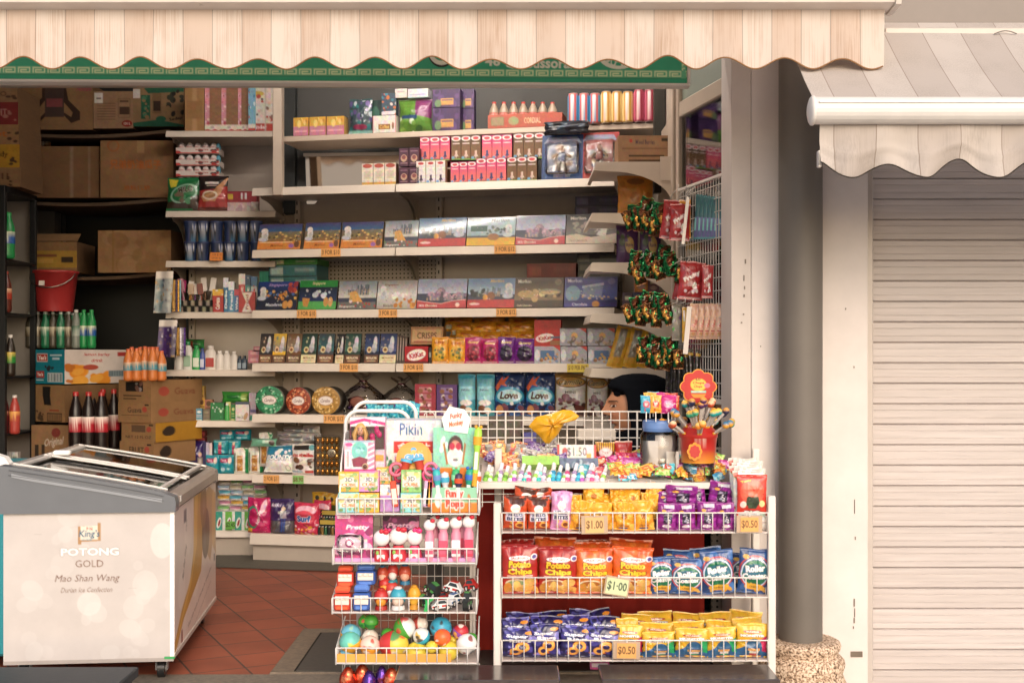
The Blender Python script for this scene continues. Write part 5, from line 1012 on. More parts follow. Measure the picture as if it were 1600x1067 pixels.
A=Art(80,34,'97765a'); A.t('Mixed Berries',.5,.22,.14,'4a3a4a',w=.35); A.e(.24,.18,.03,.06,'b5443a'); A.r(.08,.4,.9,.43,'6b4c36'); A.r(.2,.62,.85,.68,'4a382a'); A.r(.2,.76,.8,.82,'4a382a'); A.r(.8,.1,.95,.2,'3a3028')
it(mkbox('carton',.25,.11,.2,A,'8a6a50',m='kraft'),966,1050,212,FR(5.75),RZ[0]+.0,'brown printed fruit carton on the topmost right wall shelf','carton',back=0,yb=None)
A=Art(46,46,'b5762a'); A.e(.5,.15,.25,.08,'7a4a1c'); A.t('Ginger',.72,.55,.12,'e0b070',w=.4,rot=-80); A.n(['c88a3a','a0641f'],8,3,.12)
it(mkbag('ginger_pouch',.16,.17,.04,A,'b5762a',seed=52,wr=.5),965,1022,274,FR(5.72),RZ[1],'orange brown pouch on the second right wall shelf','pouch')
A=Art(36,50,'4e2c5e'); A.e(.6,.5,.2,.2,'c9a86a'); A.t('Raisin',.6,.5,.1,'5a2c5e',w=.3); A.n(['6a4a78','5a6a4a'],8,3,.1,(0,.1,.6,.5))
pr_=mkbag('raisin_pouch',.13,.17,.04,A,'4e2c5e',seed=53,wr=.5)
for i,(x0,x1) in enumerate([(963,998),(1000,1034)]): it(pr_,x0,x1,352,FR(5.72),RZ[2],f'purple raisin pouch on the third right wall shelf, {["left","right"][i]} one','pouch','purple raisin pouches')
for i,(x0,x1,yt,c,yb) in enumerate([(974,988,457,'4a3444',None),(989,1003,457,'3a3a5a',None),(1004,1018,458,'b5763a',None),(1019,1034,459,'6b4a3a',None),(992,1012,432,'b5702e',456),(1013,1030,436,'6a4a50',457)]):
    it(mkbox('small_carton',.05,.12,.05,Art(14,24,c).r(.2,.2,.8,.35,'d8c8b0').e(.5,.65,.3,.15,'a08070'),c),x0,x1,yt,FR(5.7),RZ[3],f'small {["maroon","dark blue","orange","brown","amber","mauve"][i]} carton on the fourth right wall shelf','carton','small cartons on the right wall shelf',yb=yb)
A=Art(26,52,'d0a02e'); A.r(.25,.05,.7,.9,'8a8270'); A.e(.5,.35,.2,.14,'b0a898'); A.p([(.2,.75),(.8,.7),(.9,1),(.1,1)],'c8942a'); A.t('Wafer',.6,.5,.14,'6a4a1a',w=.4,rot=-75)
wf=mkbag('wafer_bag',.08,.19,.04,A,'d0a02e',seed=55)
for i,(x0,x1) in enumerate([(947,972),(970,995),(993,1016)]): it(wf,x0,x1,508+i*3,FR(5.68),RZ[4],f'yellow wafer bag leaning right, {nth(i)} of three above the headscarf','wafer bag','leaning yellow wafer bags',roll=16)
# ================================================================ GOODS ON THE SIDE SHELVES (left)
LF=FR(6.70)
A=Art(16,36,'a07a50'); A.r(.4,0,.6,1,'b89268'); A.r(.1,.3,.9,.7,'94704a')
it(mkbox('carton',.1,.23,.2,A,'8a6a48',m='kraft'),289,319,138,LF,LZ['t'],'narrow brown carton at the left end of the topmost side shelf','carton')
A=Art(20,48,'8a6448'); A.r(0,0,.28,1,'d090a0'); A.n(['b04a5a','e8c0c8'],10,4,.06,(.05,0,.25,.85)); A.r(0,.84,1,1,'e0d4cc'); A.p([(0,.95),(.2,.93),(.4,.96),(.6,.93),(.8,.96),(1,.93),(1,1),(0,1)],'b5403a'); A.e(.45,.89,.1,.03,'b5a8a0')
q=mkbox('carton',.095,.22,.2,A,'8a6448')
for i,(x0,x1) in enumerate([(320,346),(346,372),(372,390)]): it(q,x0,x1,137,LF,LZ['t'],f'brown carton with a pink strip, {nth(i)} from the left on the topmost side shelf','carton','pink striped brown cartons')
A=Art(30,48,'d9cfc6'); A.e(.3,.15,.25,.06,'c9a84a'); A.n(['b5443a','4a3a34','d9b8a8','8a6a5a'],16,4,.07,(.1,.2,.95,.75)); A.r(0,.82,1,1,'b03a34'); A.t('kinder',.4,.9,.09,'e8dcd4',w=.6,bold=.03); A.r(.58,0,.62,1,'b8aea6')
it(mkbox('egg_carton',.13,.22,.2,A,'cfc5bc'),390,431,137,LF,LZ['t'],'white and red kinder carton at the right end of the topmost side shelf','carton',back=.0)
A=Art(18,48,'7ab0c8'); A.n(['c05a5a','d8e4e8','4a80a8'],12,4,.1); A.r(0,.84,1,1,'e0d4cc'); A.r(0,.93,1,1,'b5403a')
it(mkbox('egg_carton',.05,.22,.2,A,'7ab0c8'),388,399,138,LF,LZ['t'],'pale blue egg carton behind the white and red one on the topmost side shelf','carton',back=-.01)
# chocolate egg trays
def eggtray():
    mb=MB(); A=Art(56,14,'d8ccc4'); A.r(0,.8,1,1,'b5403a'); A.n(['4a3a3a','b5403a','5a7a4a'],9,3,.05); A.t('surprise',.6,.4,.4,'b5403a',w=.3)
    a=A.out(); mb.grid(np.stack(np.broadcast_arrays(np.linspace(-.115,.115,56)[None],0,np.linspace(.032,0,14)[:,None]),-1),art=a,sm=False); mb.box(-.115,.115,.0005,.12,0,.03,'cfc3ba')
    o=mb.build('egg_tray','card'); m2=MB()
    for i in range(5):
        for j in range(3): z=np.clip(np.linspace(0,1,12),0,1); E=Art(12,12,'b8483a'); E.r(0,0,1,.48,'e0dad6'); E.e(.5,.5,.3,.12,'d8d0cc'); m2.ball(-.09+.043*i,.022+.036*j,.035,.0195,.0175,.026,'fff',12,art=E.out())
    m2.ball(.105,.03,.036,.014,.0175,.026,'5a9ab0',10); m2.build('eggs','foil' if False else 'gloss',o); return (o,.23,.12,.062)
eg=eggtray()
for i,(yt,yb) in enumerate([(258,276),(241,259),(222,240),(262,282)][:3]+[(274,292)]): it(eg,275,342,yt,LF,LZ['a'],f'tray of red and white chocolate eggs, {["second from the bottom","third from the bottom","top one","bottom one"][i]} of the stack','egg tray','stacked chocolate egg trays',back=.06,yb=yb)
it(eg,275,342,291,LF,LZ['a'],'lowest tray of chocolate eggs, resting on the side shelf','egg tray','stacked chocolate egg trays',back=.06,yb=328)
A=Art(52,52,'1c6b3c'); A.p([(0,.75),(.6,.7),(1,.5),(1,1),(0,1)],'3a2a20'); A.p([(.05,.05),(.35,.08),(.3,.3),(.12,.32)],'c9b83a'); A.e(.55,.5,.44,.26,'8fb8a0',rot=-20,ring=.72); A.t('MILO',.6,.38,.18,'2a1a14',w=.46,bold=.05,rot=-12,o='c8d8c0',ow=.01); A.n(['4a8a60','6b5a48'],12,3,.06,(.2,.5,.9,.75)); A.r(0,.92,.8,1,'1c6b3c')
it(mkbag('drink_powder_bag',.19,.19,.05,A,'1c6b3c',seed=61,wr=.8),258,309,277,LF,LZ['a'],'green malt drink bag at the left end of the side shelf','bag',back=-.01,tilt=8)
A=Art(46,52,'241c1c'); A.p([(0,.45),(.7,.4),(1,.3),(1,1),(0,1)],'a03430'); A.p([(.2,.75),(.1,.6),(.5,.5),(.8,.2),(.95,.05),(.98,.12),(.8,.5),(.6,.75)],'c08a60'); A.e(.42,.58,.27,.13,'e0ceb8'); A.e(.42,.58,.2,.09,'a87a50'); A.r(.25,.2,.7,.26,'e8e0d8'); A.r(.3,.3,.65,.33,'c8b8a8'); A.r(0,.9,1,1,'5a2a22')
it(mkbag('coffee_bag',.17,.19,.05,A,'5a2a22',seed=63,wr=.8),307,354,274,LF,LZ['a'],'red and black coffee bag leaning next to the green malt drink bag','bag',back=-.012,tilt=8)
A=Art(44,26,'8e2c34'); A.r(0,.55,1,1,'c9b0b0'); A.n(['d8c8c8','b59aa0'],8,3,.08,(0,.6,1,1)); A.r(.1,.15,.25,.4,'c0a83a'); A.r(.5,.1,.55,.4,'d8d8d8'); A.r(.62,.1,.68,.4,'d8d8d8')
it(mkbox('snack_box',.18,.1,.08,A,'7a262c'),352,401,299,LF,LZ['a'],'low red box with a pale tray front on the side shelf','box')
it(mkbag('tissue_roll',.05,.06,.05,Art(16,18,'d8d0ca'),'d8d0ca',seed=3),391,403,315,LF,LZ['a'],'small white wrapped roll in front of the low red box','roll',back=-.02)
# biscuit cups
def cup(a0):
    A=Art(72,36,'1c2a4a'); 
    for k in (.0,.5): 
        for dx in ((0,1) if k==0 else (0,)): A.e(k+dx,.62,.16,.2,'15161c'); A.e(k+dx+.03,.4,.14,.1,'e8e8ea'); A.t('Oreo',k+dx+.02,.38,.15,'203a7a',w=.2,bold=.06,rot=-10,o='e8ecf2',ow=.008); A.r(k+dx-.13,.84,k+dx+.13,.98,'4a9ac0'); A.e(k+dx+.02,.64,.08,.1,'8a8e98'); A.e(k+dx-.04,.2,.06,.05,'6a9a4a')
    A.n(['3a3f70','2a3560'],10,4,.05); mb=MB(); mb.lathe([(.043,.112),(.0445,.108),(.043,.104),(.034,.0)],72,art=None,c='26355a'); mb2=MB(); mb2.lathe([(.0425,.104),(.0405,.08),(.038,.05),(.0345,.0)],72,art=A.out(),a0=math.pi+a0); mb2.lathe([(.0005,.113),(.043,.112),(.0445,.108),(.0425,.104)],30,'33406a'); return (mb2.build('biscuit_cup','gloss'),.089,.089,.113)
cp=[cup(0),cup(1.2),cup(2.3)]
k=0
for rw,(yt,yb) in enumerate([(378,None),(346,378)]):
    for i in range(6):
        x=287+i*20.6; k+=1; it(cp[(i*2+rw)%3],x,x+21,yt,LF,LZ['b'],f'dark blue biscuit cup with lid, {nth(i)} from the left in the {["lower","upper"][rw]} layer','biscuit cup','dark blue biscuit cups',back=[.02,.03,.01,.02,.03,.02][i],yb=yb)
card('',338,401,20,13,0,'orange two-line price card before the dark blue biscuit cups',c='d9843a',L=FR(6.67),frame=None,lines=[('1 FOR $2.95',.5,.3,.3,.8),('2 FOR $5',.5,.7,.3,.7)],ink='4a2a1a')
# toiletries on shelf c
mb=MB(); A=Art(36,14,'1f1d1c')
for i in range(9):
    for j in range(2):
        if (i+j)%2: A.r(i/9+.01,j*.5+.05,(i+1)/9-.01,(j+1)*.5-.05,'a89a88')
q=mkbox('checked_basket',.17,.07,.1,A,'1f1d1c',m='matte'); it(q,281,333,469,LF,LZ['c'],'black and cream checked basket holding brushes and combs','basket')
rg=random.Random(5)
for i in range(9):
    mb=MB(); c=['a8346a','c08a9a','b8803a','8a5a34','5a3060','b5b0b0','7a3a2a','6a4a30','a09890'][i]; h=rg.uniform(.13,.17); mb.tube([(0,0,0),(0,0,h*.55)],.005,c,n=8); mb.ball(0,0,h*.78,.017,.008,h*.24,c,10); mb.box(-.016,.016,-.011,-.007,h*.55,h,rg.choice(['d8d0c8','c0a890',c]),b=.002)
    x=284+i*5.4; xx,yy=LF.at(x,.05); o=mb.build('hair_brush','gloss',loc=(xx,yy,LZ['c']+.025)); o.rotation_euler=(R(rg.uniform(-8,4)),R(rg.uniform(-9,9)),0); tag(o,f'{["magenta","pink","amber","brown","purple","grey","rust","dark brown","pale"][i]} brush or comb standing in the checked basket','brush','brushes in the checked basket')
def tube_box(c,c2,c3,txt,seed=1):
    A=Art(16,44,c); A.r(0,.0,1,.28,c2); A.t(txt,.5,.6,.3,c3,w=.6*1.0,rot=0) if 0 else A.t(txt,.5,.62,.16,c3,w=1.6,rot=-90,bold=.04); A.n([c2,c3],4,seed,.12,(0,.0,1,.3)); return A
for i,(x0,x1,yt,a_) in enumerate([(332,350,452,tube_box('a8282c','d9a83a','ecdcd4','Colgate')),(349,357,434,tube_box('2a6a94','d8dce0','e8eef0','Darlie',3)),(357,366,440,tube_box('4a8ab0','dfe4e8','e8eef0','Fresh',5)),(366,374,452,tube_box('3a6aa0','c04a5a','e8eef0','White',6)),(373,383,428,tube_box('b8383a','e0dcd8','ecdcd4','Dent',7)),(383,392,430,tube_box('3a8a8a','2a4a6a','d8e8e8','Mint',8)),(391,402,432,tube_box('c0c4c8','3a6a94','b04040','Bio',9))]):
    it(mkbox('toothpaste_box',.06,.16,.05,a_,'8a8480',m='gloss'),x0,x1,yt,LF,LZ['c'],f'{["red and yellow","dark blue","light blue","blue and pink","red and white","teal","grey and blue"][i]} upright toothpaste box on the side shelf','toothpaste box','upright toothpaste boxes')
A=Art(24,34,'a8282c'); A.p([(.2,.05),(.8,.05),(.55,.5),(.8,.98),(.2,.98),(.45,.5)],'e0d4cc'); A.t('Presid',.5,.5,.12,'8a2024',w=1.0,rot=-90)
it(mkbox('toothpaste_box',.09,.12,.04,A,'a8282c',m='gloss'),373,399,456,LF,LZ['c'],'wide red toothpaste pack with a white hourglass shape','toothpaste box',back=-.01)
def hanger(px,py0,py1,w,c,cs,lab,Y=6.62,n=4):
    root=empty('hanging_strip',(X(px,Y),Y,Z(py0,Y))); tag(root,lab,'strip of packs'); s=F/Y; W_=w/s; H_=(py1-py0)/s
    A=Art(26,40,c); A.n(cs,40,int(px),.06,(.05,.2,.95,1))
    for k in range(3): A.r(.08,.22+.26*k,.46,.42+.26*k,cs[0],.6); A.r(.54,.22+.26*k,.92,.42+.26*k,cs[1],.6)
    A.r(0,0,1,.18,'d5cec8'); mb=MB(); a=A.out(); g=np.stack(np.broadcast_arrays(np.linspace(-W_/2,W_/2*.5,26)[None]-np.linspace(0,W_*.12,40)[:,None],.006*np.sin(np.linspace(0,6,26))[None],np.linspace(0,-H_,40)[:,None]),-1); mb.grid(g,art=a); g2=g.copy(); g2[:,:,1]+=.004; mb.grid(g2,c=c,flip=True); mb.build('sachet_sheet','film',root)
    mb=MB()
    for k in range(n): x=W_*.28+k*W_*.07; mb.box(x-.012,x+.006,.004+.006*k,.008+.006*k,-H_*.97,-H_*.2,cs[(k+2)%len(cs)],b=.001)
    mb.build('sachets','foil',root); mb=MB(); mb.tube([(0,0,-.01),(0,0,.01),(0,.05,.012)],.002,'3a3836',n=5); mb.build('hook','enamel',root)
hanger(262,424,489,36,'8f9699',['5f7f88','aeb5b6','8a6a3a','3a3050','b98a40'],'silver grey sachet sheets hanging at the left edge of the side shelves')
hanger(268,500,558,38,'3a2658',['4a3070','2a1c44','8a6a34','c9c4d4','7a7484'],'dark purple sachet strips hanging at the left edge of the side shelves')
# shelf d: bottles
def lotion(c,cap,w=.05,h=.13,lab=None,kind='lotion_bottle'):
    mb=MB(); n=20; a=np.linspace(0,2*np.pi,n,endpoint=False); pr=[(1,0),(1.0,.02),(1.0,.55),(.85,.75),(.5,.86),(.45,.88)]
    G=np.array([[(w/2*r*math.cos(t),w*.3+w*.3*r*math.sin(t),h*z) for t in a] for r,z in pr])[::-1]; mb.grid(G,c=c,wrap=True,flip=True); 
    if lab: mb.box(-w*.33,w*.33,-.0025,.004,h*.12,h*.5,lab,b=.002)
    o=mb.build(kind,'plastic'); m2=MB(); m2.lathe([(w*.26,h*.87),(w*.26,h),(.0005,h)],16,cap,cy=w*.3); m2.build('cap','plastic',o); return (o,w,w*.6,h)
for i,(x0,x1,yt,c,cap,lab,nm) in enumerate([(271,285,548,'d8d4cf','d8d4cf',None,'plain white'),(284,300,533,'d2d0cc','2a7a44','9ab8a0','white green-capped'),(299,313,540,'2f9a50','2a8a48','d8e0d0','bright green'),(311,320,544,'3a4a90','30407c','c9cce0','blue'),(318,337,540,'d5cdc6','d5cdc6','a8322e','white with red label'),(336,349,548,'d8d2cc','e0dad4',None,'round-shouldered white, left'),(347,360,548,'d8d2cc','e0dad4',None,'round-shouldered white, middle'),(359,371,549,'d8d2cc','e0dad4',None,'round-shouldered white, right'),(370,378,556,'2c3a4a','1c2838','8a9aa8','dark navy, left'),(377,386,556,'2c3a4a','1c2838','8a9aa8','dark navy, right')]):
    it(lotion(c,cap,lab=lab),x0,x1,yt,LF,LZ['d'],f'{nm} toiletry bottle on the side shelf'.replace(', left toiletry bottle',' toiletry bottle, left of its kind,').replace(', right toiletry bottle',' toiletry bottle, right of its kind,').replace(', middle toiletry bottle',' toiletry bottle, middle of its kind,'),'bottle','toiletry bottles on the side shelf')
it(mkbag('green_pouch',.12,.05,.05,Art(30,14,'3a8a48').r(.3,.2,.55,.9,'8a3a2a').r(.5,0,.7,1,'2a6a3a'),'3a8a48',seed=8),284,318,530,LF,LZ['d'],'green and red soft pack lying behind the bottles on the side shelf','pack',back=.14,yb=545)
for i,(x0,x1,yt,yb) in enumerate([(388,406,557,567),(388,406,547,557),(396,408,541,549)]):
    it(mkbox('pink_soap_box',.06,.035,.06,Art(18,10,'c07a88').r(.2,.3,.8,.7,'d8a8b0'),'b06a78'),x0,x1,yt,LF,LZ['d'],f'pink soap box, {["lowest","middle","topmost"][i]} of the little stack by the small chocolate bars','soap box','pink soap boxes',yb=yb)
# shelf e: medicines
for i,(x0,x1,yt,c,c2,nm) in enumerate([(270,279,623,'cf9a98','a85048','pink left'),(279,288,623,'cf9a98','a85048','pink right'),(289,306,638,'5a9498','b8c8a0','teal and green'),(306,316,638,'5a8aa0','d8dce0','blue and white'),(317,328,639,'6a6050','8a8468','olive brown'),(353,360,628,'c8d088','2a7a3a','pale green slim'),(361,368,632,'2f7a3c','c9d088','dark green slim')]):
    it(mkbox('medicine_box',.04,.12,.03,Art(12,32,c).e(.5,.3,.3,.1,c2).r(.15,.55,.85,.6,c2).r(.15,.7,.85,.73,c2).r(.1,.9,.9,.98,c2),c),x0,x1,yt,LF,LZ['e'],f'{nm} upright medicine box on the lower side shelf','medicine box','small medicine boxes')
for i,(x0,x1,yt,yb,c,nm) in enumerate([(287,300,612,623,'c09838','yellow'),(304,319,603,622,'b08a3a','tall amber'),(300,309,622,638,'b86a5a','salmon'),(310,320,622,638,'c0963a','golden'),(320,332,624,640,'a06a50','rust brown')]):
    it(mkbox('balm_box',.05,.06,.04,Art(14,16,c).e(.5,.4,.3,.25,'5a3a20').r(.1,.75,.9,.85,'6a3a28'),c),x0,x1,yt,LF,LZ['e'],f'{nm} little balm box stacked at the back of the lower side shelf','balm box','little balm boxes',back=.08,yb=yb)
A=Art(30,34,'1f6e3a'); A.n(['e0e4e0','c0d0c4'],9,4,.06,(.1,.2,.9,.5)); A.n(['3a9a58','b8d8c0'],4,5,.05)
it(mkbox('oil_display',.08,.09,.05,A,'1a5c30'),329,350,629,LF,LZ['e'],'green display box of small white bottles on the lower side shelf','display box')
it(mkbag('green_pouch',.14,.06,.05,Art(34,14,'3f9440').r(.2,.3,.6,.6,'1f6a30').r(.7,.2,.9,.9,'a0c060'),'3f9440',seed=9),345,390,612,LF,LZ['e'],'bright green soft pack on top of the slim green medicine boxes','pack',back=.08,yb=630)
for k in range(2): it(lotion('3a9a48','e0e4dc',.03,.12),350+k*16,358+k*16,630,LF,LZ['e'],f'thin green inhaler stick, {["left","right"][k]} one, before the medicine boxes','inhaler','green inhaler sticks',back=-.005)
A=Art(24,36,'d8d2cc'); A.r(0,0,1,.14,'3a4a60'); A.t('No.2',.35,.8,.12,'4a3a30',w=.4); A.e(.75,.75,.14,.2,'b08a68',rot=20)
it(mkbox('plaster_box',.08,.1,.04,A,'c8c2bc'),368,389,628,LF,LZ['e'],'white plaster box with a dark top band on the lower side shelf','plaster box',back=-.01)
it(mkbox('plaster_box',.05,.1,.08,Art(14,28,'b9a8b8').r(0,.6,1,.7,'4a4a78').r(0,.8,1,1,'2f8a78'),'a898a8'),389,400,614,LF,LZ['e'],'mauve and teal box beside the plaster box','box',back=.02)
# shelf f
A=Art(34,44,'33215a'); A.t('kiki',.35,.25,.14,'ddd4e8',w=.5,sl=.3); A.e(.78,.42,.08,.07,'d0b098'); A.r(.66,.5,.92,1,'8a8078'); A.r(.72,.55,.84,.9,'b8b0a0')
kt=mkbag('pad_pack',.11,.15,.07,A,'33215a',seed=71,stand=1,wr=.5)
for i,(x0,x1,yt) in enumerate([(262,290,687),(290,318,689)]): it(kt,x0,x1,yt,LF,LZ['f'],f'dark purple pad pack above the freezer lid, {["left","right"][i]} one','pad pack','purple pad packs behind the freezer')
for i,(yt,yb) in enumerate([(683,691),(673,682)]): it(mkbox('red_tray',.1,.03,.06,Art(24,8,'8a2c2a').r(.1,.2,.9,.5,'b04840'),'7a2624'),294,320,yt,LF,LZ['f'],f'flat red box on the purple pad packs, {["lower","upper"][i]} one','box','flat red boxes',back=.1,yb=yb)
A=Art(30,24,'1f8a98'); A.r(.1,.2,.8,.4,'a82a50'); A.e(.75,.3,.12,.16,'e0c8b8'); A.t('Tampa',.35,.3,.15,'e8d0d8',w=.4); A.e(.3,.75,.15,.1,'b8d8dc'); A.n(['4aa8b4'],5,4,.06)
A2=Art(30,28,'1f8a98'); A2.r(.38,.3,.6,.95,'a82a50'); A2.e(.49,.22,.09,.12,'e0c0a8'); A2.r(.1,.1,.8,.14,'a8d0d4'); A2.r(.1,.6,.25,.9,'7ac0c8')
t1=mkbag('tampon_pack',.09,.08,.05,A,'1f8a98',seed=72,stand=1,wr=.5); t2=mkbag('tampon_pack',.09,.08,.05,A2,'1f8a98',seed=73,stand=1,wr=.5)
for i,(q,x0,x1,yt,yb,bk) in enumerate([(t1,320,341,711,None,0),(t1,341,364,711,None,0),(t2,332,355,688,710,.02),(t2,355,375,688,711,.04),(t1,342,365,672,688,.12),(t1,365,391,671,688,.12)]):
    it(q,x0,x1,yt,LF,LZ['f'],f'teal and magenta pad pack, {["front left","front right","middle row left","middle row right","top row left","top row right"][i]} of the six','pad pack','teal pad packs',back=bk,yb=yb)
for k in range(3): it(mkbox('slim_pack',.02,.12,.05,Art(6,30,['2a2450','b8b4c4','d0c4c4'][k]),'2a2450'),317+k*5,321.5+k*5,690+k,LF,LZ['f'],f'{["navy","lilac grey","pinkish white"][k]} slim pack standing between the purple and teal pads','slim pack',back=.03)
# shelf g : tissues
cols=['8ab87a','c08aa0','c9a050','5aa0b0','9ab0c0','b0a890']
k=0
for rw in range(6):
    for i in range(4):
        x=338+i*19+(rw%2)*2; yt=797-(rw+1)*8.2+3; k+=1; c=cols[(i+rw)%6]
        if rw==0 and i==0: tq={}
        if c not in tq: tq[c]=mkbag('tissue_packet',.065,.027,.05,Art(20,9,'d5cfca').r(0,0,1,.45,c).r(.2,.5,.6,.6,'b8b0a8'),'d0c9c4',seed=rw,wr=.4)
        it(tq[c],x,x+19,yt,LF,LZ['g'],f'{dict(zip(cols,["green","pink","yellow","teal","pale blue","khaki"]))[c]} topped tissue packet, {nth(i)} from the left, {nth(rw)} layer up','tissue packet','stacked tissue packets',back=.03+(rw>4)*.03,yb=yt+8.2)
A=Art(24,34,'3a9a88'); A.e(.35,.6,.2,.3,'e0e4dc',rot=20); A.e(.38,.6,.1,.2,'a02a34',rot=20); A.r(.7,0,1,1,'d8dcd8')
B=Art(24,34,'6ab04a'); B.e(.35,.6,.2,.3,'e0e4dc',rot=20); B.e(.38,.6,.1,.2,'a02a34',rot=20); B.r(.7,0,1,1,'d8dcd8')
for i in range(4): it(mkbox('tissue_box',.07,.1,.08,[A,B][i%2],'c9d0c8'),337+i*15,352+i*15,799,LF,LZ['g'],f'{["teal","light green"][i%2]} tissue box with a red fruit picture, {nth(i)} on the lowest side shelf','tissue box','tissue boxes with fruit',back=0)
card('$2.45',360,820,15,12,0,'green price card in front of the fruit tissue boxes',c='6aa84a',L=FR(6.66),frame=None,ink='2a3a1a')
# ================================================================ STORAGE CORNER
def bigbox(px0,px1,yt,yb,Y,d,art,lab,rz=0,cat='carton',side='7a5d42',flap=0,name='cardboard_box'):
    pr=mkbox(name,.4,.3,d,art,side,m='kraft')
    o=it(pr,px0,px1,yt,FR(Y),0,lab,cat,'cardboard cartons in the storage corner' if cat=='carton' else None,back=0,yb=yb,rz=rz,sd=.999); o.scale[1]=1
    if flap:
        mb=MB(); mb.box(-.2,.2,-.006,-.002,.3,.3+.10*flap,'8a6b4c'); f=mb.build('flap','kraft',o); f.rotation_euler=(R(-35),0,0); f.location=(0,-.16,.06)
    return o
K='8d6b4a'
A=Art(110,70,K); A.p([(.22,.0),(.30,.05),(.30,.3),(.12,.55),(.10,.75),(.25,.85),(.42,.6),(.55,.6),(.7,.85),(.82,.78),(.82,.6),(.66,.35),(.62,0),(.58,0),(.6,.4),(.72,.62),(.7,.72),(.5,.52),(.4,.52),(.26,.75),(.18,.68),(.34,.36),(.34,0)],'3b2a20'); A.r(.34,.05,.6,.72,'4a3a34'); A.r(.36,.32,.58,.5,'8a4a4a'); A.e(.47,.0,.1,.06,'e0d8d0'); A.t('Noodle',.88,.1,.12,'a0485a',w=.2,sl=.3); A.t('SPH',.25,.95,.04,'3b2a20',w=.06)
bigbox(32,145,132,203,6.95,.35,A,'big carton printed with arms holding a wrap, topmost storage shelf')
A=Art(64,58,'97765a'); A.r(.03,.05,.24,.32,'d8d0c8'); A.r(.08,.18,.2,.22,'6a6058')
for k in range(7): A.r(.1,.32+k*.07,.55,.34+k*.07,'5a4232',.7)
A.r(.62,.2,.92,.7,'5a4232'); A.r(.63,.21,.91,.69,'97765a'); A.r(.66,.25,.88,.3,'5a4232'); A.r(.65,.42,.9,.62,'4a362a'); A.e(.84,.86,.13,.09,'8a3028'); A.t('12X1L',.84,.86,.06,'d8c8b8',w=.16)
bigbox(146,208,143,201,6.95,.3,A,'carton with a white label and red oval, second on the topmost storage shelf')
A=Art(80,60,'8d7050'); A.r(.0,.05,.14,.28,'d8d0c8'); A.p([(.2,.0),(1,.0),(1,.12),(.3,.16)],'2a5a44'); A.r(.16,.2,.34,.8,'2a5a44'); A.n(['8d7050','4a7a5a'],14,3,.03,(.17,.2,.33,.8)); A.r(.38,.15,.56,.66,'7a6044'); A.r(.4,.35,.54,.6,'3a2c22'); A.p([(0,.9),(.5,.82),(1,.95),(1,1),(0,1)],'2a5a44'); A.e(.55,.8,.1,.07,'2a5a44'); A.n(['2c2a26','3a3a30','8d7050'],22,7,.05,(.68,.1,.98,.75)); A.t('Sedap',.84,.8,.1,'2c2a26',w=.26,rot=-10,bold=.03)
bigbox(208,287,137,198,6.95,.3,A,'carton with green printing, third on the topmost storage shelf')
A=Art(60,50,'7d5d40'); A.r(.62,.0,.66,1,'a89078',.5); A.r(.85,0,.88,1,'a89078',.35)
bigbox(34,155,229,309,6.9,.4,A,'tall open brown carton with tape marks on the middle storage shelf',cat='carton')
A=Art(70,50,'8f6c4a'); A.t('兄弟奶油瓜子',.48,.42,.16,'b5622c',w=.72); A.t('原粒优质',.5,.82,.08,'a5592c',w=.36); A.e(.18,.1,.08,.1,'9c5c34',ring=.6); A.r(.5,0,.6,.22,'a08058')
bigbox(157,271,220,309,6.88,.35,A,'brown carton with orange Chinese lettering on the middle storage shelf')
A=Art(64,40,'8a6a48'); A.r(0,.3,1,.85,'a8843a'); A.e(.13,.5,.07,.22,'2a5a44'); A.r(.2,.42,.62,.5,'7a4a34'); A.r(.2,.56,.55,.7,'c0984a'); A.r(.7,.5,.92,.68,'3b2e24')
bigbox(38,120,378,425,6.9,.3,A,'opened carton with a yellow band on the lowest storage shelf',flap=1)
bigbox(152,268,360,426,6.85,.36,Art(60,36,'94724e').n(['8d6b48','9c7a56'],14,3,.12).r(.2,0,.22,1,'87663f'),'plain brown carton leaning on the lowest storage shelf',rz=-3)
it(mkbag('snack_bag',.14,.06,.06,Art(30,14,'8a5a34').n(['c9b8a0','b58a50','6a3a28'],9,3,.1),'8a5a34',seed=5),50,78,214,FR(7.0),0,'crumpled brown snack bag poking out of the tall open carton','bag',yb=232)
# stack on the black rack
for i,(yt,yb,c,txt,nm) in enumerate([(136,160,'8f6f50','OOO','brown topmost'),(160,195,'7a2c2a','FRUIT','dark red'),(195,226,'94704c','hot','brown and orange lettered'),(226,262,'b0842c','Candy','mustard yellow'),(262,292,'8d6c4a','|||||','lowest brown')]):
    A=Art(30,30,c); A.t(txt,.35,.45,.3,{'7a2c2a':'b08070','b0842c':'4a3418'}.get(c,'5a3a26') if txt!='hot' else 'b5622c',w=.6); A.n([{'7a2c2a':'a07060'}.get(c,'4a3626')],4,i,.07,(.6,.4,.95,.9))
    bigbox(-22,27+i*1.2,yt,yb,6.32,.3,A,f'{nm} carton in the stack on top of the black rack',side='6a5038')
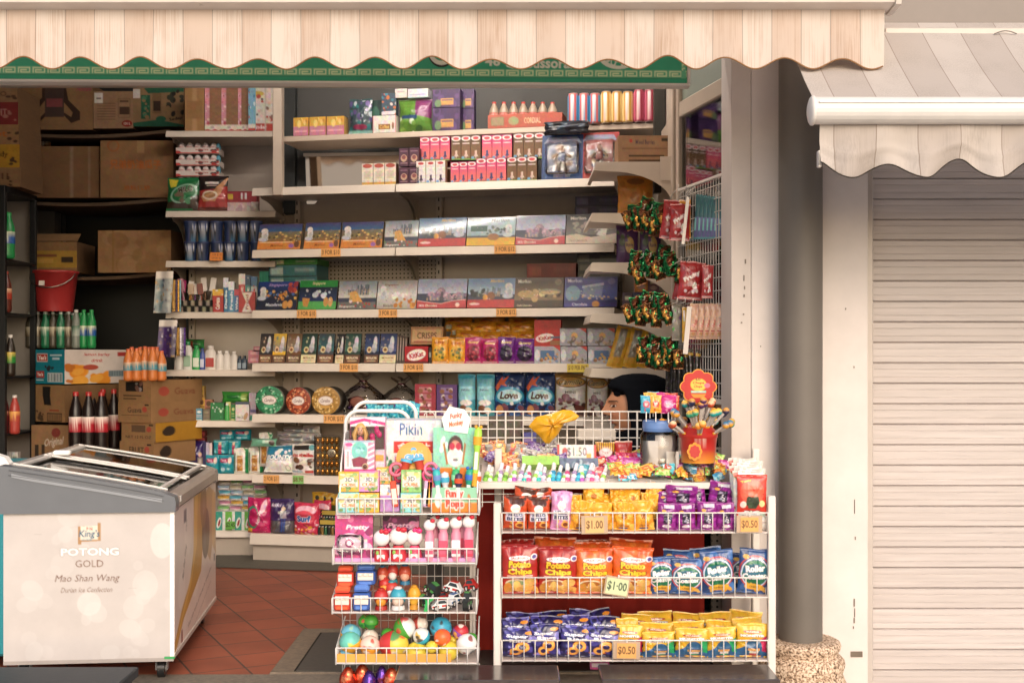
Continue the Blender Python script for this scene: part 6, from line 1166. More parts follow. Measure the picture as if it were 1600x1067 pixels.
# bucket
xx,yy=X(86,6.75),6.75; Yk=6.75; s=F/Yk; root=empty('red_bucket',(xx,yy,Z(487,Yk))); tag(root,'red plastic bucket with a wire handle on top of the green bottles','bucket')
h_=(487-424)/s; mb=MB(); mb.lathe([(.094,0),(.120,h_*.93),(.127,h_*.94),(.127,h_),(.120,h_),(.09,.01)],36,'a23030'); mb.lathe([(.0005,.002),(.094,0)],36,'8a2828'); mb.build('pail','plastic',root)
mb=MB(); mb.tube([(-.124*math.cos(t),-.09*math.sin(t)-.03,h_*.95-.085*math.sin(t)) for t in np.linspace(0,math.pi*.98,18)],.0035,'b9b0a8'); mb.build('handle','metal',root); mb=MB(); mb.box(-.045,-.015,-.116,-.113,h_*.62,h_*.74,'e0d8d0'); mb.build('price_sticker','card',root)
# bottles : left rack, bottle pack, cola, orange drinks
gb=bottle(('1f8a4a','2a9a50','2a5aa0',('d8e0c0','UP')),h=.235,r=.032); rdb=bottle(('5a2418','b5402a','a83a28',('e8c8a0','TEA')),h=.23,r=.031); dk=bottle(('2a2018','d8d2cc','2f8a3a',('e0c060','KIWI')),h=.225,r=.031); dk2=bottle(('2a2018','d8d2cc','8a3a28',('e0b060','TEA')),h=.225,r=.031); rs=bottle(('5a2020','d8d2cc','6a2428',('c88a70','ROSE')),h=.23,r=.031); pk=bottle(('a84038','d8d2cc','b04a3c',('e8b060','PEACH')),h=.22,r=.031)
for i,(q,x0,x1,yt,k,nm) in enumerate([(gb,-4,7,333,1,'green lemonade bottle, left of two'),(gb,3,23,332,1,'green lemonade bottle, right of two'),(rdb,-8,6,424,2,'reddish bottle, left of two'),(rdb,1,18,424,2,'reddish bottle, right of two'),(dk2,-3,9,523,3,'dark bottle with a brown sleeve'),(dk,9,24,523,3,'dark bottle with a green sleeve'),(rs,0,14,616,4,'dark rose drink bottle'),(pk,15,31,617,4,'salmon peach drink bottle')]):
    it(q,x0,x1,yt,FR(6.30),RK[k],f'{nm} on the black rack','bottle','bottles on the black rack')
for i in range(3): it(mkbox('white_tub',.05,.07,.05,Art(12,14,'b5b0aa').r(.2,.3,.8,.6,'6a6560'),'a8a39e'),-4+i*11,6+i*11,706,FR(6.35),0,f'pale little carton low on the black rack, {nth(i)} from the left','carton','pale cartons low on the rack',yb=730)
mixc=[('6a7468','8a9a90','3a6a50',('c8d0c0','AA')),('4a4438','9aa098','5a4a38',('c0b8a0','BB')),('1f6a48','a8b0a8','24785a',('d0dcc8','CC'))]
mb_=[bottle((c[0],c[1],c[2],(c[3][0],'TEA')),h=.22,r=.031) for c in mixc]+[gb,bottle(('7a8078','d8d2cc','a8b0a8',('3a6a50','H2O')),h=.23,r=.031)]
for i in range(9):
    x=40+i*12; q=mb_[[1,1,2,1,2,1,4,3,3][i]]; it(q,x,x+14,487 if i<6 else 484,FR(6.7),0,f'{["brown","brown","teal green","brown","teal green","brown","clear","bright green","bright green"][i]} drink bottle, {nth(i)} from the left in the pack under the bucket','bottle','bottle pack under the red bucket',back=.01*(i%2),yb=544)
for i in range(8): x=44+i*12.5; it(mb_[[2,1,2,1,1,2,3,3][i]],x,x+14,489,FR(6.82),0,f'back row drink bottle, {nth(i)} from the left in the pack under the bucket','bottle','back row bottles under the red bucket',yb=542)
A=Art(70,60,'17788a'); A.r(.05,.12,.42,.36,'d8d0c8'); A.r(.06,.14,.41,.34,'a83a34'); A.t("Yeo's",.235,.24,.13,'f0e4dc',w=.28,bold=.04,sl=.15); A.r(.5,.15,.9,.19,'bcd0d4'); A.r(.58,.24,.82,.30,'bcd0d4'); A.r(.0,.5,1,.505,'0f5a6a'); A.n(['15414a','2a2a30'],8,3,.05,(.3,.48,.65,.58)); A.r(.03,.63,.3,.82,'a83a34'); A.t("Yeo's",.16,.72,.1,'f0e4dc',w=.2,bold=.04); A.r(.42,.68,.92,.94,'c9d4d4')
for k in range(14): A.r(.44+k*.034,.7,.44+k*.034+(.012 if k%3 else .022),.92,'1a3a40')
A.r(.03,.87,.28,.9,'bcd0d4')
S_=Art(76,60,'cfc4bc'); S_.t('lemon barley',.5,.16,.12,'b03a34',w=.4,sl=.2); S_.t('drink',.5,.32,.1,'b03a34',w=.18,sl=.2); S_.r(.82,.08,.97,.2,'a83a34'); S_.n(['d98a2c','e0a040'],9,5,.12,(.1,.6,.75,.95)); S_.n(['b56a2a'],5,9,.06,(.02,.4,.1,.95)); S_.e(.4,.52,.12,.08,'a84a3a'); S_.r(.68,.62,.95,.8,'8a9aa0')
for k in range(10): S_.r(.69+k*.026,.63,.70+k*.026,.79,'3a4a50')
def corner_box(px0,pxc,px1,yt,yb,Y,rz,fa,sa,lab,side,name='drink_carton',cat='carton'):
    """carton turned so that two printed faces show"""
    s=F/Y; w=(pxc-px0)/s/math.cos(R(rz)); d=(px1-pxc)/s/max(.2,math.sin(R(rz))); h=(yb-yt)/s
    pr=mkbox(name,w,h,d,fa,side,m='kraft',sart=sa); o=pr[0]; q=Vector((w/2,0)); a=R(rz); 
    ox=q.x*math.cos(a); oy=q.x*math.sin(a); o.location=(X(pxc,Y)-ox,Y-oy,Z(yb,Y)); o.rotation_euler=(0,0,-0+a*0); 
    o.rotation_euler=(0,0,-a); o.location=(X(pxc,Y)-q.x*math.cos(a),Y+q.x*math.sin(a),Z(yb,Y)); return tag(o,lab,cat,'cardboard cartons in the storage corner')
corner_box(41,101,167,546,600,6.45,32,A,S_,'teal and white juice drink carton under the bottle pack','b9b0a8')
A=Art(50,56,'8a6a48'); A.p([(.25,.05),(.52,.05),(.5,.3),(.54,.55),(.3,.54),(.25,.3)],'191614'); A.r(.4,.75,.9,.98,'3a2a20'); A.r(.42,.78,.88,.95,'8a6a48'); 
for k in range(12): A.r(.44+k*.037,.79,.455+k*.037,.94,'3a2a20')
A.r(.48,.66,.8,.7,'8a3a28'); A.n(['4a3626'],10,3,.05,(.02,.65,.3,.95))
corner_box(41,101,164,602,660,6.45,32,A,Art(30,30,'705438'),'brown carton with a black hole and a barcode under the teal carton','705438')
A=Art(60,50,'7d5f42'); A.t('Original',.6,.45,.25,'b0a090',w=.5,sl=.3,rot=-6); A.e(.66,.2,.12,.12,'6a2c26'); A.r(.1,.5,.2,1,'33271f'); A.r(.28,.5,.36,1,'33271f')
bigbox(49,107,664,725,6.5,.3,A,'brown carton with white script lettering and bottles behind the freezer',side='5c4530')
ck=bottle(('1c1210','a82a28','a82430',('ecdcd4','Cola')),h=.33,r=.05,name='cola_bottle')
for i in range(3): it(ck,108+i*20,129+i*20,612,FR(6.4),0,f'large cola bottle with red cap and sleeve, {nth(i)} from the left in the front row','bottle','cola bottles behind the freezer',yb=704)
for i in range(4): it(ck,118+i*17,136+i*17,608,FR(6.6),0,f'large cola bottle in the back row, {nth(i)} from the left','bottle','back row cola bottles',yb=702)
gd='8f6d4a'
for i,(px0,pxc,px1,yt,yb,nm,t) in enumerate([(175,236,290,594,630,'topmost brown carton, torn open, under the orange drinks','open'),(174,236,288,629,661,'second brown carton printed with fruit juice lettering','Guava'),(179,243,292,661,691,'third brown carton with a yellow printed side','NET 12 FL OZ'),(176,240,284,691,726,'lowest visible brown carton behind the freezer','FRUIT')]):
    A=Art(60,34,gd); 
    if t=='open': A.r(.22,.1,.75,.5,'1b1715'); A.n(['6a4a40','8a8480'],5,2,.05,(.5,.15,.7,.45)); A.r(.15,.66,.7,.71,'3a2c22'); A.r(.15,.78,.55,.83,'3a2c22')
    else: A.t(t,.5,.38 if t!='NET 12 FL OZ' else .75,.26 if t!='NET 12 FL OZ' else .16,'4a3a2c',w=.42 if t!='NET 12 FL OZ' else .8); A.e(.8,.35,.07,.14,'a0483a'); A.r(.8,.1,.92,.18,'33271f'); A.r(.1,.62,.9,.65,'5a4534') if t!='NET 12 FL OZ' else A.r(.3,.15,.7,.5,'5f4a38')
    B=Art(40,30,gd if i!=2 else 'a87a28'); B.t('Guava' if i<2 else '',.65,.5,.3,'7a4a34',w=.4) if i<2 else B.e(.3,.45,.12,.25,'33271f'); B.e(.25,.5,.1,.2,'a0483a' if i<2 else '33271f')
    corner_box(px0,pxc,px1,yt,yb,6.42,28,A,B,nm,'7a5c3e')
og=bottle(('c8743a','c8603a','4a8a9a',('d8b090','ISO')),h=.2,r=.031,name='orange_drink')
for i,(x0,yt,bk) in enumerate([(193,545,0),(206,544,.0),(219,541,.03),(231,542,.0),(245,548,.04)]): it(og,x0,x0+15,yt,FR(6.42),0,f'orange drink bottle with a blue sleeve, {nth(i)} from the left in the shrink wrapped pack','bottle','orange drink bottles',back=bk,yb=595)
for i in range(4): it(og,199+i*13,213+i*13,542,FR(6.55),0,f'orange drink bottle in the back row, {nth(i)} from the left','bottle','back row orange drinks',yb=593)
# ================================================================ SNACK RACK GOODS
RF=FR(YR+.012); B1,B2,B3=(Z(y,YR)+.005 for y in (832,933,1032))
def chip(c,c2,c3,flav):
    A=Art(66,84,c); A.g(c,c2,.0,.8); A.n([c3,c2],8,3,.10,(0,0,1,.3),.35)
    A.e(.5,.26,.3,.05,'f0e4e0'); A.t('JACKnJILL',.5,.26,.05,'b02a30',w=.5,bold=.03,sl=.15); A.e(.9,.24,.09,.06,'e8e0e8'); A.e(.9,.24,.06,.04,'5a4a90')
    A.t('Potato',.5,.375,.14,'f2c232',w=.74,bold=.05,o='4a2410',ow=.02); A.t('Chips',.5,.535,.15,'f2c232',w=.68,bold=.05,o='4a2410',ow=.02)
    A.r(.14,.60,.86,.625,'f0d8c8',.8); A.e(.4,.76,.3,.09,'e8d0b0'); A.e(.4,.76,.24,.06,flav); A.n(['d8a050','e8b868','c88838'],16,6,.13,(.15,.82,.95,.94),asp=.6); A.e(.78,.74,.17,.08,'e0b060'); return A
red=mkbag('crisps_bag',.16,.2,.06,chip('8e1a1c','b83028','d05a48','8a9a6a'),'8e1a1c',seed=101); red2=mkbag('crisps_bag',.16,.2,.06,chip('90201c','b02a22','c85040','a86a4a'),'90201c',seed=107)
org=mkbag('crisps_bag',.16,.2,.06,chip('c04a1c','e07a28','e89048','b0682c'),'c04a1c',seed=103); org2=mkbag('crisps_bag',.16,.2,.06,chip('c8501c','dc6a20','e88a40','b0682c'),'c8501c',seed=109)
g='bags of potato crisps on the middle tier'
for i,(q,x0,x1,yt,t,bk,rl,nm) in enumerate([(red,784,842,852,-3,0,-1,'dark red potato crisps bag at the left end, front'),(red2,840,903,855,-3,.0,1,'bright red potato crisps bag, second in the front row'),(org,900,960,857,-3,0,-1,'light orange potato crisps bag, third in the front row'),(org2,955,1020,856,-3,.0,2,'deep orange potato crisps bag, fourth in the front row'),
  (red2,783,840,846,6,.07,-4,'red crisps bag leaning behind the dark red one'),(org,834,900,843,6,.08,1,'orange crisps bag with a raised top behind the bright red one'),(org2,898,958,850,6,.08,-2,'orange crisps bag behind the light orange one'),(org,950,1018,846,6,.08,3,'orange crisps bag behind the deep orange one'),(red2,790,845,850,10,.14,3,'red crisps bag at the very back of the middle tier'),(org2,905,975,848,10,.15,-3,'orange crisps bag at the very back of the middle tier')]):
    it(q,x0,x1,yt,RF,B2,nm,'crisps bag',g,back=bk,tilt=t,roll=rl)
def roller(seed):
    A=Art(58,76,'2a4a7e'); A.n(['3a64a0','203a68','4a78b4'],16,seed,.14); A.e(.5,.5,.5,.36,'c84a3a',ring=.86); A.e(.5,.52,.44,.32,'d8dce8',ring=.84); A.e(.5,.52,.4,.28,'24704a'); A.e(.5,.48,.4,.16,'2f5a98',al=.5)
    A.t('Roller',.5,.42,.15,'f2f0ec',w=.76,bold=.05,rot=-6,o='3a4a60',ow=.012); A.t('Coaster',.5,.59,.14,'f2f0ec',w=.82,bold=.05,rot=-4,o='3a4a60',ow=.012); A.t('JACKnJILL',.55,.2,.045,'c04048',w=.4,o='e8e0e0',ow=.008); A.n(['d8a03a','e0b458'],9,seed+3,.09,(.25,.78,.85,.92),asp=.7); A.e(.2,.18,.1,.05,'c89a4a'); A.e(.5,.83,.3,.07,'e0a838'); A.t('CHEESE',.5,.83,.04,'6a3a1a',w=.3); return A
rc=mkbag('crisps_bag',.15,.19,.055,roller(3),'1f3860',seed=111,nu=None); rc2=mkbag('crisps_bag',.15,.19,.055,roller(8),'1f3860',seed=116)
g='blue ring snack bags on the middle tier'
for i,(q,x0,x1,yt,t,bk,rl,nm) in enumerate([(rc,1012,1058,870,-2,.01,-2,'leftmost, partly covered blue ring snack bag'),(rc2,1048,1100,873,-3,-.0,1,'second blue ring snack bag'),(rc,1098,1151,860,-2,.0,-4,'third blue ring snack bag, tilted left'),(rc2,1152,1203,858,-2,.01,4,'rightmost blue ring snack bag'),
  (rc2,1035,1085,862,8,.08,3,'blue ring snack bag standing behind the second one'),(rc,1085,1135,858,8,.08,-5,'blue ring snack bag standing behind the third one'),(rc2,1140,1190,868,8,.09,3,'blue ring snack bag at the back right')]):
    it(q,x0,x1,yt,RF,B2,nm,'ring snack bag',g,back=bk,tilt=t,roll=rl)
# tier 3
def rings(seed):
    A=Art(58,76,'2a2458'); A.n(['3a3478','4a4494','1e1a44','8a84c8'],26,seed,.12); A.n(['c05a28'],6,seed+1,.05,(.1,.55,.6,.95)); A.t('Super',.45,.28,.12,'ecebf2',w=.66,bold=.04,o='4a4480',ow=.012); A.t('Rings',.55,.42,.14,'ecebf2',w=.66,bold=.04,o='4a4480',ow=.012)
    A.e(.82,.16,.14,.05,'d88a2a')
    for (x,y,r) in ((.62,.62,.22),(.42,.78,.18)): A.e(x,y,r,r*.8,'e8983a'); A.e(x,y,r*.9,r*.7,'f0ac50'); A.e(x,y,r*.5,r*.36,'2a2050')
    A.r(0,.93,1,1,'1e1a44'); return A
sr=[mkbag('ring_snack_bag',.15,.19,.055,rings(2),'221d4c',seed=121),mkbag('ring_snack_bag',.15,.19,.055,rings(5),'221d4c',seed=125,wr=1.3)]
g='dark violet snack ring bags on the lowest tier'
for i,(x0,x1,yt,t,bk,rl) in enumerate([(783,836,982,-2,0,2),(830,876,975,-3,.0,-2),(874,924,978,-2,.0,2),(914,966,980,-4,-.0,4),(785,830,968,8,.06,-3),(826,880,966,8,.07,3),(874,925,965,9,.07,-3),(920,968,966,8,.07,2),(788,840,962,12,.13,3),(838,890,960,12,.14,-4),(885,940,958,12,.14,6),(925,968,956,12,.13,-14)]):
    it(sr[i%2],x0,x1,yt,RF,B3,f'violet snack ring bag, {nth(i%4)} from the left in the {["front","middle","back"][i//4]} row','ring snack bag',g,back=bk,tilt=t,roll=rl)
def mon(c2,seed):
    A=Art(58,76,'d8a82c'); A.g('e0b038','d8a42a',0,.5); A.e(.5,.24,.3,.045,'a84030'); A.t('MAMEE',.5,.24,.045,'f0e0c0',w=.4,bold=.03); A.t('MONSTER',.5,.34,.07,'ece8e0',w=.78,bold=.05,o='2a2a3a',ow=.012,arc=.05); A.p([(.72,.45),(1,.35),(1,.9),(.72,.85),(.82,.65)],c2); A.p([(0,.78),(.3,.62),(.34,1),(0,1)],'2f5f8c'); A.p([(.7,.75),(1,.85),(1,1),(.6,1)],'2f5f8c')
    A.e(.55,.72,.27,.30,'2c5a7e'); A.r(.36,.7,.74,.78,'d8a060'); A.r(.42,.78,.70,.86,'e8e0d4'); A.r(.44,.86,.68,.92,'c04a4a' if seed%2 else '3a9a70'); A.r(.3,.93,.8,.98,'c98a4a'); return A
mm=[mkbag('noodle_snack_bag',.15,.19,.05,mon('c02a58',1),'c99a28',seed=131),mkbag('noodle_snack_bag',.15,.19,.05,mon('1f9a5c',2),'c99a28',seed=134)]
g='yellow noodle snack bags on the lowest tier'
for i,(k,x0,x1,yt,t,bk,rl) in enumerate([(0,962,1004,976,-2,.01,2),(1,1004,1056,988,-3,0,-1),(1,1055,1108,982,-3,0,1),(1,1106,1153,980,-2,0,-2),(0,1150,1200,974,-2,0,2),(0,965,1000,968,8,.06,-2),(1,1000,1052,976,7,.06,2),(1,1052,1105,974,8,.07,-3),(1,1103,1150,972,8,.07,2),(0,1148,1196,968,8,.06,-3),(0,970,1020,964,12,.13,3),(1,1000,1054,960,12,.14,-2),(1,1050,1100,962,12,.14,4),(0,1098,1150,961,12,.13,-4),(1,1138,1190,959,12,.14,6)]):
    it(mm[k],x0,x1,yt,RF,B3,f'yellow noodle snack bag, {nth(i%5)} from the left in the {["front","middle","back"][i//5]} row','noodle snack bag',g,back=bk,tilt=t,roll=rl)
# tier 1
def pan(c,c2):
    A=Art(46,72,c); A.n(['4a2a20','5a3428'] if c!='c88ab4' else ['d8a8cc','c080b0'],14,3,.13,(0,0,1,.2)); A.e(.5,.36,.2,.12,'ecdfd8'); A.n(['d8903a','e8b058'],8,4,.08,(.1,.55,.9,.9)); A.r(.1,.48,.9,.72,'e0dcec'); A.t('HELLO',.5,.54,.1,'3a3a5a',w=.62,bold=.05); A.t('BITES',.5,.66,.1,'3a3a5a',w=.7,bold=.05); A.e(.7,.84,.2,.09,'e8a050'); A.e(.7,.84,.12,.05,'7a3a20'); A.r(0,.95,1,1,c2); return A
pp1=mkbag('biscuit_bag',.09,.15,.05,pan('c04a24','5a2a1c'),'6a2a1c',seed=141); pp2=mkbag('biscuit_bag',.09,.15,.05,pan('c88ab4','b070a0'),'c88ab4',seed=144,wr=1.4)
for i,(q,x0,x1,yt,nm,yb,rl,bk) in enumerate([(pp1,785,824,775,'orange and brown biscuit bag at the left end of the top tier',None,2,0),(pp1,825,861,777,'orange and brown biscuit bag, second from the left on the top tier',None,-2,0),(pp2,860,893,768,'pink biscuit bag on the top tier',None,2,0),(pp1,800,840,762,'orange biscuit bag lying across the two left ones',795,65,.05),(pp1,820,868,762,'orange biscuit bag lying crumpled above the pink one',792,-70,.06)]):
    it(q,x0,x1,yt,RF,B1,nm,'biscuit bag','small biscuit bags on the top tier',back=bk,yb=yb,roll=rl if abs(rl)<10 else (8 if rl>0 else -9))
A=Art(40,60,'e0a02c'); A.n(['ecb444','d89424','f0c058'],14,3,.14); A.e(.5,.45,.26,.16,'e8b850'); A.e(.5,.5,.14,.1,'b5702a'); A.t('Cheese',.5,.82,.07,'a8441c',w=.5); A.r(.3,.9,.7,.95,'4a4a8a')
yl=[mkbag('corn_puff_bag',.1,.15,.05,A,'d8982a',seed=151,wr=1.8),mkbag('corn_puff_bag',.1,.15,.05,A,'d8982a',seed=158,wr=1.6)]
for i,(x0,x1,yt,yb,bk,rl) in enumerate([(889,925,782,None,0,3),(922,960,786,None,0,-4),(956,992,784,None,.0,4),(990,1024,782,None,0,-3),(910,945,757,800,.07,2),(893,915,775,815,.08,-8),(950,985,768,808,.07,6),(978,1006,762,800,.08,-6),(1005,1032,756,800,.07,8),(930,965,774,812,.09,0),(1000,1028,772,812,.05,5)]):
    it(yl[i%2],x0,x1,yt,RF,B1,f'golden yellow corn puff bag, {nth(i if i<4 else i-4)} in the {"front" if i<4 else "upper"} part of the pile','corn puff bag','golden yellow corn puff bags',back=bk,yb=yb,roll=rl,tilt=0 if i<4 else 10)
A=Art(44,60,'7e1c78'); A.n(['94288c','6a1466','a23c9a'],14,5,.14); A.r(.3,.35,.72,.75,'2a2038'); A.n(['d8d0e0','8a84a0'],12,3,.05,(.32,.37,.7,.73)); A.r(.3,.08,.8,.2,'e0dce4',.8); A.e(.5,.85,.22,.06,'e0dce4'); A.e(.3,.3,.1,.05,'e8a84a')
pv=[mkbag('prawn_stick_bag',.1,.15,.05,A,'74186e',seed=161,wr=1.4),mkbag('prawn_stick_bag',.1,.15,.05,A,'74186e',seed=167,wr=1.7)]
for i,(x0,x1,yt,yb,bk,rl) in enumerate([(1026,1058,786,None,0,4),(1057,1089,787,None,0,-2),(1089,1122,784,None,0,2),(1121,1151,786,None,.0,-3),(1030,1062,768,802,.06,-8),(1040,1092,762,797,.04,3),(1078,1106,757,796,.07,-5),(1106,1146,755,797,.05,8),(1060,1085,772,806,.1,0)]):
    it(pv[i%2],x0,x1,yt,RF,B1,f'bright purple snack bag, {nth(i if i<4 else i-4)} in the {"front row" if i<4 else "upper pile"}','snack bag','bright purple snack bags',back=bk,yb=yb,roll=rl,tilt=0 if i<4 else 8)
A=Art(50,72,'c4382a'); A.e(.5,.42,.4,.3,'d85a40'); A.n(['b02a20'],6,3,.04); A.t('Tasty',.3,.16,.06,'e8c03a',w=.36,rot=-14,bold=.04); A.p([(.3,.55),(.7,.52),(.74,.68),(.62,.82),(.42,.82),(.28,.7)],'34402c'); A.n(['2a3424','44503a'],8,5,.06,(.35,.56,.68,.78)); A.e(.2,.72,.1,.08,'e0d4c8'); A.e(.82,.7,.1,.08,'d8cc90'); A.t('BIG',.5,.93,.12,'ece4dc',w=.5,bold=.07,o='2a1a14',ow=.014)
sw=mkbag('seaweed_pack',.11,.17,.03,A,'c4382a',seed=171,wr=.5)
it(sw,1152,1200,742,RF,B1,'red seaweed snack pack reading BIG in front of its stack','seaweed pack','seaweed packs',back=-.0,yb=806)
A=Art(40,60,'dcd8d2'); A.p([(0,.1),(.8,.16),(1,.3),(.2,.2)],'3a9a4a'); A.n(['e8e8e2','b8c8b0','c04a3a'],12,4,.08)
sw2=mkbag('seaweed_pack',.11,.17,.03,A,'cfcac2',seed=172,wr=1)
for i in range(6): it(sw2,1146-i*1.0,1196-i*2,736-i*4,RF,B1,f'white and green edged seaweed pack, {nth(i)} behind the red one','seaweed pack','seaweed packs',back=.02+i*.018,roll=[0,2,-2,1,3,-1][i])
it(sw2,1152,1200,790,RF,B1,'white seaweed pack standing in the basket below the red one','seaweed pack','seaweed packs',back=.005)
card('$1.00',929,820,29,24,YR-.012,'cream $1.00 price card on the top tier of the snack rack',rot=-1,ex=.009)
card('$1·00',964,916,34,25,YR-.012,'pale green tilted $1.00 price card on the middle tier of the snack rack',c='c9d2a4',ink='3a4a3a',rot=9,ex=.001)
card('$0.50',979,1016,30,23,YR-.012,'orange $0.50 price card on the lowest tier of the snack rack',c='dfa45e',rot=1,ex=.009)
card('$0.50',1171,819,28,22,YR-.012,'orange $0.50 price card under the red seaweed pack',c='dfa45e',ex=.009)
# ---------------------------------------------------------------- sweets on the sloping tray
def spread(pr,px,py,w,hh,label,cat,grp,rz=0,tilt=0,roll=0,up=0,layflat=False):
    """something lying on the tray: pixel of its foot, found on the tray plane"""
    
    k=(HY-py)/F; Y=(ZT-sl*YRT-EYE)/(k-sl); Y=min(max(Y,YRT+.0),YRT+.48); z=TRAY(Y)
    o0,w0,d0,h0=pr
    if o0.name in used: o=dup(o0)
    else: o=o0; used[o0.name]=1
    s=F/Y; q=w/s/w0; o.scale=(q,q,hh/s/h0); o.location=(X(px,Y),Y,z+.002+up)
    M=Matrix.Rotation(R(rz),4,'Z')@Matrix.Rotation(-R(tilt),4,'X')@Matrix.Rotation(R(roll),4,'Y'); o.rotation_euler=M.to_euler()
    for k_ in ('label','category','group'): 
        if k_ in o: del o[k_]
    return tag(o,label,cat,grp)
def ballpack(cs,seed):
    mb=MB(); rg=random.Random(seed); 
    for i in range(3): mb.ball(0,.012,.014+.022*i,.0135,.012,.0125,cs[i%len(cs)],12)
    mb.tube([(0,.012,.072),(0,.012,.118)],.010,['e2dee6','e6e0da','dde2e6'][seed%3],n=8); o=mb.build('sweet_tube','gloss'); return (o,.027,.027,.12)
tc_=[ballpack(c,i) for i,c in enumerate([['8ac84a','6a9a3a','b8d888'],['e0e0e0','9ac85a','d8d8dc'],['b05ab8','d8d8d8','9ad06a'],['3ab8b0','c8c8d0','8adad0'],['28a0c0','5ac0d8','2a88b0'],['d85a90','e0d8dc','c04a78'],['c8b8d0','e8e4e8','a08ab0']])]
tn=['green','white and green','violet','turquoise','sky blue','pink','lilac white']
order=[0,1,0,6,0,1,2,6,3,5,1,3,6,1,4,4,1,5,6,4,2,6,5,6,1]
for i,k in enumerate(order):
    x=757+i*7.6; spread(tc_[k],x,752,9,46,f'clear tube of {tn[k]} candy balls, {nth(i)} from the left, at the tray edge','sweet tube','clear tubes of candy balls',rz=-10+7*math.sin(i*2.3),tilt=62+5*math.sin(i*1.7),up=.004)
def wrapped(c,c2,seed):
    A=Art(34,22,c); A.n(c2,14,seed,.1); A.e(.5,.5,.25,.25,c2[0]); A.t('Yum',.5,.5,.25,c2[1],w=.3,bold=.04); return mkbag('sweet_packet',.05,.035,.016,A,c,seed=seed,wr=2,crimp=.12)
wp_=[wrapped('d89a5a',['b5443a','e8c888'],1),wrapped('7a5a98',['b8a8c8','4a2a6a'],2),wrapped('b8b4b0',['8a8680','d8d4d0'],3),wrapped('c8404a',['e8a878','f0d8c8'],4),wrapped('e0a838',['c8602a','f0d070'],5),wrapped('c03a88',['e078b8','f0c8e0'],6),wrapped('3a8ab0',['8ac8d8','e0ecf0'],7),wrapped('8ac050',['c8e090','d8602a'],8),wrapped('dc6a38',['f0a858','c8302a'],9),wrapped('5ab8c8',['c84a3a','e8f0f0'],10)]
wn=['caramel orange','purple','silver grey','red','yellow','magenta','blue','lime green','bright orange','turquoise']
rg=random.Random(12); k=0; pos=[]
for (x0,x1,y0,y1,cs,n_) in [(752,795,700,722,[0,0,3],11),(795,822,698,722,[0,3],7),(822,845,706,722,[1,1,2],7),(845,872,702,722,[2,2],7),(755,880,722,734,[2,1,0,2],14),(938,1000,722,742,[4,3,5,6],16),(1000,1060,722,742,[5,6,9,4,7],16),(1030,1130,730,746,[8,3,9,4,7,5],24),(960,1132,743,753,[4,8,4,7,5,9,6],36)]:
    for i in range(int(n_*2.15)):
        x=rg.uniform(x0,x1); y=rg.uniform(y0,y1); c=rg.choice(cs); pos.append((y,x,c))
pos.sort()
import collections as _c; rn=_c.Counter()
for (y,x,c) in pos:
    rn[c]+=1; zone='left end' if x<800 else 'left middle' if x<885 else 'middle right' if x<1010 else 'right end'; dep='at the back' if y<722 else 'halfway back' if y<738 else 'near the edge'
    spread(wp_[c],x,y,rg.uniform(17,26),rg.uniform(11,15),f'small {wn[c]} sweet packet lying {dep} on the {zone} of the tray','sweet packet',f'{wn[c]} sweet packets {dep} {zone}',rz=rg.uniform(-40,40),tilt=rg.uniform(20,60),roll=rg.uniform(-25,25),up=rg.uniform(.004,.03))
# larger things on the tray
it(mkbag('sweets_bag',.1,.09,.03,Art(40,30,'8a8478').n(['d89a5a','b5443a','e8c888'],20,3,.1),'b8a898',seed=181,wr=2),757,790,697,FR(4.42),TRAY(4.42),'clear bag of orange wrapped sweets at the left end of the tray','sweets bag','bags of orange wrapped sweets',tilt=30)
it(mkbag('sweets_bag',.1,.09,.03,Art(40,30,'8a8478').n(['d89a5a','b5443a','e8c888'],20,5,.1),'b8a898',seed=183,wr=2),790,822,697,FR(4.42),TRAY(4.42),'clear bag of orange wrapped sweets next to the purple sweets','sweets bag','bags of orange wrapped sweets',tilt=30)
A=Art(50,24,'dcd4cc'); A.r(0,0,.07,1,'c03a34'); A.r(.93,0,1,1,'c03a34'); A.t('$1.50',.5,.35,.42,'3a3634',w=.5,bold=0); A.e(.2,.3,.07,.16,'b04a4a'); A.r(.22,.68,.5,.8,'c86a3a'); A.r(.74,.4,.86,.8,'d8a04a'); A.r(.1,.88,.7,.93,'c05a4a')
it(mkbox('sweet_box',.13,.055,.03,A,'cfc8c0'),871,932,698,FR(4.33),TRAY(4.33)-.0,'white box with red ends and $1.50 written on it','sweet box',tilt=12)
it(mkbox('sweet_tray',.15,.02,.06,Art(50,10,'5a6a80').n(['a8b0c0','3a4a6a'],10,3,.06),'6a7a90'),875,935,724,FR(4.26),TRAY(4.26),'blue grey clear pack below the $1.50 box','pack',tilt=20)
it(mkbox('green_card',.12,.012,.06,Art(40,8,'9ac860'),'a0cc68'),816,874,727,FR(4.27),TRAY(4.27)-.004,'pale lime green card lying on the sweet tubes','card',tilt=30)
A=Art(30,34,'6a2420'); 
for k in range(9): A.r(k/9,.0,k/9+.055,.4,'d8a83a')
A.e(.5,.45,.34,.18,'c8b0b0'); A.t('Popz',.5,.45,.14,'5a1a2a',w=.4); A.n(['b5602a','e0a858','8a2a20'],10,4,.1,(.1,.65,.9,.98))
B=Art(30,34,'b02a24'); B.r(0,0,1,.08,'d8b0a0'); 
for k in range(8): B.r(k/8+.03,.45,k/8+.08,.9,'e0a83a')
it(mkbag('popcorn_pack',.07,.08,.02,A,'6a2420',seed=185),931,962,692,FR(4.36),TRAY(4.36)-.0,'striped dark popcorn sweet pack beside the $1.50 box','popcorn pack',tilt=10,)
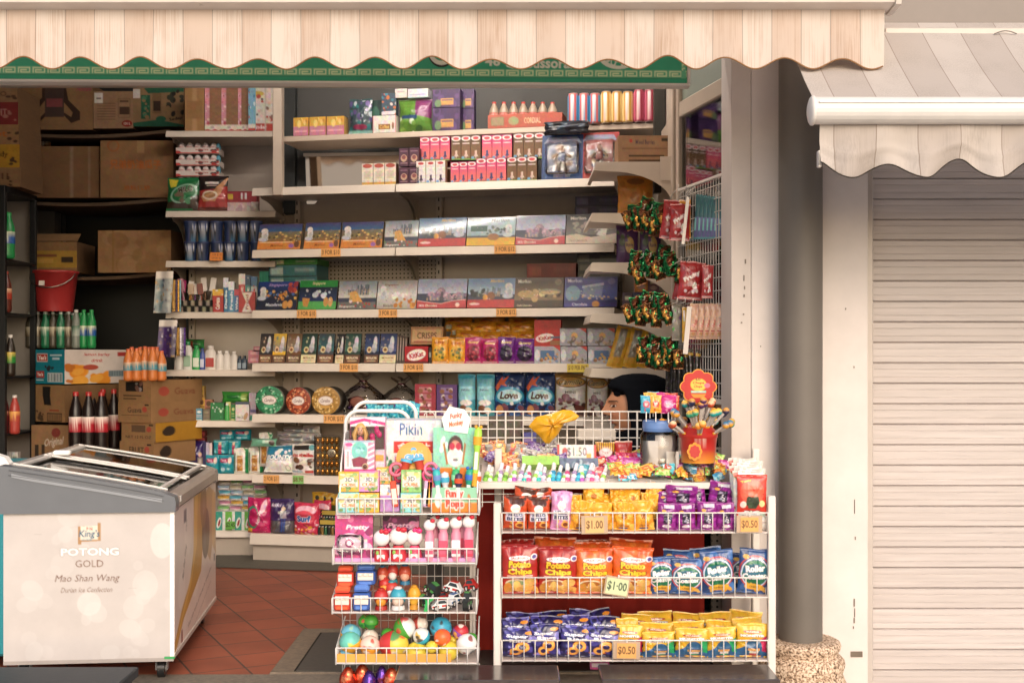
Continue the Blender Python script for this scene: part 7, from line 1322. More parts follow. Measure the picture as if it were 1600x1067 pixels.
it(mkbag('popcorn_pack',.07,.08,.02,B,'b02a24',seed=186),961,989,690,FR(4.38),TRAY(4.38)-.0,'red and yellow striped popcorn sweet pack near the jar','popcorn pack',tilt=10)
for i,(x0,x1,yt,Y,c,c2,nm) in enumerate([(972,1010,714,4.26,'c8285a','e87aa0','crimson'),(965,1005,721,4.22,'c83a9a','e88ac8','hot pink'),(1000,1045,716,4.27,'2a7aa8','8ac0d8','blue'),(1018,1050,724,4.20,'4aa0c0','c8e0e8','light blue'),(905,930,731,4.17,'5ab0c0','c8dce0','pale teal'),(925,945,734,4.15,'c8505a','e8b0a8','coral')]):
    it(mkbag('gummy_packet',.08,.07,.02,Art(36,30,c).n([c2,c],12,i,.1).r(.2,.4,.7,.6,c2),c,seed=190+i,wr=1.8),x0,x1,yt,FR(Y),TRAY(Y),f'{nm} shiny gummy packet lying on the right of the tray','gummy packet','shiny gummy packets',tilt=58,rz=[10,-14,6,-20,15,-8][i])
# clear jar with pops
Yj=4.24; root=empty('candy_jar',(X(1030,Yj),Yj,TRAY(Yj)-.02)); zj=root.location[2]; tag(root,'large clear plastic jar with a blue lid full of lollipops on top','jar'); s=F/Yj
r_=30/s; zt_=Z(672,Yj)-zj
mb=MB(); mb.lathe([(r_*.9,0),(r_,.01),(r_*1.0,zt_*.45),(r_*.97,zt_*.5),(r_,zt_*.55),(r_,zt_*.9),(r_*.8,zt_)],32,'fff'); mb.build('clear_body','clear',root)
mb=MB(); mb.box(r_*.3,r_*.95,-r_*.6,-r_*.55,.02,zt_*.6,'d8d2cc'); mb.box(-r_*.9,-r_*.1,-r_*.35,-r_*.3,.01,zt_*.8,'cfc6be'); mb.box(-r_*.2,r_*.85,.0,.004,.01,zt_*.9,'c4bab1'); [mb.ball(r_*.7*math.cos(i*2.4)*(i%3)/2,r_*.6*math.sin(i*2.4)*(i%3)/2,.012+.006*i,.012,.010,.008,['c8b0a8','d8d0c8','b8b0b8'][i%3],10) for i in range(12)]; mb.build('paper_slip','card',root)
mb=MB(); mb.lathe([(r_*.84,zt_-.003),(r_*.86,zt_+.005),(r_*.86,zt_+.032),(r_*.8,zt_+.036),(.0005,zt_+.036)],32,'5a7ab0'); mb.lathe([(r_*.87,zt_+.008),(r_*.87,zt_+.028)],32,'6a8ac0'); mb.build('lid','plastic',root)
pops=[('3a9ab8','c04a5a','turquoise'),('e0a03a','c8503a','yellow orange'),('b82a78','e08ab0','magenta'),('c84a2a','e0a050','red orange')]
pq=[]
for c,c2,n_ in pops:
    A=Art(26,28,c); A.e(.5,.5,.3,.2,c2); A.t('pop',.5,.5,.16,'f0e0e0',w=.3,bold=.03); A.n([c2,'e8dcd8'],6,3,.06); q=mkbag('lollipop_pack',.045,.06,.015,A,c,seed=hash(n_)%50 if 0 else len(n_),wr=1.4); mb=MB(); mb.tube([(0,.008,-.03),(0,.008,.01)],.0022,'e8e4e0'); mb.build('stick','plastic',q[0]); pq.append(q)
for i,(k,x0,x1,yt,yb,Y) in enumerate([(0,1001,1019,618,645,4.17),(1,1016,1034,617,645,4.165),(2,1032,1058,617,646,4.17),(3,1040,1060,614,642,4.22),(1,1006,1026,613,640,4.22),(2,1024,1044,613,640,4.23),(0,1012,1030,612,638,4.26),(3,1048,1062,618,644,4.2)]):
    it(pq[k],x0,x1,yt,FR(Y),0,f'{pops[k][2]} lollipop pack on the jar lid, {["front","rear"][i>2]} side, {"left" if (x0+x1)/2<1022 else "middle" if (x0+x1)/2<1043 else "right"}','lollipop pack','lollipop packs above the jar',back=0,yb=yb)
# lollipop bucket
Yc=4.18; zc_=TRAY(Yc)-.01; root=empty('lollipop_bucket',(X(1091,Yc),Yc,zc_)); s=F/Yc; tag(root,'red bucket stand stuck full of round lollipops with a flower sign','lollipop stand')
hb=Z(678,Yc)-zc_; r0,r1=26/s,29/s; zb_=Z(722,Yc)-zc_
A=Art(96,30,'b0261f'); 
for k in range(8): A.t('棒棒糖',.0+k*.25,.5,.22,'e8c8b8',w=.1)
A.r(0,.88,1,1,'d08a2a'); A.r(0,.08,1,.1,'8a1c18')
mb=MB(); mb.lathe([(r0*.95,0),(r0*.95,zb_)],36,'5a5a6a'); mb.build('tray_cup','clear',root)
mb=MB(); mb.lathe([(r0,zb_),(r0*1.04,(zb_+hb)/2),(r1,hb-.012),(r1*1.04,hb-.01),(r1*1.04,hb)],96,art=A.out(),a0=math.pi); 
mb.lathe([(r1*1.04,hb),(r1*.9,hb+.015),(r1*.6,hb+.035),(.001,hb+.045)],36,'a8241f'); mb.build('bucket','plastic',root)
rg=random.Random(8); cs=[('3a9a7a','e0a83a'),('d8822a','e8c070'),('4a2a5a','e09a3a'),('2a9a98','f0b84a'),('e0a038','3a7aa0'),('b84a2a','e8c8a0'),('2a3050','d89a4a')]
mb=MB(); mw=MB(); ms=MB(); 
lp=[]
for i in range(54):
    ring_=i%3; a=i*2.399; rr=[.9,.65,.3][ring_]*r1; e=[.55,.85,1.2][ring_]; base=np.array([rr*math.cos(a),rr*math.sin(a),hb+[.0,.02,.035][ring_]]); d=np.array([math.cos(a)*math.cos(e),math.sin(a)*math.cos(e),math.sin(e)]); L=[.068,.072,.076][ring_]*rg.uniform(.9,1.15); tip=base+d*L
    c=cs[i%7]; A=Art(12,8,c[0]); A.r(0,0,1,.45,c[1])
    m1=MB(); m1.ball(*tip,.0128,.0128,.0128,'fff',12,art=A.out()); m1.tube([tuple(base),tuple(tip)],.0022,'e0dcd8',n=5); m1.tube([tuple(base),tuple(base+d*.012)],.005,'d8a03a',n=6); m1.tube([tuple(base+d*.02),tuple(tip-d*.005)],.005,'b8b0a8',n=6); m1.build('lollipop','gloss',root)
# sign
mb=MB(); zs=Z(604,Yc)-zc_; ys=-.0; R1=27/s
pet=[( (R1*(.92+.16*abs(math.cos(4*t))))*math.cos(t), zs+(R1*(.92+.16*abs(math.cos(4*t))))*math.sin(t)*.95) for t in np.linspace(0,2*np.pi,96,endpoint=False)]
mb.prism(pet,-.003,0,'d8902c'); pet2=[(x*.94,zs+(z-zs)*.94) for x,z in pet]; mb.prism(pet2,-.0045,-.003,'b5261f')
mb.build('flower_sign','card',root)
A=Art(60,60,'b5261f'); A.e(.5,.42,.32,.26,'e0a83a'); A.e(.5,.42,.28,.22,'e8b84a'); A.t('Chupa',.5,.35,.13,'a8241c',w=.46,sl=.2,bold=.03); A.t('Chups',.48,.5,.13,'a8241c',w=.42,sl=.2,bold=.03); A.t('60',.48,.2,.1,'2a2420',w=.2); A.e(.84,.45,.12,.1,'c86a80'); A.r(.2,.66,.8,.75,'8ab8a0'); A.t('BEST LOLLY',.5,.705,.05,'e8e0d0',w=.5); A.p([(.2,.8),(.8,.8),(.68,.95),(.32,.95)],'e0862c')
a_=A.out(); mb=MB(); u=np.linspace(-1,1,60); G=np.stack(np.broadcast_arrays(u[None]*R1*.72,-.006,zs-u[:,None]*R1*.70),-1); mb.grid(G,art=a_,sm=False); mb.tube([(0,-.002,zs-R1*.9),(0,-.002,hb+.03)],.0035,'d8982c'); mb.build('sign_print','card',root)
mb=MB(); R2=11/s; pet=[( (R2*(.92+.16*abs(math.cos(4*t))))*math.cos(t)-10/s, .03+Z(703,Yc)-zc_-.03+(R2*(.92+.16*abs(math.cos(4*t))))*math.sin(t)*1.2) for t in np.linspace(0,2*np.pi,64,endpoint=False)]; mb.prism(pet,-.066,-.063,'d88a2a'); mb.prism([(x*.7-3/s,zz*.7+.3*(Z(703,Yc)-zc_)) for x,zz in pet],-.068,-.066,'b5302a'); mb.build('small_flower_sign','card',root)
# yellow folded umbrella bag hung on the grid
Yu=4.50; root=empty('yellow_cloth',(X(865,Yu),Yu,Z(665,Yu))); tag(root,'crumpled yellow plastic bag hanging on the white wire grid','plastic bag')
P_=[(826,666),(838,651),(860,646),(880,640),(893,641),(905,650),(900,656),(882,661),(872,678),(858,693),(852,692),(842,680)]
mb=MB(); n_=len(P_); cx,cy=863,664; G=np.zeros((9,n_*4,3)); rg=random.Random(4)
bx=[]; 
for i in range(n_*4): k=i//4; t=(i%4)/4; bx.append((P_[k][0]*(1-t)+P_[(k+1)%n_][0]*t,P_[k][1]*(1-t)+P_[(k+1)%n_][1]*t))
for j in range(9):
    q=1-j/8
    for i,(x,y) in enumerate(bx): xx=cx+(x-cx)*q; yy=cy+(y-cy)*q; G[j,i]=(X(xx,Yu),Yu-.03*(1-q**3)*(.8+.3*math.sin(i*.9)+.2*math.sin(i*2.1+j)),Z(yy,Yu))
mb.grid(G,c='d8a020',wrap=True); G2=G.copy(); G2[:,:,1]=2*Yu-G2[:,:,1]+.002; mb.grid(G2,c='d8a020',wrap=True); rel(mb,root).build('bag','film',root)
it(mkbox('grey_basket',.2,.15,.1,Art(40,30,'5e574e').n(['6a6258','524b43'],18,3,.05).r(0,0,1,.08,'6a6258'),'57504a',m='matte'),762,818,651,FR(5.0),Z(700,5.0),'grey woven basket standing behind the wire grid','basket',yb=702)
it(mkbox('blue_box',.12,.08,.1,Art(30,20,'4a4a88').r(.2,.3,.8,.5,'8a70a0'),'3c3c74'),814,838,676,FR(5.0),0,'violet blue box behind the wire grid','box',yb=704)
# ---------------------------------------------------------------- perforated side panel with hanging packs
ax2,ay2,bx2,by2=.829,4.55,.7165,5.02; rzp=math.atan2(by2-ay2,bx2-ax2); Lp=math.hypot(bx2-ax2,by2-ay2); root=empty('display_grid',(ax2-.03,ay2-.01,0),rzp); tag(root,'white wire hook panel hung with sweet bags on the glass door','panel')
zt2,zb2=1.783,.914
mb=MB(); mb.box(-.016,.0,-.012,.012,zb2,zt2+.01,'ded6ce',b=.002); mb.box(-.016,Lp,-.006,.006,zt2-.012,zt2,'d8d0c8',b=.002); mb.box(0,Lp,-.006,.006,zb2,zb2+.02,'cfc6bd',b=.002); mb.build('frame','enamel',root)
mb=MB()
for x in np.arange(.02,Lp,.026): mb.tube(ln((x,0,zb2),(x,0,zt2)),.0017,'ded6ce',n=4)
for z in np.arange(zb2+.03,zt2,.05): mb.tube(ln((0,.003,z),(Lp,.003,z)),.0017,'ded6ce',n=4)
mb.build('wires','enamel',root)
def hung(pr,x0,x1,yt,yb,Y,lab,cat,grp,rz=0,roll=0): 
    return it(pr,x0,x1,yt,FR(Y),0,lab,cat,grp,back=0,yb=yb,rz=rz,roll=roll)
A=Art(44,60,'9a1c20'); A.n(['b02c2c','861418'],8,3,.12); A.t('Fruity',.5,.4,.15,'e8dcd8',w=.7,rot=-30,bold=.06); A.n(['e8dcd8','d8c8c8'],6,6,.07,(.25,.5,.75,.85)); A.r(.1,.92,.9,.97,'c8a0a0')
sk_=mkbag('fruit_sweets_bag',.1,.15,.03,A,'9a1c20',seed=201)
for i,(x0,x1,yt,yb,Y,rl) in enumerate([(1030,1066,312,374,4.72,8),(1046,1078,318,376,4.66,2),(1058,1098,408,468,4.66,6),(1096,1114,414,466,4.6,2),(1050,1085,420,470,4.8,10)]):
    hung(sk_,x0,x1,yt,yb,Y,f'red fruit sweets bag hung on the hook panel, {["upper hook, left","upper hook, right","lower hook, front","lower hook, right, narrow","lower hook, behind"][i]}','sweets bag','red fruit sweets bags',roll=rl)
A=Art(20,60,'4a8a90'); A.r(0,0,1,.5,'3a6a70'); A.r(.1,.5,.9,.95,'6a6a98'); A.r(.1,.52,.4,.8,'8ac8c8')
tq_=mkbag('hanging_pouch',.05,.15,.02,A,'5a8a90',seed=203,wr=.6)
for i in range(9): hung(tq_,1082+i*6.3,1092+i*6.3,304+i*1.0,374-i*.2,4.70-i*.013,f'teal and violet hanging pouch, {nth(i)} from the left on the top hook','pouch','teal and violet pouches',rz=-30,roll=4)
A=Art(24,56,'d88a20'); A.e(.5,.3,.3,.12,'e8a030'); A.r(.15,.45,.85,.8,'e07a18')
hung(mkbag('orange_pack',.05,.13,.02,A,'c8a890',seed=204),1062,1080,312,372,4.68,'orange and clear pack hanging between red bags and teal pouches','pack',None)
A=Art(24,60,'d8ac90'); A.n(['e8c8b0','c8906a'],8,3,.12); A.r(.2,.4,.8,.8,'e0b49c'); A.t('Nut',.5,.55,.12,'b5302a',w=.5,rot=-70,bold=.03); A.r(.2,.75,.8,.78,'b5302a')
pk_=mkbag('peach_pouch',.06,.15,.03,A,'d8ac90',seed=206,wr=.7)
for i,(x0,x1) in enumerate([(1074,1094),(1088,1104),(1098,1112),(1107,1121),(1116,1134)]): hung(pk_,x0,x1,474,530,4.68-i*.02,f'peach coloured pouch, {nth(i)} from the left on the third hook','pouch','peach coloured pouches',roll=5)
A=Art(24,70,'8a8478'); A.n(['4a9a3a','6a4a70','b8b0a8'],14,4,.14)
hung(mkbag('herb_sweet_pack',.06,.17,.02,A,'8a8478',seed=207),1050,1066,476,532,4.78,'clear pack with green and violet sweets hanging on the third hook','pack',None)
hung(mkbag('yellow_stick_pack',.03,.17,.02,Art(10,50,'d8a838').r(.2,.1,.6,.4,'c9b8a8'),'c8b8a0',seed=208),1066,1074,480,535,4.75,'thin yellow stick pack beside the peach pouches','pack',None)
A=Art(18,80,'17130f'); A.r(.1,.08,.9,.14,'c89a2a'); A.n(['3a2a48','6a5a70','2a2018'],14,5,.1,(.1,.2,.9,.95))
bl=mkbag('liquorice_pack',.04,.25,.02,A,'17130f',seed=209,wr=1.4)
for i in range(8): hung(bl,1040+i*6.2,1049+i*6.2,545+(i%3)*2,612+(i*7)%11,5.0-i*.035,f'long black liquorice pack with a yellow band, {nth(i)} from the left','liquorice pack','long black liquorice packs',roll=3*math.sin(i*2))
def foilpack(seed,c):
    A=Art(22,26,c[0]); A.n(c,18,seed,.16); return mkbag('chocolate_coin_pack',.045,.06,.02,A,c[0],seed=seed,wr=2.6,m='foil')
fp=[foilpack(211,['1d6a3c','2a8a50','6a3a24','0f4a28']),foilpack(214,['5a3a22','c8782a','1d6a3c','e0a050'])]
n_=0
for (cx0,cx1,cy) in ((990,1045,336),(990,1062,411),(990,1050,480),(1005,1062,549)):
    for i in range(14):
        x=cx0+(cx1-cx0)*(i/13)-8+3*math.sin(cy+i*2.3); n_+=1; yy_=cy+5*math.sin(i*1.9+cy)+4*math.cos(i*.7+cy*.3)
        if (i%2)==0: hung(fp[0],x-3,x+17,yy_-20,yy_+13,5.05-.02*i,f'green foil chocolate pack in the cluster by the {["second","third","fourth","lowest"][[336,411,480,549].index(cy)]} wall shelf end, {nth(i//2)}','chocolate pack','green foil chocolate packs',roll=16*math.sin(cy+i*1.3))
        else: hung(fp[1],x-4,x+14,yy_-6,yy_+25,5.04-.02*i,f'copper foil chocolate pack in the cluster by the {["second","third","fourth","lowest"][[336,411,480,549].index(cy)]} wall shelf end, {nth(i//2)}','chocolate pack','copper foil chocolate packs',roll=20*math.sin(cy*.7+i*2.1))
for (px,py,Y,n2,lab) in ((1062,300,4.70,3,'upper'),(1066,410,4.72,2,'middle'),(1060,474,4.72,3,'lower'),(1010,330,5.0,3,'uppermost left'),(1008,404,5.0,2,'second left'),(1010,470,5.0,3,'third left'),(1020,545,5.0,3,'lowest left')):
    mb=MB(); 
    for k in range(n2): mb.tube([(k*.03,-.02-.1,.012),(k*.03,-.11,0),(k*.03,.05,.0),(k*.03+.02,.30,.0)],.0022,'dcd5ce',n=5)
    o=mb.build('hook_set','enamel',loc=(X(px,Y)-.02,Y,Z(py,Y))); tag(o,f'white wire display hooks holding the {lab} hanging packs','hooks','white display hooks')
o=MB().box(-.006,.006,-.002,.0,-.09,.09,'d8d0c8').build('white_strip','plastic',loc=(X(1071,4.62),4.62,Z(345,4.62))); o.rotation_euler=(0,R(6),0); tag(o,'clear white plastic strip hanging from the upper hooks','strip')
o=MB().box(-.009,.009,-.002,.0,-.09,.09,'cfc6be').build('white_strip','plastic',loc=(X(1074,4.62),4.62,Z(516,4.62))); o.rotation_euler=(0,R(5),0); tag(o,'white plastic strip hanging beside the peach pouches','strip')
# ---------------------------------------------------------------- the shopkeeper
Yp=5.25; sp=F/Yp; hx,hz=X(990,Yp),Z(640,Yp)       # head centre
pers=empty('person',(hx,Yp,0)); tag(pers,'person in a black headscarf seated behind the counter, face turned to the left','person')
import bmesh
def skin(name,pts,edges,rad,mats,parent,col,lv=2,root_i=0):
    me=bpy.data.meshes.new(name); me.from_pydata([tuple(p) for p in pts],edges,[]); o=bpy.data.objects.new(name,me); COL.objects.link(o)
    m_=o.modifiers.new('s','SKIN'); 
    for i,r in enumerate(rad): sv=me.skin_vertices[0].data[i]; sv.radius=(r,r) if isinstance(r,(int,float)) else r; sv.use_root=(i==root_i)
    m2=o.modifiers.new('u','SUBSURF'); m2.levels=lv; m2.render_levels=lv
    dg=bpy.context.evaluated_depsgraph_get(); e=o.evaluated_get(dg); nm=bpy.data.meshes.new_from_object(e); bpy.data.objects.remove(o)
    for p in nm.polygons: p.use_smooth=True
    V=np.zeros(len(nm.vertices)*3); nm.vertices.foreach_get('co',V); V=V.reshape(-1,3)
    at=nm.color_attributes.get('Col') or nm.color_attributes.new('Col','FLOAT_COLOR','POINT'); C=np.ones((len(V),4)); C[:,:3]=col(V) if callable(col) else lin(col)
    at.data.foreach_set('color',C.astype(np.float32).ravel()); nm.materials.clear(); nm.materials.append(MATS[mats]); o=bpy.data.objects.new(name,nm); COL.objects.link(o); o.parent=parent; return o
# body in robe, seated, facing -x
H0=hz; sh=hz-.27
pts=[(.03,0,.50),(.02,0,.62),(.01,0,.74),(.0,0,sh),(.0,0,sh+.06),(-.005,0,sh+.10), (.01,-.16,sh-.02),(-.02,-.20,sh-.24),(-.22,-.16,sh-.30), (.01,.16,sh-.02),(-.02,.20,sh-.24),(-.22,.16,sh-.30), (-.05,-.10,.50),(-.36,-.11,.50),(-.36,-.11,.12),(-.05,.10,.50),(-.36,.11,.50),(-.36,.11,.12),(-.46,-.11,.05),(-.46,.11,.05)]
edges=[(0,1),(1,2),(2,3),(3,4),(4,5),(3,6),(6,7),(7,8),(3,9),(9,10),(10,11),(0,12),(12,13),(13,14),(14,18),(0,15),(15,16),(16,17),(17,19)]
rad=[(.13,.13),(.11,.13),(.10,.14),(.075,.10),.045,.040,.06,.05,.038,.06,.05,.038,.09,.075,.05,.09,.075,.05,.035,.035]
skin('body',pts,edges,rad,'cloth',pers,'17181d')
for s_ in (-1,1):
    hp=[(-.26,s_*.16,sh-.30),(-.31,s_*.155,sh-.305)]; he=[(0,1)]; hr=[.022,.026]
    for k in range(4):
        b0=len(hp); L=[.060,.068,.064,.05][k]; y=s_*.155+(k-1.5)*.018
        hp+=[(-.335,y,sh-.302),(-.335-L*.5,y,sh-.308),(-.335-L*.85,y,sh-.335)]; hr+=[.0095,.0085,.0065]; he+=[(1,b0),(b0,b0+1),(b0+1,b0+2)]
    b0=len(hp); hp+=[(-.295,s_*.155-s_*.032,sh-.300),(-.325,s_*.155-s_*.045,sh-.315)]; hr+=[.0105,.0085]; he+=[(0,b0),(b0,b0+1)]
    skin('hand',hp,he,hr,'skin',pers,'a8795c',lv=1)
# head: sphere pushed into shape, facing -x
n1,n2=150,110
th=np.linspace(-np.pi,np.pi,n1,endpoint=False); ph=np.linspace(np.pi/2,-np.pi/2,n2)
T,Pp=np.meshgrid(th,ph); dx=np.cos(Pp)*np.cos(T); dy=np.cos(Pp)*np.sin(T); dz=np.sin(Pp)
hx_=dx*.098; hy_=dy*.073; hz_=dz*.115
fr=np.clip(-dx,0,1); hy_=hy_*(1-.18*fr*np.clip(-dz+.1,0,1)); hx_=np.where(dx>0,hx_*1.02,hx_)
hz_=np.where((dz<0)&(dx>.1),hz_*(1-.25*dx),hz_)
G=lambda y0,z0,sy,sz:np.exp(-((hy_-y0)/sy)**2-((hz_-z0)/sz)**2)*(fr>.05)
hx_-= .024*G(0,-.018,.011,.014)+.015*G(0,-.002,.010,.020)+.008*G(0,.014,.010,.02)      # nose
hx_+= .009*G(0,-.037,.016,.005)                                                           # under the nose
hx_-= .013*G(0,-.050,.022,.0075)+.012*G(0,-.063,.020,.0075); hx_+=.007*G(0,-.0565,.024,.0025)+.008*G(0,-.075,.02,.007)
hx_-= .018*G(0,-.092,.024,.016)                                                           # chin
hx_-= .007*G(0,.034,.05,.012)                                                             # brow
for s_ in (-1,1): hx_+=.013*G(s_*.030,.010,.017,.013); hx_-=.006*G(s_*.030,.008,.010,.007); hx_-=.006*G(s_*.042,-.03,.02,.02); hx_-=.007*G(s_*.011,-.027,.006,.007)
Cc=np.empty(hx_.shape+(3,)); Cc[:]=lin('b27c5c'); 
def tint(k,c,al=1): Cc[k]=Cc[k]*(1-al)+lin(c)*al
for s_ in (-1,1):
    ex=(hy_-s_*.032)/.015; ez=(hz_-.009)/.0040; f_=(dx<-.2)
    tint(f_&(ex**2+ez**2<1.35),'3a241c'); tint(f_&(ex**2+ez**2<1),'c8b8ac'); tint(f_&(((hy_-s_*.032)/.0072)**2+((hz_-.009)/.0050)**2<1),'241510')
    tint(f_&(abs(hz_-.030+((hy_-s_*.034)/.03)**2*.006)<.0030)&(abs(hy_-s_*.034)<.020),'2e1f18',.85)
tint((dx<-.3)&((hy_/.022)**2+((hz_+.0565)/.0125)**2<1),'a0504c',.85); tint((dx<-.3)&(abs(hz_+.0568)<.0014)&(abs(hy_)<.021),'5a2a28')
for s_ in (-1,1): tint((dx<-.2)&(((hy_-s_*.04)/.02)**2+((hz_+.03)/.018)**2<1),'c07a62',.35)
P=np.stack([hx_,hy_,hz_],-1); mb=MB(); mb.grid(P,art=Cc,wrap=True,flip=True)
for s_ in (-1,1): mb.ball(.012,s_*.073,-.005,.016,.007,.028,'b8826a',12)
rt=empty('tmp'); hd=mb.build('head','skin',pers); bpy.data.objects.remove(rt)
hd.location=(-.012,0,hz+.013); hd.rotation_euler=(0,R(-3),R(5))
m_=MB(); m_.ball(-.048,0,.066,.042,.064,.030,'0c0c10',20); m_.ball(-.070,-.02,.056,.018,.040,.016,'0c0c10',16); hr_=m_.build('hair','cloth',pers); hr_.location=(-.004,0,hz+.013); hr_.rotation_euler=(0,0,R(5))
# headscarf: close round the face, falling to the shoulders
n3=90; lev=[(.150,.02,.0,.012),(.146,.06,.05,.012),(.128,.105,.088,.01),(.09,.135,.108,.012),(.04,.152,.116,.014),(-.01,.162,.118,.022),(-.06,.168,.118,.036),(-.09,.15,.112,.035),(-.125,.092,.10,-.005),(-.16,.085,.115,-.008),(-.20,.115,.17,.01),(-.24,.13,.21,.01),(-.32,.14,.23,.01),(-.40,.14,.225,.01)]
mb=MB(); rows_=[]
tt=np.linspace(0,2*np.pi,n3,endpoint=False)
L_=np.array(lev); zz=np.linspace(.150,-.40,90); rx=np.interp(-zz,-L_[:,0],L_[:,1]); ry=np.interp(-zz,-L_[:,0],np.maximum(L_[:,2],.012)); oc=np.interp(-zz,-L_[:,0],L_[:,3])
Gs=np.zeros((90,n3,3))
for i,z in enumerate(zz):
    c_=np.cos(tt); fx=rx[i]*c_
    op=np.exp(-((z+.014)/.090)**6)                                   # face opening height
    back_=np.clip(-c_-.45,0,1)/.55
    fx=np.where(c_<0,fx*(1-.70*op*np.clip((-c_-.38)/.5,0,1)),fx)
    Gs[i,:,0]=fx+oc[i]+.05*np.clip(c_,0,1)*np.exp(-((z-.0)/.13)**2)+.004*np.sin(tt*6+z*30)*(z<-.08); Gs[i,:,1]=ry[i]*np.sin(tt)*(1+.03*np.sin(tt*9+z*25)*(z<-.1)); Gs[i,:,2]=z
mb.grid(Gs,c='0f1116',wrap=True,flip=True)
e_=MB(); sc=mb.build('headscarf','cloth',pers); sc.location=(.004,0,hz+.006); sc.rotation_euler=(0,R(0),R(5))
st_=empty('stool',(hx+.08,Yp,0)); tag(st_,'dark stool under the person in the black headscarf','stool')
MB().box(-.17,.17,-.17,.17,.36,.39,'4a3a30',b=.01).build('seat','matte',st_)
for a in (-.14,.14):
    for b in (-.14,.14): MB().box(a-.015,a+.015,b-.015,b+.015,0,.36,'3a302a').build('leg','matte',st_)
# small pale shelf by the face
o=MB().box(-.10,.06,0,.06,0,.045,'d0c6bb',b=.004).build('pale_box','card',loc=(X(940,5.1),5.1,Z(688,5.1))); tag(o,'pale low box in front of the person, behind the wire grid','box')
# ================================================================ TOY STAND GOODS
TF=FR(YT+.008); T=[Z(y,YT)+.005 for (y) in (803,880,957,1036,1112)]
def cube3(c,seed):
    A=Art(34,38,c); A.g('e8d8a8','b8d0d8',.1,.75); A.r(0,0,1,.08,c); A.r(0,0,.07,1,c); A.r(.93,0,1,1,c); A.r(0,.95,1,1,c); A.n(['e0b050','e8c878','7aa060'],12,seed,.1,(.1,.1,.9,.5),.8); A.n(['8aa060','6a8a50','c8a858'],10,seed,.07,(.1,.75,.9,.92)); A.r(.28,.28,.74,.52,'e0ddd8'); A.t('3D',.5,.40,.2,'5a5a62',w=.4,bold=.03,o='ece8e0',ow=.02); A.t('CUBE',.5,.65,.16,'e07a3a',w=.7,bold=.05,o='f0ece4',ow=.02); return mkbox('puzzle_box',.066,.072,.06,A,c,c)
ca,cb,cc_,ce=cube3('e0a838',1),cube3('d88ab8',2),cube3('8ac8c8',3),cube3('8ac070',4)
for (q,x0,x1,yt,yb,bk,nm) in [(cc_,529,561,769,None,0,'pale teal 3D puzzle cube box at the bottom left'),(ca,561,592,770,None,0,'orange 3D puzzle cube box, second in the bottom layer'),(ca,529,561,737,768,0,'orange 3D puzzle cube box at the upper left'),(cb,561,592,736,768,0,'pink edged 3D puzzle cube box in the upper layer'),(ca,588,611,730,757,.04,'orange 3D puzzle cube box half hidden behind the pink one'),(cc_,626,658,770,None,0,'teal 3D puzzle cube box under the green one'),(ce,627,658,734,769,0,'green 3D puzzle cube box by the round sweet sign')]:
    it(q,x0,x1,yt,TF,T[0],nm,'puzzle box','3D puzzle cube boxes',back=bk,yb=yb)
A=Art(34,42,'b088c0'); A.r(0,0,1,.4,'e0dcdc'); A.t('3D',.55,.2,.2,'5a5a62',w=.35,bold=.03); A.n(['e0a050','8aa0c0'],5,3,.07,(.1,.1,.9,.38)); A.n(['bc98cc'],5,3,.1,(.1,.5,.9,.9))
it(mkbox('puzzle_box',.066,.08,.06,A,'b088c0'),594,624,757,TF,T[0],'lilac puzzle box with a white label, between the orange and teal cubes','puzzle box')
# boxed doll
A=Art(60,70,'d8d4dc'); A.r(0,0,1,.16,'e4e0e6'); A.p([(0,.08),(.4,.02),(1,.1),(1,.16),(.4,.08),(0,.15)],'cc3a80'); A.n(['d080a8'],6,3,.025,(.3,.02,.95,.14)); A.r(0,.16,.03,1,'b85a88'); A.r(.97,.16,1,1,'b85a88')
for k in range(3): A.r(.68,.62+.12*k,.97,.72+.12*k,'d8bcc8')
A.r(.03,.17,.97,.6,'5a3e36'); A.r(.03,.6,.66,1,'b898a8'); A.r(.7,.70,.95,.82,'c89a48')
dl=mkbox('doll_box',.11,.13,.05,A,'c8b8c4')
m=MB(); m.ball(-.022,-.006,.098,.0105,.010,.0125,'d8a58a',16); m.ball(-.022,-.001,.101,.0165,.012,.016,'d0a060',14)
for s_ in (-1,1): m.tube([(-.022+s_*.010,-.006,.105),(-.022+s_*.019,-.010,.088),(-.022+s_*.015,-.012,.07)],[.007,.008,.004],'d0a058'); m.ball(-.022+s_*.0045,-.0158,.0995,.0013,.001,.0012,'2a3a5a',8)
m.ball(-.022,-.0158,.0925,.003,.001,.001,'b04a5a',8); m.ball(-.022,-.004,.068,.012,.008,.016,'d86a90',12); m.build('doll','plastic',dl[0])
m=MB(); 
for i in range(5): m.ball(.025+.012*math.cos(i*1.3),-.005,.088+.014*math.sin(i*1.7),.009,.006,.008,'c8286e',9)
m.build('pink_outfit','plastic',dl[0]); m=MB(); m.box(-.052,.052,-.018,-.0005,.054,.105,'fff',b=.002); m.build('window','clear',dl[0])
it(dl,547,602,652,TF,0,'boxed blond doll with a pink outfit at the top of the toy stand','doll box',back=.05,yb=735)
A=Art(48,52,'c8d8d8'); A.r(0,0,1,.08,'a8c0c8'); A.r(0,.08,.24,1,'e0b8cc'); A.r(.05,.3,.2,.9,'ece8ec'); A.r(.08,.35,.17,.85,'5a3a4a',.5); A.r(.78,.08,1,1,'d88aa8')
for k in range(5): A.p([(.78,.2+k*.17),(1,.1+k*.17),(1,.17+k*.17),(.78,.27+k*.17)],'eadde2')
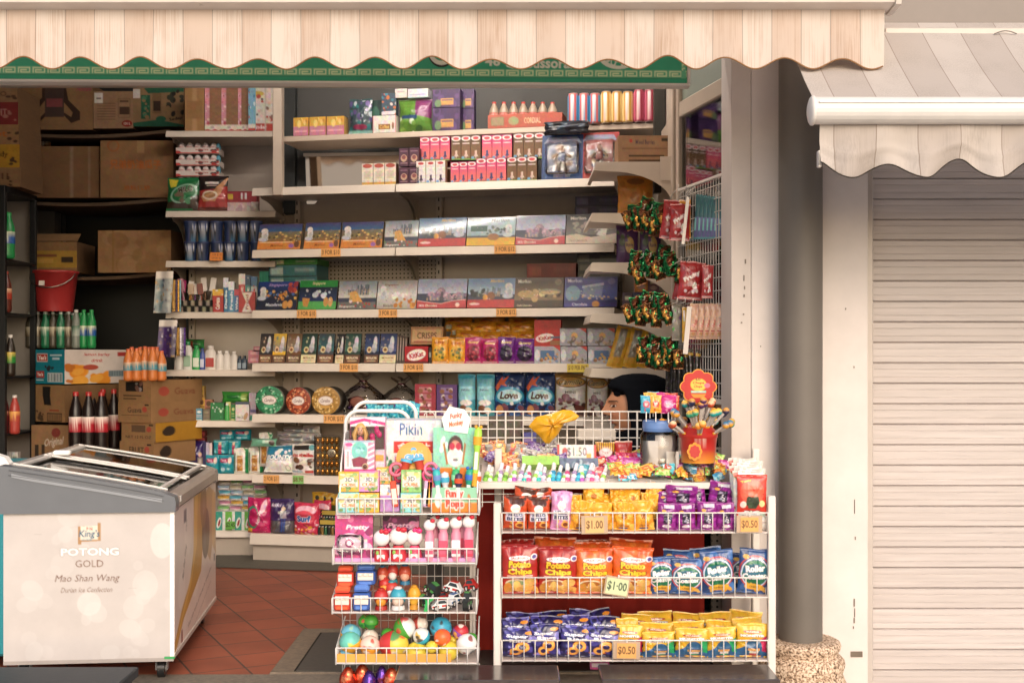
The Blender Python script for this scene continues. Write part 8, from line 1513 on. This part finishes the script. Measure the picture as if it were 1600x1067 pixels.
A.e(.5,.35,.26,.3,'7ac0b8'); A.n(['9ad8cc','58a8a0'],6,3,.07,(.3,.15,.7,.4)); A.p([(.25,.6),(.5,.52),(.78,.6),(.72,.85),(.3,.85)],'8a3a4e'); A.r(.0,.92,1,1,'c04a88'); A.e(.16,.14,.12,.06,'c85a90')
lo=mkbox('toy_box',.1,.1,.05,A,'c88aa8'); m=MB(); m.ball(.02,-.004,.016,.011,.006,.011,'b8987a',12); m.ball(.02,-.009,.016,.007,.004,.007,'5a3a30',10); m.build('seal','plastic',lo[0])
it(lo,538,585,688,TF,0,'pink striped toy box with a teal figure, below the boxed doll','toy box',back=.015,yb=736)
A=Art(80,70,'dcdadc'); A.t('Pikin',.45,.15,.18,'3f6296',w=.46,bold=.015); A.r(.14,.33,.84,.50,'c8322c'); A.t('金梅片',.5,.415,.13,'ece8e0',w=.58,bold=.02); A.t('Plum Flakes',.42,.6,.09,'c84a4a',w=.6,o='e8c8c8',ow=.006); A.n(['2a6a44','3a7a50'],7,3,.045,(.0,.5,.16,.85)); A.n(['2a6a44','3a7a50'],4,5,.045,(.84,.5,1,.7)); A.r(0,0,1,.02,'7a7a98'); A.n(['c8c6ca'],5,9,.03,(.1,.05,.9,.3))
it(mkbox('display_carton',.19,.17,.08,A,'c8c4c8'),603,690,655,TF,0,'white plum flake display carton with blue and red lettering','display carton',back=.09,yb=760)
mb=MB(); C_=A=Art(60,50,'e0a85a'); A.t('GRAB',.5,.42,.26,'6ab0d8',w=.7,bold=.08,o='e8e8f0',ow=.02,arc=.1); A.t('POP',.5,.72,.22,'e0b030',w=.5,bold=.08,o='c8503a',ow=.02); A.e(.5,.12,.1,.12,'6ab0d8'); A.n(['e8c078'],5,3,.06,(.1,.1,.9,.3))
R1=.058; pts=[(R1*math.cos(t),R1*.95*math.sin(t)) for t in np.linspace(0,2*np.pi,48,endpoint=False)]; mb.prism(pts,0,.002,'dfa250'); a_=A.out(); mb.grid(np.stack(np.broadcast_arrays(np.linspace(-.045,.045,60)[None],-.001,np.linspace(.036,-.036,50)[:,None]),-1),art=a_,sm=False); mb.box(-.02,.02,.0005,.0015,-.12,-.04,'d87a38')
o=mb.build('round_sign','card',loc=(XT(645),YT+.05,Z(716,YT+.05))); o.rotation_euler=(0,R(-3),0); tag(o,'round orange sweet sign with blue lettering in the middle of the toy stand','sign')
for i,(x,y,c) in enumerate([(618,733,'dc6a80'),(672,733,'e07a98'),(668,742,'c8487a'),(623,743,'b83a5a'),(655,738,'d890b0')]):
    mb=MB(); t_=np.linspace(0,2*np.pi,22,endpoint=False); mb.tube([(.02*math.cos(t),0,.02*math.sin(t)) for t in t_],.0055,c,closed=True,n=8)
    o=mb.build('ring_toy','gloss',loc=(XT(x),YT+.03+.005*i,Z(y,YT+.03))); o.rotation_euler=(R(10*i-20),0,R(15*i)); tag(o,f'{["rose","pink","dark pink","crimson","pale pink"][i]} plastic ring toy under the round orange sign','ring toy','pink ring toys')
for i,(x,y) in enumerate([(632,728),(654,726)]):
    mb=MB(); mb.lathe([(.012,-.02),(.014,-.018),(.014,.01),(.019,.012),(.019,.022),(.008,.024)],20,'c84a3a'); mb.lathe([(.0195,.012),(.0195,.022),(.0005,.0245)],20,'5ab0d0'); o=mb.build('push_sweet','gloss',loc=(XT(x),YT+.035,Z(y,YT+.035))); o.rotation_euler=(R(-10),R(12*(-1)**i),0); tag(o,f'blue-lidded red push sweet on the round sign, {["left","right"][i]} one','push sweet','blue-lidded push sweets')
for i,(x,c) in enumerate([(617,'d8503a'),(668,'e07a3a'),(676,'b85a90'),(664,'c8a8c8')]):
    mb=MB(); mb.box(-.010,.010,0,.012,0,.085,c,b=.003); mb.box(-.008,.008,-.0015,.0,.01,.06,['e8d8c8','f0c060','d8c0d8','e8e0e8'][i]); o=mb.build('candy_stick','gloss',loc=(XT(x),YT+.02,Z(792,YT+.02))); o.rotation_euler=(0,R([-6,5,-3,4][i]),0); tag(o,f'{["red","orange","plum","lilac"][i]} candy stick pack standing in the middle of the top basket','candy stick','candy stick packs')
# teal and orange card display
A=Art(70,70,'8ccab0'); A.r(0,.48,1,1,'d87a28'); A.n(['d8ece0'],4,3,.05,(.05,.05,.4,.3)); A.e(.5,.24,.17,.14,'4a3a38'); A.e(.5,.26,.13,.10,'d0907c'); A.e(.5,.36,.19,.11,'e4e0dc'); A.e(.43,.23,.06,.045,'b8304a'); A.e(.57,.23,.06,.045,'b8304a'); A.e(.5,.39,.06,.015,'6a5a58'); A.p([(.22,.2),(.26,.18),(.34,.44),(.3,.46)],'a86a3a'); A.p([(.74,.2),(.7,.18),(.64,.44),(.68,.46)],'a86a3a')
dp=mkbox('card_display',.145,.135,.012,A,'8ccab0')
m=MB(); m.box(-.0725,.0725,-.05,-.048,0,.04,'8ccab0'); A=Art(70,22,'8cc0a0'); A.r(.0,.6,1,1,'d87a28'); A.t('Funky',.5,.3,.4,'d84a3a',w=.4,bold=.07,o='f0e8e0',ow=.015); A.t('Pops',.5,.68,.38,'d84a3a',w=.4,bold=.07,o='f0e8e0',ow=.015); A.e(.14,.5,.08,.3,'e8e4dc'); A.n(['b07a4a'],3,4,.05,(.8,.3,.95,.7)); a_=A.out(); m.grid(np.stack(np.broadcast_arrays(np.linspace(-.0725,.0725,70)[None],-.0505,np.linspace(.04,0,22)[:,None]),-1),art=a_,sm=False); m.box(-.0725,-.071,-.048,0,0,.06,'d87a28'); m.box(.071,.0725,-.048,0,0,.06,'d87a28'); m.build('front_tray','card',dp[0])
m=MB(); m.prism([(-.035,.13),(.04,.125),(.05,.15),(.03,.165),(-.02,.17),(-.045,.15)],-.004,-.001,'ddece4'); A=Art(50,24,'ddece4'); A.t('Funky',.5,.3,.35,'e0604a',w=.6,bold=.05,rot=-6); A.t('Monkey',.5,.7,.35,'e0602a',w=.7,bold=.05,rot=-6); a_=A.out(); m.grid(np.stack(np.broadcast_arrays(np.linspace(-.03,.036,50)[None],-.0045,np.linspace(.163,.132,24)[:,None]),-1),art=a_,sm=False); m.build('header_card','card',dp[0])
it(dp,677,746,668,TF,T[0],'teal and orange card display of novelty sweet tubes at the right of the toy stand','card display',back=.05)
for i,(x,yt,c,c2,al) in enumerate([(687,722,'3ab0b0','6a8ac0',-6),(697,727,'d8d4d8','4aa8c8',-3),(708,722,'3aa86a','8ad0a0',4),(716,729,'3a3450','d8502a',0),(729,721,'2a9a80','3a6ac0',5),(740,724,'dcd8d8','e0602a',6),(741,685,'a8d850','e0a030',4)]):
    h=(790-yt)/483*.88; mb=MB(); mb.lathe([(.0085,0),(.0095,h*.1),(.0095,h*.62),(.012,h*.66),(.014,h*.8),(.012,h*.95),(.0005,h)],16,c); mb.lathe([(.0100,0),(.0100,h*.22)],16,c2); mb.lathe([(.0142,h*.70),(.0146,h*.78),(.0146,h*.84)],16,c2); mb.box(-.006,.006,-.0105,-.009,h*.28,h*.58,'ddd8d4'); 
    if i%2==0: mb.ball(-.008,0,h,.006,.006,.006,c2,8); mb.ball(.008,0,h,.006,.006,.006,c2,8)
    o=mb.build('sweet_toy','gloss',loc=(XT(x),YT+.018+.004*(i%3),Z(793 if i<6 else 760,YT))); o.rotation_euler=(0,R(al),0); tag(o,f'{["turquoise","white and blue","green","black and red","sea green","white and orange","lime yellow"][i]} novelty sweet tube in the card display','novelty sweet','novelty sweet tubes')
# teal foil twists behind the hoop
A=Art(24,24,'2a9ab0'); A.n(['4ac0d0','1f7a98','2a3a88','8ad8e0'],16,3,.13)
tw=mkbag('foil_twist',.05,.055,.03,A,'2a9ab0',seed=221,wr=3,crimp=.2,m='film')
for i,(x0,x1,yt,yb,rl) in enumerate([(574,592,628,655,-8),(585,603,634,656,6),(598,616,632,658,-4),(612,630,628,657,8),(622,642,626,655,-10),(632,652,628,656,10),(590,608,640,662,0),(606,624,640,662,4),(640,655,634,660,0)]): it(tw,x0,x1,yt,FR(YT+.26),0,f'turquoise foil twist sweet behind the stand hoop, {nth(i)} of the bunch','foil sweet','turquoise foil twist sweets',back=0,yb=yb,roll=rl)
# tier 2 : pink toys
A=Art(60,70,'b83a78'); A.n(['d8689a','e8b0c8','8a2a58'],18,3,.09); A.r(.06,.03,.4,.1,'e8e0e4'); A.t('CAMERA',.23,.065,.04,'b83a78',w=.28); A.t('Pretty',.6,.3,.13,'f0d8e4',w=.6,sl=.3,bold=.04,o='8a2a58',ow=.01); A.e(.4,.62,.36,.22,'ecdfe6'); A.e(.4,.62,.36,.22,'c84a90',ring=.85); A.e(.4,.6,.14,.12,'d8a0bc'); A.e(.4,.6,.09,.08,'f0e8ec'); A.r(.7,.55,.85,.75,'d8d0d8')
for k in range(6): A.r(.02+k*.05,.86+.02*(k%2),.05+k*.05,.92,'3a3038')
cp2=mkbox('toy_card',.12,.15,.012,A,'a83068'); m=MB(); m.box(-.052,.034,-.03,-.0005,.02,.085,'fff',b=.01); m.build('blister','wrap',cp2[0]); m=MB(); m.ball(-.011,-.012,.055,.035,.012,.024,'e8c8d8',20); m.ball(-.011,-.022,.057,.014,.008,.014,'c84a90',16); m.ball(-.011,-.029,.057,.008,.004,.008,'f0e8ec',12); m.build('toy_camera','plastic',cp2[0])
it(cp2,523,582,804,TF,T[1],'carded pink toy camera at the left of the second basket','toy pack',tilt=4)
A=Art(50,40,'6a2a50'); A.n(['a84a80','d88ab0','3a2030'],16,4,.1); A.t('Pretty',.5,.4,.25,'e8b8d0',w=.7,sl=.3)
it(mkbox('toy_card',.14,.1,.01,A,'5a2444'),598,655,806,TF,T[1],'dark pink carded toy behind the white and red sweet figures','toy pack',back=.09,yb=845)
def figure(c,c2,seed,h=.09):
    """plain rounded sweet container with a bow and a red skirt"""
    mb=MB(); mb.ball(0,.02,h*.66,.024,.019,.0225,'e8e2e2',20); mb.lathe([(.012,h*.42),(.018,h*.3),(.023,h*.1),(.022,0)],20,c,cy=.02); mb.ball(.014,.006,h*.86,.010,.006,.007,c2,10); mb.ball(.001,.006,h*.88,.007,.005,.006,c2,10); mb.ball(-.010,.002,h*.25,.005,.003,.006,'8ac05a',8); mb.box(-.012,.012,-.002,.004,h*.06,h*.2,'ecdada',b=.002); return (mb.build('sweet_container','gloss'),.048,.04,h)
fa_,fb_=figure('c83a44','c82a3c',1),figure('d84a6a','d8387a',2)
for i,(x0,x1,yt,q,bk) in enumerate([(582,608,824,fa_,0),(607,636,820,fa_,0),(634,660,822,fb_,.015),(592,612,822,fb_,.06),(640,658,820,fa_,.07)]): it(q,x0,x1,yt,TF,T[1],f'white headed sweet container with a red bow, {["front left","front middle","front right","rear left","rear right"][i]}','sweet container','white and red sweet containers',back=bk)
def pinktube(seed):
    mb=MB(); mb.lathe([(.013,0),(.015,.01),(.015,.07),(.011,.078),(.013,.085)],18,'d88aa0',cy=.02); mb.box(-.013,.013,.002,.006,.012,.055,['ecdce0','d8506a','e8e4e4','c8405a'][seed%4],b=.002); mb.ball(0,.018,.098,.019,.015,.0165,'ece6e6',18); mb.ball(.010,.006,.112,.008,.005,.006,'c8243a',8); mb.box(-.012,.012,.0005,.003,.02,.03,'c85a78'); return (mb.build('sweet_tube','gloss'),.038,.036,.115)
pt_=[pinktube(i) for i in range(4)]
for i,(x0,x1,yt,bk) in enumerate([(661,680,812,0),(682,702,810,0),(702,722,808,0),(722,742,806,0),(670,688,806,.05),(712,730,806,.05)]): it(pt_[i%4],x0,x1,yt,TF,T[1],f'pink sweet tube with a white knob and red bow, {["first","second","third","fourth","rear left","rear right"][i]} of the right group','sweet tube','pink sweet tubes with white knobs',back=bk)
o=MB().box(XT(522)-XT(634),XT(745)-XT(634),0,.10,0,.012,'c89ac8',b=.001).build('lilac_card','card',loc=(XT(634),YT+.02,T[1]-.003)); tag(o,'lilac cardboard lining the second basket of the toy stand','card lining')
# tier 3 : transparent trucks, heads, cars
def candytruck(c,c2):
    mb=MB(); mb.box(-.027,.027,0,.05,0,.05,c,b=.005); mb.box(-.022,.022,-.003,.0,.018,.044,'e4d8cc',b=.001); mb.box(-.018,.018,-.005,-.003,.004,.014,c2,b=.001)
    for i in range(3): mb.ball(-.014+.014*i,-.004,.038,.0065,.004,.0065,'f0e4d4',10)
    mb.box(-.024,.024,.005,.05,.052,.072,c2,b=.006); mb.box(-.022,.022,-.001,.004,.054,.060,c,b=.001); return (mb.build('candy_toy','gloss'),.054,.055,.073)
tr_,tb_=candytruck('c8402c','e0603a'),candytruck('3a5aa0','5a80c8')
for i,(q,x0,x1,yt,yb,bk,nm) in enumerate([(tr_,521,548,916,None,0,'orange red see-through candy toy, lower'),(tr_,526,552,884,916,.03,'orange red see-through candy toy, upper'),(tb_,551,578,914,None,0,'blue see-through candy toy, lower'),(tb_,556,586,882,914,.03,'blue see-through candy toy, upper')]): it(q,x0,x1,yt,TF,T[2],nm,'candy toy','see-through candy toys',back=bk,yb=yb)
def headtoy(c,c2,c3):
    mb=MB(); mb.ball(0,.022,.042,.023,.022,.030,c,20); mb.ball(0,.012,.030,.017,.016,.019,c2,16); mb.lathe([(.018,.014),(.020,.0)],18,c3,cy=.022); mb.ball(0,.02,.07,.012,.012,.006,c3,12); return (mb.build('capsule_toy','gloss'),.046,.044,.075)
hs=[headtoy('b8302a','e09030','a8281f'),headtoy('3a9ab0','d8c0b0','d8d8d8'),headtoy('c04038','e8e0dc','3a8a98'),headtoy('b84830','d8a088','2a6a8a')]
for i,(k,x0,x1,yt,yb,bk,nm) in enumerate([(0,583,606,920,None,0,'red and orange'),(1,608,634,918,None,0,'light blue and flesh'),(2,600,622,908,940,.04,'red and white rear'),(3,588,606,884,914,.06,'rust red upper'),(2,604,622,880,912,.07,'red and white upper'),(3,622,642,882,914,.06,'rust red right'),(0,590,610,902,930,.05,'red and orange rear')]): it(hs[k],x0,x1,yt,TF,T[2],f'{nm} rounded capsule toy in the third basket','capsule toy','rounded capsule toys',back=bk,yb=yb)
it(headtoy('d8982a','e0a838','c88a28'),636,657,915,TF,T[2],'yellow capsule toy digger in the third basket','toy digger',back=.01)
def car(c,c2):
    mb=MB(); pr=[(-.035,.008),(.035,.008),(.036,.018),(.026,.022),(.015,.034),(-.016,.034),(-.026,.022),(-.036,.018)]
    mb.prism(pr[::-1],0,.030,c); mb.prism([(-.020,.0225),(.019,.0225),(.012,.032),(-.013,.032)][::-1],-.0006,.0306,'26323a'); mb.prism([(-.015,.0345),(.014,.0345),(.012,.036),(-.012,.036)][::-1],.002,.028,c2)
    mb.box(-.034,-.01,-.0008,-.0001,.012,.017,c2); mb.box(.0,.02,-.0008,-.0001,.012,.018,c2)
    for x in (-.021,.022): mb.tube([(x,-.002,.009),(x,.032,.009)],.009,'18181a',n=14); mb.tube([(x,-.003,.009),(x,-.0018,.009)],.005,'b8b4b0',n=10)
    return (mb.build('toy_car','gloss'),.072,.033,.036)
cw,cg_,cr_,cgr=car('dcdcdc','b8302a'),car('e0e0e2','2a5a8a'),car('a8241f','2a2a2a'),car('2a2c2a','4a8a4a')
for i,(q,x0,x1,yt,yb,bk,rz,rl,nm) in enumerate([(cw,675,707,936,None,0,12,-4,'white police toy car lying in front'),(cw,690,720,908,928,.03,-16,12,'white checkered toy car on the pile'),(cg_,702,728,926,946,.015,50,-8,'white and blue toy car pointing forward'),(cgr,724,746,924,None,.0,70,0,'black and white toy car at the right end'),(cr_,724,746,904,924,.04,-20,-8,'red toy car at the upper right'),(cr_,678,704,924,940,.05,20,0,'dark red toy car under the checkered one'),(cgr,655,682,908,930,.04,-30,30,'black toy car tipped on its side'),(cgr,660,680,926,946,.02,40,-30,'dark green toy car at the left of the pile')]): it(q,x0,x1,yt,TF,T[2],nm,'toy car','toy cars in the third basket',back=bk,yb=yb,rz=rz,roll=rl)
mb=MB(); mb.prism([(0,0),(.012,0),(.02,.03),(.034,.04),(.02,.042),(.012,.034),(.004,.038),(.006,.03)],0,.01,'2aa050'); o=mb.build('green_toy','gloss',loc=(XT(662),YT+.0,Z(955,YT))); tag(o,'bright green plastic toy piece in front of the toy cars','toy piece')
# tier 4 : egg and ball toys
def ball2(c,c2,seed,n=('e8e0d8',),egg=1.0):
    A=Art(44,30,c); A.r(0,.5,1,1,c2); A.n(list(n),9,seed,.06,(.0,.1,1,.9),.9); A.r(0,.485,1,.515,c2 if c!=c2 else 'c8c0b8',.6); mb=MB(); mb.ball(0,.033,.033*egg,.033,.033,.033*egg,'fff',44,art=A.out()); mb.lathe([(.0338,.030*egg),(.0342,.033*egg),(.0338,.036*egg)],30,c2 if c!=c2 else 'd0c8c0',cy=.033); return (mb.build('toy_ball','gloss'),.066,.066,.066*egg)
yb_l=[ball2('6ac0b0','e8a838',1,('c8d850','6ab0a8')),ball2('6ab0c8','e0a030',2,('9ac8b0','5a9ab0')),ball2('e8c8b8','e8a030',3,('c04a3a','e8e0d8','d8882a')),ball2('d8c048','c83a3a',4,('e8e0d8','3a8a5a','d85a3a'),1.15),ball2('4a9a38','2a7a30',5,('c83a3a','6ab84a','1a5a28')),ball2('e0e0de','4a9a38',6,('c83a3a','2a6a30')),ball2('d8c8bc','a8443a',7,('6a3a30','e8e0d8')),ball2('3a9ab8','5ab8d0',8,('3a3430','e8e0d8')),ball2('e0e0de','3aa8c8',9,('2a2a2a','e0b040')),ball2('e0623a','e86a30',10,('e8e4e0',)),ball2('d8c040','e0c848',11,('e8d870','c8a830')),ball2('e4e2e0','dcdad8',12,('8a3030','4a4a4a','e0a040')),ball2('b8303a','8a4a9a',13,('e0a84a','e8e0d8','3a3a6a'))]
bn_=['teal and yellow','pale blue and orange','peach and orange','yellow and red egg','green','white and green','brown and cream','blue','white and cyan','bright orange','plain yellow','white with dark print','red and violet']
bp=[(0,528,562,990,1010,0,-15),(1,530,562,978,1008,.035,10),(2,560,592,996,1022,0,0),(6,562,590,986,1010,.04,8),(4,566,590,962,990,.05,0),(5,558,580,962,990,.06,90),(3,592,634,990,1020,.0,85),(5,613,648,967,1000,.02,60),(4,594,616,983,1004,.05,0),(6,642,668,965,990,.05,80),(8,644,671,983,1008,.01,-40),(10,632,668,1006,1025,0,90),(10,664,684,1003,1024,.0,20),(7,671,705,967,994,.03,0),(9,677,704,985,1006,.0,70),(10,684,716,1004,1028,-.0,100),(12,706,732,977,1002,.03,30),(11,712,745,993,1028,.0,15),(10,700,716,994,1010,.05,0),(4,728,745,990,1008,.06,0),(1,528,552,1014,1032,.01,20),(6,606,630,1016,1032,.02,0),(12,640,660,1012,1030,.05,40)]
for i,(k,x0,x1,yt,yb,bk,rl) in enumerate(bp):
    w_=x1-x0; q=yb_l[k]; o=it(q,x0,x1,yt,TF,T[3],f'{bn_[k]} toy ball in the fourth basket, {"left part" if x0<600 else "middle part" if x0<670 else "right part"}, {"upper" if yt<985 else "lower"}','toy ball','toy balls in the fourth basket',back=bk,yb=yt+w_*(1.0 if k!=3 else .72))
    s_=o.scale[0]; o.scale=(s_,s_,s_); o.rotation_euler=(R(15),R(rl if k!=3 else 85),R(20*(i%3))); Yq=TF.at((x0+x1)/2,bk)[1]
    # keep the centre where it was after turning
    c0=Vector((X((x0+x1)/2,Yq),Yq+.033*s_,Z(yt,Yq)-.033*s_)); o.location=c0-(o.rotation_euler.to_matrix()@Vector((0,.033*s_,.033*s_*(1.15 if k==3 else 1))))
o=MB().box(XT(526)-XT(634),XT(705)-XT(634),0,.003,0,.028,'d8a04a',b=.001).build('orange_card','card',loc=(XT(634),YT+.004,T[3]-.003)); tag(o,'orange cardboard strip along the fourth basket of the toy stand','card lining')
# tier 5 : foil eggs
def egg(c,c2,seed):
    A=Art(40,40,c); A.n([c2,c],30,seed,.07); mb=MB(); b_=np.linspace(math.pi/2,-math.pi/2,26)[:,None]; a=np.linspace(0,2*np.pi,40,endpoint=False); rr=.032*np.cos(b_)*(1-.22*np.sin(b_)); rg=np.random.RandomState(seed); G=np.stack([rr*np.cos(a),rr*np.sin(a)+.03,.045+.048*np.sin(b_)+0*a],-1)+rg.uniform(-.0012,.0012,(26,40,3)); mb.grid(G,art=A.out()[:26] if 0 else A.out(),wrap=True); return (mb.build('foil_egg','foil'),.066,.066,.095)
er,ep=egg('c84028','e88058',1),egg('5a3a8a','8a3a5a',2)
for i,(q,x0,x1,yt,nm) in enumerate([(er,528,556,1044,'orange red, left'),(er,551,578,1039,'orange red, rear'),(ep,563,588,1049,'plum coloured'),(ep,585,606,1041,'violet blue'),(er,596,624,1045,'orange red, right')]): it(q,x0,x1,yt,TF,T[4]-.0,f'{nm} foil wrapped toy egg in the lowest basket','foil egg','foil wrapped eggs',back=.02*(i%2),yb=yt+38)
it(mkbox('pink_toy_box',.07,.1,.05,Art(30,44,'b8488a').r(.1,.05,.9,.2,'d8d0d8').r(.15,.25,.45,.9,'d84a90').r(.5,.25,.85,.9,'6ab0b0').e(.35,.7,.15,.1,'e8a0c0').e(.6,.85,.3,.08,'e8d8d8'),'c8a8b8'),922,952,1034,FR(4.2),-.05,'pink toy box standing on the floor under the snack rack','toy box')
# remove unused prototypes
dead=[o for o in S.objects if o.parent is None and o.type in('MESH','EMPTY') and 'label' not in o and o.get('kind')!='structure']
for o in dead:
    for c in list(o.children): bpy.data.objects.remove(c)
    bpy.data.objects.remove(o)
